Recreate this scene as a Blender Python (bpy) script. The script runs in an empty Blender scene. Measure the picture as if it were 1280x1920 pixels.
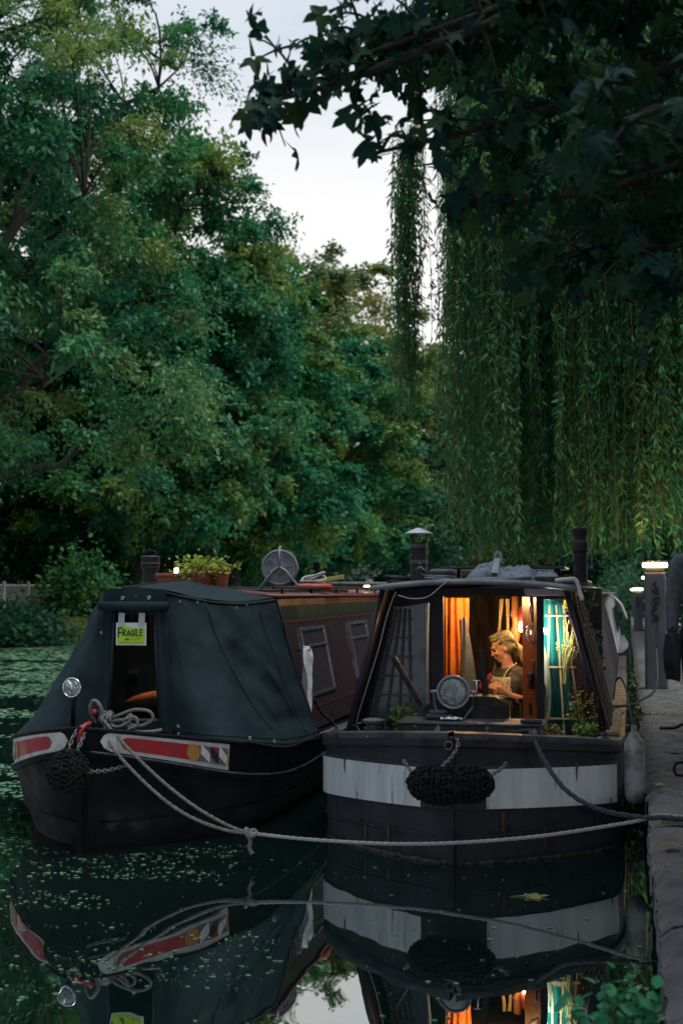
import bpy, bmesh, math, random
import numpy as np
from mathutils import Vector, Matrix, noise as mnoise
R = math.radians
PI = math.pi
scene = bpy.context.scene
C = scene.collection
random.seed(7)
rng = np.random.default_rng(7)

# ------------------------------------------------------------------ camera
cam_data = bpy.data.cameras.new('camera')
cam = bpy.data.objects.new('camera', cam_data)
C.objects.link(cam)
scene.camera = cam
cam.location = (0, 0, 1.73)
PITCH, YAW = 3.505, 12.544
cam.rotation_euler = (R(90 + PITCH), 0, R(YAW))
cam_data.sensor_fit = 'VERTICAL'
cam_data.sensor_height = 36
cam_data.lens = 45
cam_data.clip_start = 0.1
cam_data.clip_end = 3000
cam_data.dof.use_dof = True
cam_data.dof.focus_distance = 9.3
cam_data.dof.aperture_fstop = 2.8

# ------------------------------------------------------------------ sky, sun, exposure
SUN_EL, SUN_AZ = 62.0, 100.0        # degrees; azimuth measured from +Y (away from camera) towards +X
world = bpy.data.worlds.new('World')
scene.world = world
world.use_nodes = True
nt = world.node_tree
nt.nodes.clear()
N = nt.nodes.new
wo = N('ShaderNodeOutputWorld'); bg = N('ShaderNodeBackground')
sky = N('ShaderNodeTexSky'); sky.sky_type = 'NISHITA'; sky.sun_disc = False
sky.sun_elevation = R(SUN_EL); sky.sun_rotation = R(SUN_AZ)
sky.air_density = 1.2; sky.dust_density = 2.5; sky.ozone_density = 1.5
hs = N('ShaderNodeHueSaturation'); hs.inputs['Saturation'].default_value = 0.2
nt.links.new(sky.outputs[0], hs.inputs['Color'])
tc = N('ShaderNodeTexCoord')
sep = N('ShaderNodeSeparateXYZ'); nt.links.new(tc.outputs['Generated'], sep.inputs[0])
ramp = N('ShaderNodeValToRGB')                      # the overcast layer: pale towards the horizon, slate blue overhead
ramp.color_ramp.elements[0].position = 0.0; ramp.color_ramp.elements[0].color = (5.3, 4.95, 4.6, 1)
ramp.color_ramp.elements[1].position = 1.0; ramp.color_ramp.elements[1].color = (3.8, 4.8, 5.9, 1)
for p_, c_ in ((0.22, (4.9, 4.75, 4.6, 1)), (0.36, (4.0, 4.1, 4.25, 1)), (0.47, (2.5, 2.95, 3.6, 1)), (0.62, (3.0, 3.7, 4.5, 1))):
    e_ = ramp.color_ramp.elements.new(p_); e_.color = c_
mp = N('ShaderNodeMapping'); mp.inputs['Scale'].default_value = (2.2, 2.2, 9.0)
nt.links.new(tc.outputs['Generated'], mp.inputs[0])
cn = N('ShaderNodeTexNoise'); cn.inputs['Scale'].default_value = 1.6; cn.inputs['Detail'].default_value = 5
nt.links.new(mp.outputs[0], cn.inputs[0])
ma = N('ShaderNodeMath'); ma.operation = 'MULTIPLY_ADD'; ma.inputs[1].default_value = 0.22; 
nt.links.new(cn.outputs[0], ma.inputs[0])
sb = N('ShaderNodeMath'); sb.operation = 'SUBTRACT'; sb.inputs[1].default_value = 0.11
nt.links.new(sep.outputs[2], ma.inputs[2]); nt.links.new(ma.outputs[0], sb.inputs[0])
nt.links.new(sb.outputs[0], ramp.inputs[0])
mx = N('ShaderNodeMix'); mx.data_type = 'RGBA'; mx.inputs[0].default_value = 0.8
nt.links.new(hs.outputs[0], mx.inputs[6]); nt.links.new(ramp.outputs[0], mx.inputs[7])
nt.links.new(mx.outputs[2], bg.inputs[0]); bg.inputs[1].default_value = 0.09
nt.links.new(bg.outputs[0], wo.inputs[0])

sun_d = bpy.data.lights.new('sun', 'SUN'); sun = bpy.data.objects.new('sun', sun_d); C.objects.link(sun)
sun_d.energy = 1.5; sun_d.angle = R(40); sun_d.color = (1.0, 0.98, 0.93)
sd = Vector((math.sin(R(SUN_AZ)) * math.cos(R(SUN_EL)), math.cos(R(SUN_AZ)) * math.cos(R(SUN_EL)), math.sin(R(SUN_EL))))
sun.rotation_euler = sd.to_track_quat('Z', 'Y').to_euler()
sun.location = (0, 0, 30)

scene.render.engine = 'CYCLES'
scene.view_settings.view_transform = 'Standard'
scene.view_settings.look = 'None'
scene.view_settings.gamma = 1
scene.view_settings.exposure = 1.32
scene.view_settings.use_curve_mapping = False

# ------------------------------------------------------------------ materials
def lin(c):
    return tuple(list(c)[:3]) + (1,)

def mat(name, col, rough=0.6, metal=0.0, col2=None, nscale=6.0, ndetail=5, lo=0.4, hi=0.65, bump=0.0, bscale=60.0,
        spec=0.5, coat=0.0, emit=None, estr=0.0, stretch=(1, 1, 1), col3=None, c3scale=30.0, c3lo=0.62, c3hi=0.68, bdist=0.01):
    m = bpy.data.materials.new(name); m.use_nodes = True
    t = m.node_tree; b = t.nodes['Principled BSDF']
    b.inputs['Roughness'].default_value = rough; b.inputs['Metallic'].default_value = metal
    b.inputs['Specular IOR Level'].default_value = spec; b.inputs['Coat Weight'].default_value = coat
    b.inputs['Coat Roughness'].default_value = 0.12
    b.inputs['Base Color'].default_value = lin(col)
    co = t.nodes.new('ShaderNodeTexCoord'); mpg = t.nodes.new('ShaderNodeMapping'); mpg.inputs['Scale'].default_value = stretch
    t.links.new(co.outputs['Object'], mpg.inputs[0])
    last = None
    def noise_fac(scale, detail, l, h):
        n = t.nodes.new('ShaderNodeTexNoise'); n.inputs['Scale'].default_value = scale; n.inputs['Detail'].default_value = detail
        n.inputs['Roughness'].default_value = 0.62
        t.links.new(mpg.outputs[0], n.inputs[0])
        r = t.nodes.new('ShaderNodeMapRange'); r.inputs[1].default_value = l; r.inputs[2].default_value = h
        t.links.new(n.outputs[0], r.inputs[0]); return r.outputs[0]
    if col2 is not None:
        f = noise_fac(nscale, ndetail, lo, hi)
        x = t.nodes.new('ShaderNodeMix'); x.data_type = 'RGBA'
        x.inputs[6].default_value = lin(col); x.inputs[7].default_value = lin(col2)
        t.links.new(f, x.inputs[0]); last = x.outputs[2]
        rr = t.nodes.new('ShaderNodeMapRange'); rr.inputs[3].default_value = max(0.02, rough - 0.1); rr.inputs[4].default_value = min(1, rough + 0.14)
        t.links.new(f, rr.inputs[0]); t.links.new(rr.outputs[0], b.inputs['Roughness'])
    if col3 is not None:
        f = noise_fac(c3scale, 6, c3lo, c3hi)
        x = t.nodes.new('ShaderNodeMix'); x.data_type = 'RGBA'
        x.inputs[6].default_value = lin(col); x.inputs[7].default_value = lin(col3)
        if last: t.links.new(last, x.inputs[6])
        t.links.new(f, x.inputs[0]); last = x.outputs[2]
    if last: t.links.new(last, b.inputs['Base Color'])
    if bump:
        n = t.nodes.new('ShaderNodeTexNoise'); n.inputs['Scale'].default_value = bscale; n.inputs['Detail'].default_value = 6
        t.links.new(mpg.outputs[0], n.inputs[0])
        bp = t.nodes.new('ShaderNodeBump'); bp.inputs['Strength'].default_value = bump; bp.inputs['Distance'].default_value = bdist
        t.links.new(n.outputs[0], bp.inputs['Height']); t.links.new(bp.outputs[0], b.inputs['Normal'])
    if emit:
        b.inputs['Emission Color'].default_value = lin(emit); b.inputs['Emission Strength'].default_value = estr
    return m

def leaf_mat(name, c1, c2, c3, rough=0.5, transl=0.3, spec=0.22):
    m = bpy.data.materials.new(name); m.use_nodes = True
    t = m.node_tree; b = t.nodes['Principled BSDF']; out = t.nodes['Material Output']
    at = t.nodes.new('ShaderNodeAttribute'); at.attribute_name = 'tint'
    r = t.nodes.new('ShaderNodeValToRGB')
    r.color_ramp.elements[0].color = lin(c1); r.color_ramp.elements[1].color = lin(c3)
    e = r.color_ramp.elements.new(0.5); e.color = lin(c2)
    t.links.new(at.outputs['Fac'], r.inputs[0]); t.links.new(r.outputs[0], b.inputs['Base Color'])
    b.inputs['Roughness'].default_value = rough; b.inputs['Specular IOR Level'].default_value = spec
    tr = t.nodes.new('ShaderNodeBsdfTranslucent')
    hu = t.nodes.new('ShaderNodeHueSaturation'); hu.inputs['Hue'].default_value = 0.47; hu.inputs['Value'].default_value = 1.6
    t.links.new(r.outputs[0], hu.inputs['Color']); t.links.new(hu.outputs[0], tr.inputs[0])
    ms = t.nodes.new('ShaderNodeMixShader'); ms.inputs[0].default_value = transl
    t.links.new(b.outputs[0], ms.inputs[1]); t.links.new(tr.outputs[0], ms.inputs[2]); t.links.new(ms.outputs[0], out.inputs[0])
    return m

def glass_mat(name, tint=(0.8, 0.85, 0.9), refl=0.06, rough=0.03, sheen=0.0, sheen_col=(0.2, 0.27, 0.35)):
    m = bpy.data.materials.new(name); m.use_nodes = True
    t = m.node_tree; t.nodes.clear()
    out = t.nodes.new('ShaderNodeOutputMaterial'); ms = t.nodes.new('ShaderNodeMixShader')
    tr = t.nodes.new('ShaderNodeBsdfTransparent'); tr.inputs[0].default_value = lin(tint)
    gl = t.nodes.new('ShaderNodeBsdfGlossy'); gl.inputs['Roughness'].default_value = rough
    fr = t.nodes.new('ShaderNodeFresnel'); fr.inputs[0].default_value = 1.5
    ad = t.nodes.new('ShaderNodeMath'); ad.operation = 'ADD'; ad.inputs[1].default_value = refl
    t.links.new(fr.outputs[0], ad.inputs[0]); t.links.new(ad.outputs[0], ms.inputs[0])
    t.links.new(tr.outputs[0], ms.inputs[1]); t.links.new(gl.outputs[0], ms.inputs[2]); t.links.new(ms.outputs[0], out.inputs[0])
    if sheen:                                  # a diffuse film imitating sky sheen on the pane, stronger in patches
        df = t.nodes.new('ShaderNodeBsdfDiffuse'); df.inputs[0].default_value = lin(sheen_col)
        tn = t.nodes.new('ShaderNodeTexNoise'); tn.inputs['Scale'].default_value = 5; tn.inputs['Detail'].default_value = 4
        mr = t.nodes.new('ShaderNodeMapRange'); mr.inputs[1].default_value = 0.3; mr.inputs[2].default_value = 0.7; mr.inputs[3].default_value = sheen * 0.5; mr.inputs[4].default_value = sheen * 1.4
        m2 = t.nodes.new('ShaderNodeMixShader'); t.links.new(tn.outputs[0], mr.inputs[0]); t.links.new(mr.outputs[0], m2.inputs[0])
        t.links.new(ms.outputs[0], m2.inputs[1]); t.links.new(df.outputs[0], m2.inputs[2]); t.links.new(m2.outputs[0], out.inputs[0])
    return m

M = {}
M['hull_black'] = mat('hull_black', (0.005, 0.0055, 0.007), 0.5, spec=0.06, col2=(0.010, 0.010, 0.012), nscale=5, bump=0.15, bscale=18, col3=(0.035, 0.034, 0.033), c3scale=24, c3lo=0.66, c3hi=0.74)
M['hull_grey'] = mat('hull_grey', (0.034, 0.036, 0.046), 0.55, spec=0.12, col2=(0.02, 0.021, 0.026), nscale=4, bump=0.22, bscale=22, col3=(0.012, 0.012, 0.013), c3scale=16, c3lo=0.63, c3hi=0.67, stretch=(1, 1, 0.7))
M['rust'] = mat('rust', (0.09, 0.035, 0.018), 0.85, col2=(0.045, 0.025, 0.018), nscale=30)
M['scum'] = mat('scum', (0.075, 0.08, 0.06), 0.8, col2=(0.02, 0.025, 0.016), nscale=22, lo=0.45, hi=0.55, bump=0.5)
M['hull_white'] = mat('hull_white', (0.52, 0.545, 0.58), 0.5, col2=(0.38, 0.4, 0.43), nscale=6, stretch=(1, 1, 0.16), bump=0.12, bscale=12, col3=(0.13, 0.12, 0.115), c3scale=15, c3lo=0.60, c3hi=0.72)
M['peeling'] = mat('peeling', (0.025, 0.027, 0.032), 0.5, col2=(0.34, 0.35, 0.37), nscale=9, lo=0.56, hi=0.6, bump=0.3, bscale=30)
M['rail_paint'] = mat('rail_paint', (0.026, 0.028, 0.036), 0.5, spec=0.25, col2=(0.07, 0.072, 0.08), nscale=8, bump=0.2, bscale=30, col3=(0.3, 0.3, 0.32), c3scale=22, c3lo=0.66, c3hi=0.7)
M['deck_grey'] = mat('deck_grey', (0.11, 0.12, 0.135), 0.6, col2=(0.09, 0.095, 0.1), nscale=6, bump=0.2)
M['dark_frame'] = mat('dark_frame', (0.02, 0.018, 0.03), 0.5, spec=0.2, col2=(0.032, 0.03, 0.044), nscale=6, bump=0.1)
M['roof_grey'] = mat('roof_grey', (0.16, 0.175, 0.2), 0.5, col2=(0.1, 0.11, 0.125), nscale=6, bump=0.1)
M['black_iron'] = mat('black_iron', (0.010, 0.010, 0.012), 0.5, spec=0.2, col2=(0.03, 0.03, 0.032), nscale=14, bump=0.25, bscale=50)
M['dull_iron'] = mat('dull_iron', (0.06, 0.062, 0.068), 0.5, metal=0.3, col2=(0.1, 0.1, 0.11), nscale=12, bump=0.15)
M['steel'] = mat('steel', (0.5, 0.52, 0.55), 0.32, metal=0.9, col2=(0.33, 0.34, 0.36), nscale=10)
M['chain'] = mat('chain', (0.16, 0.165, 0.175), 0.5, metal=0.4, col2=(0.09, 0.085, 0.08), nscale=20)
M['cap_zinc'] = mat('cap_zinc', (0.55, 0.57, 0.58), 0.4, metal=0.35, col2=(0.4, 0.42, 0.43), nscale=9)
M['chrome'] = mat('chrome', (0.82, 0.84, 0.86), 0.08, metal=1.0)
M['reflector'] = mat('reflector', (0.62, 0.65, 0.68), 0.45, metal=0.0, col2=(0.42, 0.44, 0.47), nscale=16)
M['lamp_glass'] = glass_mat('lamp_glass', (0.92, 0.95, 0.97), 0.03, 0.04, 0.3, (0.5, 0.53, 0.56))  # pale grey film mixed in so the dark lens looks lit
M['glass'] = glass_mat('glass', (0.9, 0.94, 0.96), -0.03, 0.05)
M['sheen_glass'] = glass_mat('sheen_glass', (0.5, 0.6, 0.7), 0.05, 0.15, 0.36, (0.16, 0.24, 0.34))  # blue-grey film colour stands in for reflected sky
M['vinyl'] = glass_mat('vinyl', (0.26, 0.28, 0.33), -0.03, 0.15)
M['rope_light'] = mat('rope_light', (0.3, 0.3, 0.295), 0.9, col2=(0.24, 0.24, 0.24), nscale=40, bump=0.6, bscale=160)
M['rope_worn'] = mat('rope_worn', (0.17, 0.165, 0.15), 0.92, col2=(0.1, 0.1, 0.09), nscale=40, bump=0.6, bscale=160)
M['rope_black'] = mat('rope_black', (0.018, 0.02, 0.026), 0.85, col2=(0.035, 0.036, 0.044), nscale=40, bump=0.6, bscale=150)
M['rope_fender'] = mat('rope_fender', (0.007, 0.007, 0.008), 0.9, spec=0.1, col2=(0.016, 0.0155, 0.015), nscale=25, bump=0.8, bscale=90)
M['canvas'] = mat('canvas', (0.011, 0.021, 0.028), 0.75, col2=(0.026, 0.043, 0.050), nscale=3, lo=0.35, hi=0.75, bump=0.12, bscale=220, spec=0.08)
M['canvas_roof'] = M['canvas']
M['canvas_edge'] = mat('canvas_edge', (0.008, 0.014, 0.018), 0.75, bump=0.1, bscale=200)
M['red'] = mat('red', (0.32, 0.012, 0.024), 0.4, col2=(0.24, 0.012, 0.02), nscale=8, bump=0.06)
M['white_paint'] = mat('white_paint', (0.5, 0.51, 0.52), 0.45, col2=(0.36, 0.37, 0.39), nscale=10, bump=0.06)
M['gold'] = mat('gold', (0.32, 0.16, 0.04), 0.5, col2=(0.24, 0.12, 0.03), nscale=10)
M['slate'] = mat('slate', (0.09, 0.105, 0.15), 0.45, col2=(0.07, 0.08, 0.12), nscale=10)
M['panel_black'] = mat('panel_black', (0.012, 0.012, 0.015), 0.4)
M['maroon'] = mat('maroon', (0.05, 0.026, 0.03), 0.3, col2=(0.04, 0.026, 0.028), nscale=3, bump=0.12, bscale=3, coat=0.15)
M['dark_green'] = mat('dark_green', (0.008, 0.022, 0.016), 0.5, spec=0.2, col2=(0.012, 0.026, 0.016), nscale=3)
M['coach_red'] = mat('coach_red', (0.16, 0.026, 0.022), 0.35, col2=(0.09, 0.02, 0.02), nscale=4, stretch=(1, 0.4, 1))
M['wood_door'] = mat('wood_door', (0.16, 0.048, 0.018), 0.4, col2=(0.09, 0.026, 0.011), nscale=7, stretch=(6, 6, 0.6), bump=0.12, bscale=30)
M['wood_old'] = mat('wood_old', (0.055, 0.036, 0.028), 0.75, col2=(0.03, 0.02, 0.017), nscale=9, stretch=(5, 5, 0.5), bump=0.35, bscale=25)
M['wood_gunwale'] = mat('wood_gunwale', (0.2, 0.15, 0.1), 0.65, col2=(0.12, 0.09, 0.065), nscale=9, stretch=(6, 0.5, 5), bump=0.2, bscale=25)
M['wood_pale'] = mat('wood_pale', (0.42, 0.33, 0.2), 0.65, col2=(0.3, 0.23, 0.13), nscale=9, stretch=(5, 5, 0.6), bump=0.15, bscale=30)
M['wood_grey'] = mat('wood_grey', (0.11, 0.115, 0.125), 0.7, col2=(0.07, 0.07, 0.075), nscale=9, stretch=(5, 5, 0.6), bump=0.15, bscale=30)
M['wood_turned'] = mat('wood_turned', (0.45, 0.2, 0.08), 0.5, col2=(0.33, 0.13, 0.05), nscale=8)
M['interior'] = mat('interior', (0.035, 0.022, 0.014), 0.7, col2=(0.02, 0.013, 0.009), nscale=6, stretch=(3, 3, 0.7))
M['curtain_orange'] = mat('curtain_orange', (0.5, 0.15, 0.02), 0.85, col2=(0.4, 0.11, 0.016), nscale=12, bump=0.2, bscale=150)
M['curtain_teal'] = mat('curtain_teal', (0.022, 0.36, 0.31), 0.85, col2=(0.015, 0.26, 0.235), nscale=5, bump=0.2, bscale=150, stretch=(3, 3, 0.6))
M['curtain_red'] = mat('curtain_red', (0.27, 0.032, 0.03), 0.85, col2=(0.2, 0.024, 0.024), nscale=12, bump=0.2, bscale=150)
M['curtain_blue'] = mat('curtain_blue', (0.09, 0.19, 0.32), 0.9, col2=(0.06, 0.13, 0.24), nscale=5, bump=0.1, stretch=(3, 3, 0.6))
M['cloth_beige'] = mat('cloth_beige', (0.4, 0.31, 0.17), 0.9, col2=(0.3, 0.22, 0.12), nscale=14, bump=0.2, bscale=150)
M['cloth_slate'] = mat('cloth_slate', (0.1, 0.13, 0.15), 0.9, col2=(0.07, 0.09, 0.11), nscale=14)
M['cloth_sage'] = mat('cloth_sage', (0.3, 0.34, 0.27), 0.9, col2=(0.22, 0.26, 0.2), nscale=10)
M['cloth_white'] = mat('cloth_white', (0.72, 0.74, 0.78), 0.9, col2=(0.48, 0.5, 0.55), nscale=14, bump=0.3, bscale=120)
M['skull_white'] = mat('skull_white', (0.62, 0.62, 0.55), 0.8)
M['skull_black'] = mat('skull_black', (0.01, 0.01, 0.01), 0.8)
M['skin'] = mat('skin', (0.56, 0.3, 0.2), 0.5, col2=(0.5, 0.24, 0.16), nscale=18, bump=0.05, bscale=120)
M['skin_cold'] = mat('skin_cold', (0.34, 0.2, 0.16), 0.5, col2=(0.28, 0.15, 0.12), nscale=18)
M['hair_blonde'] = mat('hair_blonde', (0.34, 0.29, 0.15), 0.55, col2=(0.2, 0.17, 0.08), nscale=30, stretch=(2, 2, 0.5), bump=0.5, bscale=140)
M['tshirt'] = mat('tshirt', (0.045, 0.05, 0.045), 0.9, col2=(0.03, 0.034, 0.03), nscale=12, bump=0.2)
M['apron'] = mat('apron', (0.5, 0.47, 0.4), 0.9, col2=(0.16, 0.28, 0.12), nscale=42, ndetail=2, lo=0.52, hi=0.58, col3=(0.5, 0.1, 0.07), c3scale=36, c3lo=0.55, c3hi=0.6, bump=0.1)
M['lips'] = mat('lips', (0.35, 0.1, 0.08), 0.5)
M['eye_dark'] = mat('eye_dark', (0.03, 0.02, 0.015), 0.3)
M['phone'] = mat('phone', (0.16, 0.03, 0.06), 0.4)
M['jumper'] = mat('jumper', (0.1, 0.105, 0.125), 0.9, col2=(0.075, 0.08, 0.095), nscale=16, bump=0.4, bscale=160)
M['black_cloth'] = mat('black_cloth', (0.01, 0.01, 0.012), 0.9, col2=(0.018, 0.018, 0.02), nscale=10, bump=0.3)
M['red_wool'] = mat('red_wool', (0.4, 0.02, 0.03), 0.9, bump=0.4, bscale=150)
M['hair_dark'] = mat('hair_dark', (0.02, 0.014, 0.01), 0.5, bump=0.5, bscale=120)
M['denim'] = mat('denim', (0.035, 0.045, 0.07), 0.9, bump=0.3)
M['terracotta'] = mat('terracotta', (0.3, 0.085, 0.045), 0.75, col2=(0.2, 0.055, 0.03), nscale=9, bump=0.2)
M['soil'] = mat('soil', (0.02, 0.014, 0.01), 0.95, bump=0.8)
M['plastic_grey'] = mat('plastic_grey', (0.17, 0.19, 0.22), 0.42, col2=(0.13, 0.145, 0.17), nscale=8)
M['plastic_dark'] = mat('plastic_dark', (0.05, 0.055, 0.065), 0.4)
M['hose_grey'] = mat('hose_grey', (0.28, 0.3, 0.32), 0.5)
M['orange_red'] = mat('orange_red', (0.5, 0.045, 0.02), 0.45, col2=(0.4, 0.03, 0.015), nscale=9)
M['orange_cloth'] = mat('orange_cloth', (0.75, 0.2, 0.02), 0.85, bump=0.2)
M['bristle'] = mat('bristle', (0.28, 0.24, 0.06), 0.9, bump=0.8, bscale=120)
M['bag_plastic'] = mat('bag_plastic', (0.05, 0.057, 0.075), 0.35, col2=(0.16, 0.18, 0.22), nscale=9, lo=0.45, hi=0.6, bump=0.7, bscale=14, bdist=0.03)
M['bag_white'] = mat('bag_white', (0.22, 0.245, 0.29), 0.4, col2=(0.15, 0.165, 0.2), nscale=12)
M['sign_yellow'] = mat('sign_yellow', (0.38, 0.62, 0.03), 0.6, col2=(0.3, 0.55, 0.03), nscale=20)
M['sticker_yellow'] = mat('sticker_yellow', (0.72, 0.55, 0.05), 0.5)
M['paper_white'] = mat('paper_white', (0.6, 0.63, 0.66), 0.6)
M['tape'] = mat('tape', (0.4, 0.42, 0.45), 0.4)
M['ink'] = mat('ink', (0.01, 0.012, 0.012), 0.6)
M['stone'] = mat('stone', (0.10, 0.10, 0.106), 0.85, col2=(0.042, 0.04, 0.038), nscale=4, lo=0.35, hi=0.7, bump=0.9, bscale=38, bdist=0.02, col3=(0.035, 0.045, 0.022), c3scale=7, c3lo=0.56, c3hi=0.70)
M['wall_brick'] = mat('wall_brick', (0.07, 0.06, 0.055), 0.9, col2=(0.03, 0.03, 0.028), nscale=6, bump=0.8, bscale=20, bdist=0.03)
M['path'] = mat('path', (0.05, 0.045, 0.042), 0.75, col2=(0.03, 0.027, 0.025), nscale=2.5, bump=0.5, bscale=60, col3=(0.05, 0.045, 0.035), c3scale=7, c3lo=0.6, c3hi=0.72)
M['paving'] = mat('paving', (0.3, 0.3, 0.31), 0.7, col2=(0.22, 0.22, 0.23), nscale=2.5, bump=0.3, bscale=60)
M['earth'] = mat('earth', (0.022, 0.017, 0.012), 0.95, col2=(0.016, 0.02, 0.01), nscale=1.2, bump=0.8, bscale=8, bdist=0.1)
M['verge'] = mat('verge', (0.03, 0.05, 0.02), 0.95, col2=(0.03, 0.028, 0.018), nscale=1.5, bump=0.8, bscale=10, bdist=0.08)
M['bark'] = mat('bark', (0.02, 0.017, 0.014), 0.9, col2=(0.012, 0.011, 0.009), nscale=4, stretch=(3, 3, 0.6), bump=0.8, bscale=18, bdist=0.03)
M['fence_paint'] = mat('fence_paint', (0.5, 0.51, 0.53), 0.6, col2=(0.22, 0.22, 0.24), nscale=6)
M['column_paint'] = mat('column_paint', (0.1, 0.105, 0.125), 0.5, col2=(0.06, 0.062, 0.072), nscale=3, stretch=(3, 3, 0.6), bump=0.1, col3=(0.07, 0.07, 0.075), c3scale=10, c3lo=0.62, c3hi=0.74)
M['lamp_warm'] = mat('lamp_warm', (0.9, 0.8, 0.6), 0.4, emit=(1.0, 0.66, 0.28), estr=5.5)
M['lamp_far'] = mat('lamp_far', (0.9, 0.8, 0.6), 0.4, emit=(1.0, 0.62, 0.25), estr=14.0)
M['bulb'] = mat('bulb', (0.9, 0.8, 0.6), 0.4, emit=(1.0, 0.55, 0.22), estr=7.0)
M['bulb_cool'] = mat('bulb_cool', (0.9, 0.9, 0.8), 0.4, emit=(0.95, 1.0, 0.8), estr=2.2)
M['fender_plastic'] = mat('fender_plastic', (0.24, 0.245, 0.26), 0.5, col2=(0.07, 0.062, 0.055), nscale=7, lo=0.42, hi=0.62, bump=0.2)
M['boat_white'] = mat('boat_white', (0.42, 0.42, 0.44), 0.4, col2=(0.32, 0.32, 0.34), nscale=4)
M['solar'] = mat('solar', (0.01, 0.012, 0.02), 0.2)
M['wheat'] = mat('wheat', (0.4, 0.38, 0.12), 0.8, col2=(0.32, 0.34, 0.1), nscale=20)
M['stem'] = mat('stem', (0.05, 0.07, 0.02), 0.7)
M['twig'] = mat('twig', (0.05, 0.055, 0.025), 0.8)
# foliage kinds: three tints each
M['leaf_ash'] = leaf_mat('leaf_ash', (0.014, 0.105, 0.062), (0.036, 0.15, 0.055), (0.12, 0.185, 0.035))
M['leaf_lime'] = leaf_mat('leaf_lime', (0.010, 0.10, 0.052), (0.026, 0.145, 0.048), (0.10, 0.175, 0.028))
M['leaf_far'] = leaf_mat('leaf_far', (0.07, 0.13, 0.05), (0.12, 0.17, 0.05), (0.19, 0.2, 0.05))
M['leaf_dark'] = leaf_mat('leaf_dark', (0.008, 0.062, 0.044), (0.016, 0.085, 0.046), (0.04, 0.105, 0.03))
M['leaf_willow'] = leaf_mat('leaf_willow', (0.022, 0.15, 0.085), (0.045, 0.2, 0.08), (0.13, 0.23, 0.06), transl=0.42)
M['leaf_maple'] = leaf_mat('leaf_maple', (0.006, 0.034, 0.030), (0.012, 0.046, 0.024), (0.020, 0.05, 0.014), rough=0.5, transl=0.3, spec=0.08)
M['leaf_shrub'] = leaf_mat('leaf_shrub', (0.09, 0.12, 0.03), (0.13, 0.15, 0.035), (0.19, 0.18, 0.04))
M['leaf_bright'] = leaf_mat('leaf_bright', (0.06, 0.16, 0.03), (0.1, 0.22, 0.04), (0.18, 0.26, 0.05))
M['leaf_pot'] = leaf_mat('leaf_pot', (0.12, 0.2, 0.02), (0.2, 0.28, 0.03), (0.3, 0.36, 0.05))
M['leaf_nettle'] = leaf_mat('leaf_nettle', (0.015, 0.15, 0.08), (0.03, 0.22, 0.11), (0.07, 0.28, 0.12), rough=0.35)
M['leaf_ivy'] = leaf_mat('leaf_ivy', (0.012, 0.03, 0.015), (0.018, 0.042, 0.02), (0.03, 0.06, 0.02))
M['duckweed'] = leaf_mat('duckweed', (0.05, 0.14, 0.075), (0.10, 0.23, 0.13), (0.19, 0.33, 0.2), rough=0.6, transl=0.1)
M['leaf_fallen'] = leaf_mat('leaf_fallen', (0.12, 0.085, 0.05), (0.2, 0.18, 0.12), (0.3, 0.29, 0.1))

def water_material():
    m = bpy.data.materials.new('water'); m.use_nodes = True
    t = m.node_tree; t.nodes.clear()
    out = t.nodes.new('ShaderNodeOutputMaterial'); ms = t.nodes.new('ShaderNodeMixShader')
    di = t.nodes.new('ShaderNodeBsdfDiffuse'); di.inputs[0].default_value = (0.004, 0.012, 0.010, 1)
    gl = t.nodes.new('ShaderNodeBsdfGlossy'); gl.inputs['Roughness'].default_value = 0.012; gl.inputs[0].default_value = (0.92, 0.96, 0.95, 1)
    fr = t.nodes.new('ShaderNodeFresnel'); fr.inputs[0].default_value = 7.0
    co = t.nodes.new('ShaderNodeTexCoord'); mpg = t.nodes.new('ShaderNodeMapping'); mpg.inputs['Scale'].default_value = (1.0, 0.5, 1)
    n = t.nodes.new('ShaderNodeTexNoise'); n.inputs['Scale'].default_value = 1.1; n.inputs['Detail'].default_value = 3
    t.links.new(co.outputs['Object'], mpg.inputs[0]); t.links.new(mpg.outputs[0], n.inputs[0])
    bp = t.nodes.new('ShaderNodeBump'); bp.inputs['Strength'].default_value = 0.06; bp.inputs['Distance'].default_value = 0.1
    t.links.new(n.outputs[0], bp.inputs['Height'])
    t.links.new(bp.outputs[0], gl.inputs['Normal']); t.links.new(bp.outputs[0], fr.inputs['Normal'])
    t.links.new(fr.outputs[0], ms.inputs[0]); t.links.new(di.outputs[0], ms.inputs[1]); t.links.new(gl.outputs[0], ms.inputs[2])
    t.links.new(ms.outputs[0], out.inputs[0])
    return m
M['water'] = water_material()

# ------------------------------------------------------------------ mesh helpers
def V(*a): return Vector(a)

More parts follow.
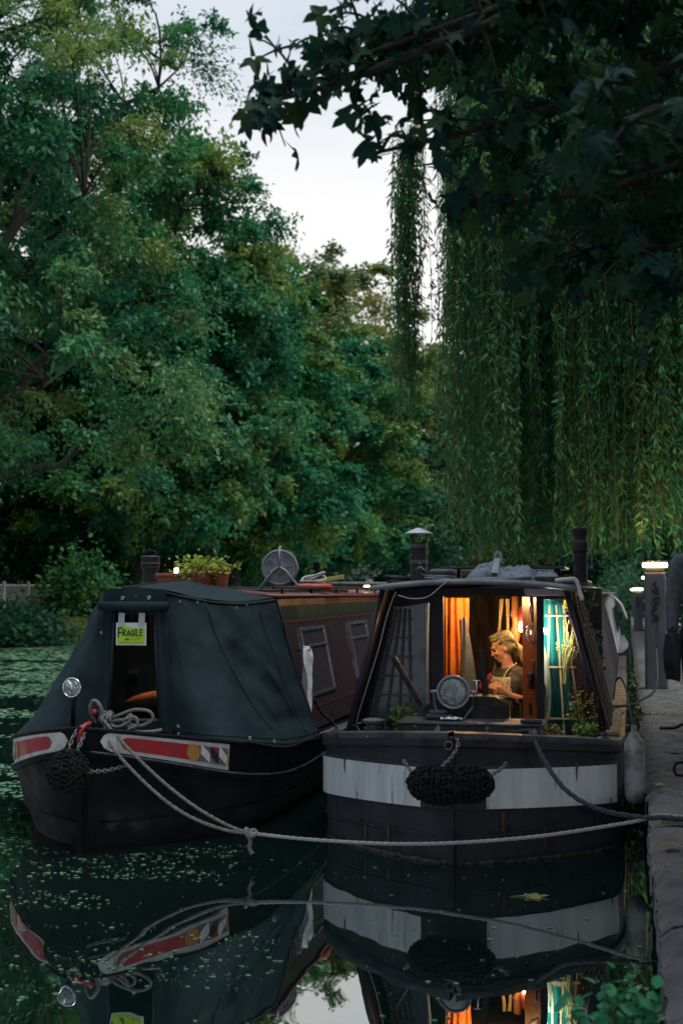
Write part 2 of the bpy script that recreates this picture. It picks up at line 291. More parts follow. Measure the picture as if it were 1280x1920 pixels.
class MB:
    def __init__(self): self.v = []; self.f = []
    def add(self, vs, fs):
        o = len(self.v); self.v += [tuple(p) for p in vs]; self.f += [tuple(i + o for i in f) for f in fs]; return self
    def box(self, c, s, rot=None):
        x, y, z = (k / 2 for k in s)
        ps = [Vector(p) for p in ((-x, -y, -z), (x, -y, -z), (x, y, -z), (-x, y, -z), (-x, -y, z), (x, -y, z), (x, y, z), (-x, y, z))]
        if rot is not None: ps = [rot @ p for p in ps]
        c = Vector(c)
        return self.add([p + c for p in ps], [(3, 2, 1, 0), (4, 5, 6, 7), (0, 1, 5, 4), (1, 2, 6, 5), (2, 3, 7, 6), (3, 0, 4, 7)])
    def hexa(self, b, t):            # bottom four, top four, both counter-clockwise seen from above
        return self.add(list(b) + list(t), [(3, 2, 1, 0), (4, 5, 6, 7), (0, 1, 5, 4), (1, 2, 6, 5), (2, 3, 7, 6), (3, 0, 4, 7)])
    def tube(self, pts, r, n=8, cap=True):
        pts = [Vector(p) for p in pts]; k = len(pts)
        rs = r if hasattr(r, '__len__') else [r] * k
        up = Vector((0.13, 0.2, 1)); vs = []
        for i, p in enumerate(pts):
            d = (pts[min(i + 1, k - 1)] - pts[max(i - 1, 0)])
            if d.length < 1e-9: d = Vector((0, 0, 1))
            d.normalize()
            a = d.cross(up)
            if a.length < 0.05: a = d.cross(Vector((1, 0.1, 0)))
            a.normalize(); b = d.cross(a)
            for j in range(n):
                t = 2 * PI * j / n; vs.append(p + (a * math.cos(t) + b * math.sin(t)) * rs[i])
        fs = [(i * n + j, i * n + (j + 1) % n, (i + 1) * n + (j + 1) % n, (i + 1) * n + j) for i in range(k - 1) for j in range(n)]
        if cap: fs += [tuple(range(n - 1, -1, -1)), tuple(range((k - 1) * n, k * n))]
        return self.add(vs, fs)
    def lathe(self, prof, c=(0, 0, 0), n=24, rot=None):
        c = Vector(c); vs = []
        for r, z in prof:
            for j in range(n):
                t = 2 * PI * j / n; p = Vector((r * math.cos(t), r * math.sin(t), z))
                if rot is not None: p = rot @ p
                vs.append(p + c)
        k = len(prof)
        fs = [(i * n + j, i * n + (j + 1) % n, (i + 1) * n + (j + 1) % n, (i + 1) * n + j) for i in range(k - 1) for j in range(n)]
        if prof[0][0] > 1e-6: fs.append(tuple(range(n - 1, -1, -1)))
        if prof[-1][0] > 1e-6: fs.append(tuple(range((k - 1) * n, k * n)))
        return self.add(vs, fs)
    def grid(self, fn, nu, nv, cu=False):
        vs = [fn(i / nu, j / nv) for i in range(nu + (0 if cu else 1)) for j in range(nv + 1)]
        w = nv + 1; m = nu
        fs = []
        for i in range(m):
            a = i * w; b = ((i + 1) % nu if cu else i + 1) * w
            for j in range(nv): fs.append((a + j, b + j, b + j + 1, a + j + 1))
        return self.add(vs, fs)
    def ellipsoid(self, c, r, n=12, m=8, rot=None):
        c = Vector(c); r = r if hasattr(r, '__len__') else (r, r, r); vs = []
        for i in range(m + 1):
            a = PI * i / m
            for j in range(n):
                b = 2 * PI * j / n; p = Vector((r[0] * math.sin(a) * math.cos(b), r[1] * math.sin(a) * math.sin(b), r[2] * math.cos(a)))
                if rot is not None: p = rot @ p
                vs.append(p + c)
        return self.add(vs, [(i * n + j, (i + 1) * n + j, (i + 1) * n + (j + 1) % n, i * n + (j + 1) % n) for i in range(m) for j in range(n)])
    def torus(self, c, R_, r, n=20, m=8, rot=None):
        c = Vector(c); vs = []
        for i in range(n):
            a = 2 * PI * i / n
            for j in range(m):
                b = 2 * PI * j / m; p = Vector(((R_ + r * math.cos(b)) * math.cos(a), (R_ + r * math.cos(b)) * math.sin(a), r * math.sin(b)))
                if rot is not None: p = rot @ p
                vs.append(p + c)
        return self.add(vs, [(i * m + j, ((i + 1) % n) * m + j, ((i + 1) % n) * m + (j + 1) % m, i * m + (j + 1) % m) for i in range(n) for j in range(m)])
    def poly(self, pts, d):           # a flat outline (3-D points) given thickness by vector d
        pts = [Vector(p) for p in pts]; d = Vector(d); n = len(pts)
        return self.add(pts + [p + d for p in pts], [tuple(range(n - 1, -1, -1)), tuple(range(n, 2 * n))] + [(i, (i + 1) % n, n + (i + 1) % n, n + i) for i in range(n)])
    def build(self, name, m, parent=None, smooth=False, bevel=0, solid=0, sub=0):
        me = bpy.data.meshes.new(name); me.from_pydata(self.v, [], self.f); me.validate()
        bm = bmesh.new(); bm.from_mesh(me); bmesh.ops.remove_doubles(bm, verts=bm.verts, dist=1e-5)
        bmesh.ops.recalc_face_normals(bm, faces=bm.faces); bm.to_mesh(me); bm.free()
        if smooth:
            for p in me.polygons: p.use_smooth = True
            if smooth == 'auto': me.set_sharp_from_angle(angle=R(40))
        me.materials.append(M[m] if isinstance(m, str) else m)
        o = bpy.data.objects.new(name, me); C.objects.link(o)
        if parent is not None: o.parent = parent
        if solid: s = o.modifiers.new('solid', 'SOLIDIFY'); s.thickness = solid; s.offset = 0
        if bevel: b = o.modifiers.new('bevel', 'BEVEL'); b.width = bevel; b.segments = 2; b.limit_method = 'ANGLE'
        if sub: s = o.modifiers.new('sub', 'SUBSURF'); s.levels = sub; s.render_levels = sub
        return o

def tag(o, label, cat, group=None):
    o['label'] = label; o['category'] = cat
    if group: o['group'] = group
    return o
def thing(name, label, cat, loc=(0, 0, 0), rz=0.0, group=None):
    o = bpy.data.objects.new(name, None); C.objects.link(o); o.empty_display_size = 0.1
    o.location = loc; o.rotation_euler = (0, 0, rz); return tag(o, label, cat, group)
def struct(o): o['kind'] = 'structure'; return o
def stuff(o): o['kind'] = 'stuff'; return o
def smoothpath(pts, n=8):
    pts = [Vector(p) for p in pts]; out = []; k = len(pts)
    for i in range(k - 1):
        p0, p1, p2, p3 = pts[max(i - 1, 0)], pts[i], pts[i + 1], pts[min(i + 2, k - 1)]
        for j in range(n):
            t = j / n
            out.append(0.5 * ((2 * p1) + (p2 - p0) * t + (2 * p0 - 5 * p1 + 4 * p2 - p3) * t * t + (3 * p1 - p0 - 3 * p2 + p3) * t ** 3))
    out.append(pts[-1]); return out
def curve_fn(xs, ys):
    # smooth monotone-ish interpolation through the control points
    xs = np.array(xs, float); ys = np.array(ys, float)
    d = np.gradient(ys, xs)
    def f(x):
        x = min(max(x, xs[0]), xs[-1]); i = int(min(max(np.searchsorted(xs, x) - 1, 0), len(xs) - 2))
        h = xs[i + 1] - xs[i]; t = (x - xs[i]) / h
        return float((2 * t**3 - 3 * t**2 + 1) * ys[i] + (t**3 - 2 * t**2 + t) * h * d[i] + (-2 * t**3 + 3 * t**2) * ys[i + 1] + (t**3 - t**2) * h * d[i + 1])
    return f
def fbm(x, y, z=0.0, o=3):
    s = 0; a = 1
    for i in range(o): s += a * mnoise.noise(Vector((x, y, z)) * (2 ** i)); a *= 0.5
    return s

# leaves as one numpy-built mesh --------------------------------------------------
KITE = (np.array([[0, 0, 0], [0.45, 0.5, 0.1], [1, 0, -0.08], [0.45, -0.5, 0.1]]), [(0, 3, 2, 1)])
def leaf_mesh(name, pos, fwd, nrm, length, width, tint, template=KITE):
    tv, tf = template; n = len(pos); k = len(tv)
    fwd = fwd / (np.linalg.norm(fwd, axis=1, keepdims=True) + 1e-9)
    side = np.cross(nrm, fwd); side /= (np.linalg.norm(side, axis=1, keepdims=True) + 1e-9)
    up = np.cross(fwd, side)
    L = np.broadcast_to(np.asarray(length, float), (n,))[:, None, None]; W = np.broadcast_to(np.asarray(width, float), (n,))[:, None, None]
    v = pos[:, None, :] + fwd[:, None, :] * (tv[None, :, 0:1] * L) + side[:, None, :] * (tv[None, :, 1:2] * W) + up[:, None, :] * (tv[None, :, 2:3] * W)
    v = v.reshape(-1, 3)
    sizes = np.array([len(f) for f in tf]); flat = np.concatenate([np.array(f) for f in tf])
    loops = (flat[None, :] + (np.arange(n) * k)[:, None]).ravel()
    tot = np.tile(sizes, n); start = np.concatenate([[0], np.cumsum(tot)[:-1]])
    me = bpy.data.meshes.new(name)
    me.vertices.add(len(v)); me.vertices.foreach_set('co', v.astype(np.float32).ravel())
    me.loops.add(len(loops)); me.loops.foreach_set('vertex_index', loops.astype(np.int32))
    me.polygons.add(len(tot)); me.polygons.foreach_set('loop_start', start.astype(np.int32))
    try: me.polygons.foreach_set('loop_total', tot.astype(np.int32))
    except Exception: pass
    me.update(calc_edges=True)
    a = me.attributes.new('tint', 'FLOAT', 'FACE'); a.data.foreach_set('value', np.repeat(np.clip(tint, 0, 1), len(tf)).astype(np.float32))
    return me
def leaf_obj(name, me, m, parent=None):
    me.materials.append(M[m]); o = bpy.data.objects.new(name, me); C.objects.link(o)
    if parent is not None: o.parent = parent
    return o
def unit(n):
    d = rng.normal(size=(n, 3)); return d / np.linalg.norm(d, axis=1, keepdims=True)
# ================================================================== THE SETTING
# canal bed / ground sheet to the horizon, water above it, the two banks
struct(MB().add([(-900, -300, -0.9), (900, -300, -0.9), (900, 1500, -0.9), (-900, 1500, -0.9)], [(0, 1, 2, 3)]).build('ground', 'earth'))
struct(MB().add([(-21, -60, 0), (0.3, -60, 0), (0.3, 170, 0), (-21, 170, 0)], [(0, 1, 2, 3)]).build('water', 'water'))

def bank_profile(u, v):
    y = -60 + 330 * u
    xs = (-19.9, -20.3, -22.5, -27, -36, -60, -160); zs = (-0.6, 0.32, 0.75, 1.6, 4.5, 7.5, 9.0)
    i = int(round(v * 6)); x = xs[i]; z = zs[i]
    return (x + 0.35 * fbm(y * 0.25, i * 3.1, 1), y, z + (0.25 * i / 6 + 0.06) * fbm(y * 0.3, i * 2.7, 5))
struct(MB().grid(bank_profile, 220, 6).build('far_bank', 'earth', smooth=True))
struct(MB().grid(lambda u, v: (-160 + 320 * u, 165 + 8 * v + 40 * v * v, -0.6 + 3.0 * v + fbm(u * 30, v * 3, 2) * 0.3), 80, 6).build('canal_end_bank', 'earth', smooth=True))

# quay: core, coping stones, wall face, paved towpath, verge
QX, QZ = 0.105, 0.41
quay = struct(MB().box((0.55 + QX, 55, -0.16), (0.95, 230, 1.1)).build('quay', 'wall_brick'))
def coping_mesh(seed):
    L, W, H = 1.10, 0.62, 0.2
    nx, ny = 12, 20
    mb = MB()
    def top(u, v):
        x = u * W; y = v * L
        e = min(x, 0.09) / 0.09; drop = 0.05 * (1 - e) ** 2
        ed = min(min(y, L - y), 0.03) / 0.03
        z = -drop - 0.012 * (1 - ed) ** 2 + 0.011 * fbm(x * 5 + seed * 9, y * 5, seed) + 0.007 * fbm(x * 19, y * 19 + seed * 4, seed, 3)
        return (x + (0.012 * fbm(y * 6, seed, 3) if u == 0 else 0), y, z)
    mb.grid(top, nx, ny)
    mb.grid(lambda u, v: (0.012 * fbm(v * L * 6, seed, 3) + 0.012 * fbm(v * 9, u * 6, seed) * u, v * L, -0.05 - 0.011 + (-H + 0.05) * u + 0.011 * fbm(seed * 9, v * L * 5, seed) * (1 - u) + 0.007 * fbm(0, v * L * 19 + seed * 4, seed, 3) * (1 - u)), 5, ny)
    mb.box((W / 2 + 0.03, L / 2, -H / 2 - 0.05), (W - 0.1, L - 0.004, H - 0.03))
    return mb
st = [coping_mesh(i).build('coping_stone', 'stone', quay, smooth=True) for i in range(4)]
for i, o in enumerate(st): o.location = (QX, 0.9 + 1.115 * i, QZ); o.rotation_euler = (0, 0, 0)
for k in range(4, 44):
    o = st[k % 4].copy(); C.objects.link(o); o.location = (QX + 0.008 * math.sin(k * 2.3), 0.9 + 1.115 * k, QZ - 0.004 * (k % 3))
struct(MB().box((QX + 0.33, 110, QZ - 0.11), (0.6, 119, 0.2)).build('far_kerb', 'stone', bevel=0.02))
path = struct(MB().grid(lambda u, v: (0.70 + 3.3 * v, -20 + 190 * u, QZ - 0.014 + 0.008 * fbm(u * 200, v * 8, 1)), 300, 14).build('towpath', 'path', smooth=True))
struct(MB().box((2.55, 75, QZ - 0.03), (1.7, 190, 0.06)).build('paved_path', 'paving'))
struct(MB().grid(lambda u, v: (3.9 + 120 * v * v, -60 + 330 * u, QZ + 0.02 + 2.2 * v + 0.05 * fbm(u * 120, v * 12, 4)), 200, 12).build('verge', 'verge', smooth=True))

# ------------------------------------------------------------------ trees
def crown_clumps(n, shells, rs):
    """clump centres spread through the crown's volume, mostly near its outside"""
    out = []
    w = np.array([a[1][0] * a[1][1] * a[1][2] for a in shells]); w = w / w.sum()
    while len(out) < n:
        c, r = shells[rs.choice(len(shells), p=w)]
        d = rs.normal(size=3); d /= np.linalg.norm(d); q = rs.uniform(0.18, 1.0) ** 0.33 * rs.uniform(0.88, 1.06)
        p = np.array(c) + d * np.array(r) * q
        if all(np.linalg.norm((p - o_) * np.array([1, 1, 1.4])) > 1.15 for o_ in out): out.append(p)
        elif rs.uniform() < 0.02: out.append(p)
    return out
def make_tree(name, label, seed, height, trunk_r, shells, n_clump, n_leaf, leaf, mat_leaf, clump_r=1.25, droop=0.25, twigs=0, group=None, flat=0.55, lean=(0, 0)):
    rs = np.random.default_rng(seed)
    root = thing(name, label, 'tree', group=group)
    mb = MB()
    top = np.array([lean[0], lean[1], height * 0.72])
    def trunk_pt(t): return np.array([lean[0] * t * t + 0.25 * math.sin(t * 5 + seed), lean[1] * t * t + 0.25 * math.cos(t * 4 + seed) - 0.25 * math.cos(seed), top[2] * t])
    tp = [trunk_pt(t) for t in np.linspace(0, 1, 12)]
    mb.tube(tp, [trunk_r * (1.35 - 0.35 * min(1, i / 1.5)) * (1 - 0.85 * i / 11) + 0.02 for i in range(12)], 10)
    cl = crown_clumps(n_clump, shells, rs); ca = np.array(cl)
    cen = ca.mean(axis=0)
    # main limbs: bent boughs from the trunk towards well separated clumps; lesser branches fork off them
    limbs = [np.array(tp[4:])]
    picks = [ca[rs.integers(len(ca))]]
    for _ in range(11):
        dmin = np.min([np.linalg.norm(ca - p, axis=1) for p in picks], axis=0); picks.append(ca[int(np.argmax(dmin * rs.uniform(0.8, 1.0, len(ca))))])
    for c in picks:
        t0 = np.clip((c[2] / top[2]) * rs.uniform(0.4, 0.65), 0.16, 0.85); a = trunk_pt(t0); e = a + (c - a) * 0.82
        mid = (a + e) / 2 + rs.normal(size=3) * 0.7 + np.array([0, 0, 0.9])
        pts = np.array([a * (1 - s_) ** 2 + mid * 2 * s_ * (1 - s_) + e * s_ * s_ + rs.normal(size=3) * 0.16 * (0 < s_ < 1) for s_ in np.linspace(0, 1, 10)])
        mb.tube(pts, [trunk_r * 0.42 * (1 - 0.88 * s_) + 0.012 for s_ in np.linspace(0, 1, 10)], 7, cap=False); limbs.append(pts)
    allp = np.concatenate([l[1:] for l in limbs])
    P, Fw, Nn, T, LL = [], [], [], [], []
    for c in cl:
        j = int(np.argmin(np.linalg.norm(allp - c, axis=1) + 0.25 * np.maximum(0, allp[:, 2] - c[2] + 0.3))); a = allp[j]
        L = np.linalg.norm(c - a); mid = (a + c) / 2 + rs.normal(size=3) * 0.22 * L ** 0.5 + np.array([0, 0, 0.18 * L])
        mb.tube([a * (1 - s_) ** 2 + mid * 2 * s_ * (1 - s_) + c * s_ * s_ for s_ in np.linspace(0, 1, 6)], [(0.012 + 0.010 * L) * (1 - 0.8 * s_) + 0.005 for s_ in np.linspace(0, 1, 6)], 5, cap=False)
        out = c - cen; out = out / (np.linalg.norm(out) + 1e-6)
        ct = rs.uniform(0.0, 0.95) ** 1.3; cr = clump_r * rs.uniform(0.6, 1.45); lsz = rs.uniform(0.75, 1.3)
        nl = int(n_leaf * (cr / clump_r) ** 1.5); ntw = max(4, nl // 24); per = nl // ntw
        for k in range(ntw):
            d = rs.normal(size=3) + out * 0.8; d[2] *= flat; d /= np.linalg.norm(d) + 1e-6
            ln = cr * rs.uniform(0.4, 1.2)
            s = rs.uniform(0.1, 1.0, per)
            base = c + rs.normal(size=3) * 0.15 * cr
            pp = base + d[None, :] * (ln * s)[:, None] + np.array([0, 0, -1.0])[None, :] * (droop * ln * s * s)[:, None] + rs.normal(size=(per, 3)) * 0.09 * cr * np.array([1, 1, 0.6])
            if twigs and k < twigs:
                mb.tube([base, base + d * ln * 0.5 + np.array([0, 0, -droop * ln * 0.25]), base + d * ln * 1.1 + np.array([0, 0, -droop * ln])], [0.016, 0.010, 0.004], 4, cap=False)
            P.append(pp); f = d[None, :] * 0.6 + rs.normal(size=(per, 3)) * 0.7 + np.array([0, 0, -0.35]); Fw.append(f)
            Nn.append(rs.normal(size=(per, 3)) * 0.36 + np.array([0, 0, 1.0]) + out * 0.4)
            T.append(np.clip(ct + rs.normal(size=per) * 0.09, 0, 1)); LL.append(rs.uniform(0.6, 1.3, per) * lsz)
    P = np.concatenate(P); Fw = np.concatenate(Fw); Nn = np.concatenate(Nn); T = np.concatenate(T); LL = np.concatenate(LL)
    mb.build('trunk', 'bark', root, smooth=True)
    leaf_obj('crown', leaf_mesh('crown', P, Fw, Nn, leaf[0] * LL, leaf[1] * LL, T), mat_leaf, root)
    print(name, len(P), 'leaves')
    return root
def copy_tree(root, label, loc, rz, sc, group=None, leafmat=None, name=None):
    o = root.copy(); C.objects.link(o); o.location = loc; o.rotation_euler = (0, 0, rz); o.scale = (sc[0], sc[0], sc[1]) if hasattr(sc, '__len__') else (sc,) * 3
    o['label'] = label
    if group: o['group'] = group
    for ch in [c for c in bpy.data.objects if c.parent == root]:
        c = ch.copy(); C.objects.link(c); c.parent = o
        if leafmat and ch.name.startswith('crown'):
            c.material_slots[0].link = 'OBJECT'; c.material_slots[0].material = M[leafmat]
    return o
def place(o, loc, rz=0, sc=1.0):
    o.location = loc; o.rotation_euler = (0, 0, rz); o.scale = (sc[0], sc[0], sc[1]) if hasattr(sc, '__len__') else (sc,) * 3

ash = make_tree('ash_tree', 'feathery tree with bare twigs showing, nearest on the left bank', 11, 21, 0.42,
    [((0, 0, 15), (7.5, 7.5, 6.5)), ((2, -1, 8.5), (6.5, 6.5, 4.0)), ((3.5, 2.0, 20), (5.0, 4.5, 3.5))], 230, 500, (0.21, 0.092), 'leaf_ash', clump_r=1.2, droop=0.35, twigs=5, flat=0.5)
place(ash, (-20.2, 36.5, 0.6), 0.3, (0.97, 1.0))
lime = make_tree('lime_tree', 'dense broad-leaved tree with a rounded crown in the middle of the left bank', 23, 18, 0.45,
    [((0, 0, 11), (6.0, 6.0, 6.5)), ((0.5, 0.5, 5.5), (6.4, 6.4, 3.4))], 210, 500, (0.24, 0.16), 'leaf_lime', clump_r=1.15, droop=0.35, flat=0.42)
place(lime, (-18.6, 60, 0.6), 1.2, (1.0, 1.0))
plane = make_tree('plane_tree', 'tall tree with a ragged top rising behind the feathery one', 37, 22, 0.5,
    [((0, 0, 14), (6.2, 6.2, 7.5)), ((1, -1, 7), (5.8, 5.8, 4.0))], 210, 440, (0.245, 0.145), 'leaf_ash', clump_r=1.2, droop=0.3, flat=0.5, twigs=2)
place(plane, (-20.2, 52, 0.7), 0.6, (0.92, 1.02))
G = 'trees along the left bank'
for t in (ash, lime, plane): t['group'] = G
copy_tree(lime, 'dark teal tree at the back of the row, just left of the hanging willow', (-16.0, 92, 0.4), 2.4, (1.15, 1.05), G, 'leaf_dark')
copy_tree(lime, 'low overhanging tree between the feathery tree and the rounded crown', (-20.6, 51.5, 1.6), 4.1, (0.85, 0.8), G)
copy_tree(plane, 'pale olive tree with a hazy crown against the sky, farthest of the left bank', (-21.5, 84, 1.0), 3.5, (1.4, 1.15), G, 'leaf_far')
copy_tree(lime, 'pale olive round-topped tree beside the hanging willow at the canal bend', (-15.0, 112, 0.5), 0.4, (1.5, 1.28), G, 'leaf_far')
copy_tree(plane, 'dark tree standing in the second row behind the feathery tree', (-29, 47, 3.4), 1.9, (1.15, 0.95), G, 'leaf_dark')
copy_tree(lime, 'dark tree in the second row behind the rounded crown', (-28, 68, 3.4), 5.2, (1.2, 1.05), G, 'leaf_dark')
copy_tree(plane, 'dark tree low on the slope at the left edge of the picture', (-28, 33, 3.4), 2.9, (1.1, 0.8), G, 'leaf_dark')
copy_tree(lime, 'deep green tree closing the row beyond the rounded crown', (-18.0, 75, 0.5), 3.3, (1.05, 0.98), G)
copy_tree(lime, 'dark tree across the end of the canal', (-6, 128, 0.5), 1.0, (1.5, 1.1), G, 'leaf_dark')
GR = 'trees behind the willow on the towpath side'
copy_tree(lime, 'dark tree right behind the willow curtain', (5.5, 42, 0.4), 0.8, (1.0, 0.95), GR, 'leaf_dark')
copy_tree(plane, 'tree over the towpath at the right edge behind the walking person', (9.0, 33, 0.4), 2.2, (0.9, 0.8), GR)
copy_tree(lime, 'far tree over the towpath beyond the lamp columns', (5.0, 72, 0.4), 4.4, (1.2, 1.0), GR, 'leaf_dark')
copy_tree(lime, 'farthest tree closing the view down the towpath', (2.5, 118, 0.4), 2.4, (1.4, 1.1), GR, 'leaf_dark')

copy_tree(lime, 'unseen added shade tree beside the towpath on the right, nearer one', (10.5, 7.0, 0.5), 1.4, (1.0, 0.9), GR)  # out of view; added to shade the boats and quay

copy_tree(lime, 'unseen added shade tree beside the towpath on the right, level with the boats', (8.2, 8.6, 0.5), 3.0, (1.0, 1.0), GR)  # out of view; added to keep overhead light off the boats
GK = 'unseen trees added round the basin behind the camera'  # out of view; added to cut the low sky light on the boats
for k, (x, y, s_) in enumerate(((-13, -15, 0.9), (-4, -24, 0.85), (8.5, -9, 0.9), (-23, -4, 0.9), (-25, 10, 0.9))):
    copy_tree(lime if k % 2 else plane, ['unseen added tree behind the camera, left of the middle', 'unseen added tree straight behind the camera', 'unseen added tree beside the towpath behind the camera', 'unseen added bank tree level with the camera', 'unseen added bank tree left of the boats outside the picture'][k], (x, y, 0.3), k * 1.1, s_, GK, 'leaf_dark')

# undergrowth on the left bank
def make_bush(name, label, seed, n, rad, leaf, mleaf, cat='bush', stems=14, group=None, droop=0.3):
    rs = np.random.default_rng(seed); root = thing(name, label, cat, group=group); mb = MB(); P, F, Nn, T = [], [], [], []
    nc = max(8, n // 90)
    for k in range(nc):
        d = rs.normal(size=3); d[2] = abs(d[2]); d /= np.linalg.norm(d)
        c = d * np.array(rad) * rs.uniform(0.35, 0.95) + np.array([0, 0, 0.08])
        if k < stems: mb.tube([(0, 0, -0.1), tuple(c * 0.5 + np.array([0, 0, 0.1])), tuple(c)], [0.03, 0.02, 0.008], 5, cap=False)
        m_ = n // nc; ct = rs.uniform(0.1, 0.9)
        q = rs.normal(size=(m_, 3)) * np.array(rad) * 0.2 + c; q[:, 2] = np.abs(q[:, 2])
        P.append(q); F.append(rs.normal(size=(m_, 3)) + d * 0.8 + np.array([0, 0, -droop])); Nn.append(rs.normal(size=(m_, 3)) * 0.5 + np.array([0, -0.2, 1])); T.append(np.clip(ct + rs.normal(size=m_) * 0.15, 0, 1))
    P = np.concatenate(P); sc = rs.uniform(0.7, 1.3, len(P))
    mb.build('stem', 'twig', root)
    leaf_obj('foliage', leaf_mesh('foliage', P, np.concatenate(F), np.concatenate(Nn), leaf[0] * sc, leaf[1] * sc, np.concatenate(T)), mleaf, root)
    return root
ORD = ['first', 'second', 'third', 'fourth', 'fifth', 'sixth', 'seventh', 'eighth', 'ninth']
GB = 'bushes along the foot of the left bank'
b1 = make_bush('bramble_bush', 'low dark bramble bush at the left edge under the pale railing', 51, 6000, (2.2, 1.6, 1.1), (0.19, 0.13), 'leaf_dark', group=GB); place(b1, (-19.9, 38.2, 0.1))
b2 = make_bush('elder_bush', 'tall leafy bush hiding the end of the pale railing', 52, 6000, (1.5, 1.4, 2.7), (0.24, 0.15), 'leaf_lime', group=GB); place(b2, (-19.4, 43.5, 0.1))
def copy_bush(b, label, loc, rz, sc, lm=None):
    o = b.copy(); C.objects.link(o); o.location = loc; o.rotation_euler = (0, 0, rz); o.scale = sc if hasattr(sc, '__len__') else (sc,) * 3; o['label'] = label
    for ch in [c for c in bpy.data.objects if c.parent == b]:
        c = ch.copy(); C.objects.link(c); c.parent = o
        if lm and ch.name.startswith('foliage'): c.material_slots[0].link = 'OBJECT'; c.material_slots[0].material = M[lm]
    return o
b3 = make_bush('thicket', 'dark thicket at the foot of the slope left of the railing', 53, 12000, (2.2, 1.8, 1.5), (0.10, 0.07), 'leaf_dark', group='thickets on the slope'); place(b3, (-26, 25, 1.0), 0, 1.6)
copy_bush(b1, 'yellow-green low bush at the waterline right of the bramble', (-18.9, 41.2, 0.0), 2.0, (0.6, 0.6, 0.6), 'leaf_far')
copy_bush(b1, 'dark bush overhanging the water in front of the railing', (-19.6, 36.0, 0.1), 1.0, (1.1, 1.1, 1.0))
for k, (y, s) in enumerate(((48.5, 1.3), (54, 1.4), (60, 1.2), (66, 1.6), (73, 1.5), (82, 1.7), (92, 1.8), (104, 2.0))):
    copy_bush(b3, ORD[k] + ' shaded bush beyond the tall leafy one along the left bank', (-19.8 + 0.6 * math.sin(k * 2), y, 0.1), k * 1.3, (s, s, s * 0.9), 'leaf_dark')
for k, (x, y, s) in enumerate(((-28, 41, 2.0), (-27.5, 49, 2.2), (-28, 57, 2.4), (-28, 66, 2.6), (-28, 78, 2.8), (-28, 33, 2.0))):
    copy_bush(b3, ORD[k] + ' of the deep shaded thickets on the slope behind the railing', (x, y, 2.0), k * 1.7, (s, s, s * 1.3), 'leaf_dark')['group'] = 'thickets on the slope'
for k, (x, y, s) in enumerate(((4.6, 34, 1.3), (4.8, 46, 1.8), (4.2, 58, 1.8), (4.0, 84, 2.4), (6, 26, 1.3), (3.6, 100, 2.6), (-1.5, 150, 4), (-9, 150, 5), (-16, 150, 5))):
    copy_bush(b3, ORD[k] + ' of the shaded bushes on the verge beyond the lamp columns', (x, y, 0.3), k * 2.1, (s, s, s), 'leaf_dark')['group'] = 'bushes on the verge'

# pale railing on the left bank: posts, rails and every bar
fence = thing('railing', 'pale upright-bar metal railing on top of the left bank', 'railing', (-21.4, 37.0, 0.72), 0)
fb = MB().box((0, 0, 0), (0.022, 0.022, 1.15)); bar0 = None
for k in range(150):
    y = -3.0 + k * 0.125
    if bar0 is None: bar0 = fb.build('bar', 'fence_paint', fence); o = bar0
    else: o = bar0.copy(); C.objects.link(o)
    o.location = (0, y, 0.62)
p0 = None
for k in range(11):
    if p0 is None: p0 = MB().box((0, 0, 0), (0.09, 0.09, 1.35)).build('post', 'fence_paint', fence, bevel=0.01); o = p0
    else: o = p0.copy(); C.objects.link(o)
    o.location = (0.03, -3.06 + k * 1.875, 0.66)
for z in (1.2, 0.12): MB().box((0.0, 6.3, z), (0.05, 18.9, 0.05)).build('rail', 'fence_paint', fence)

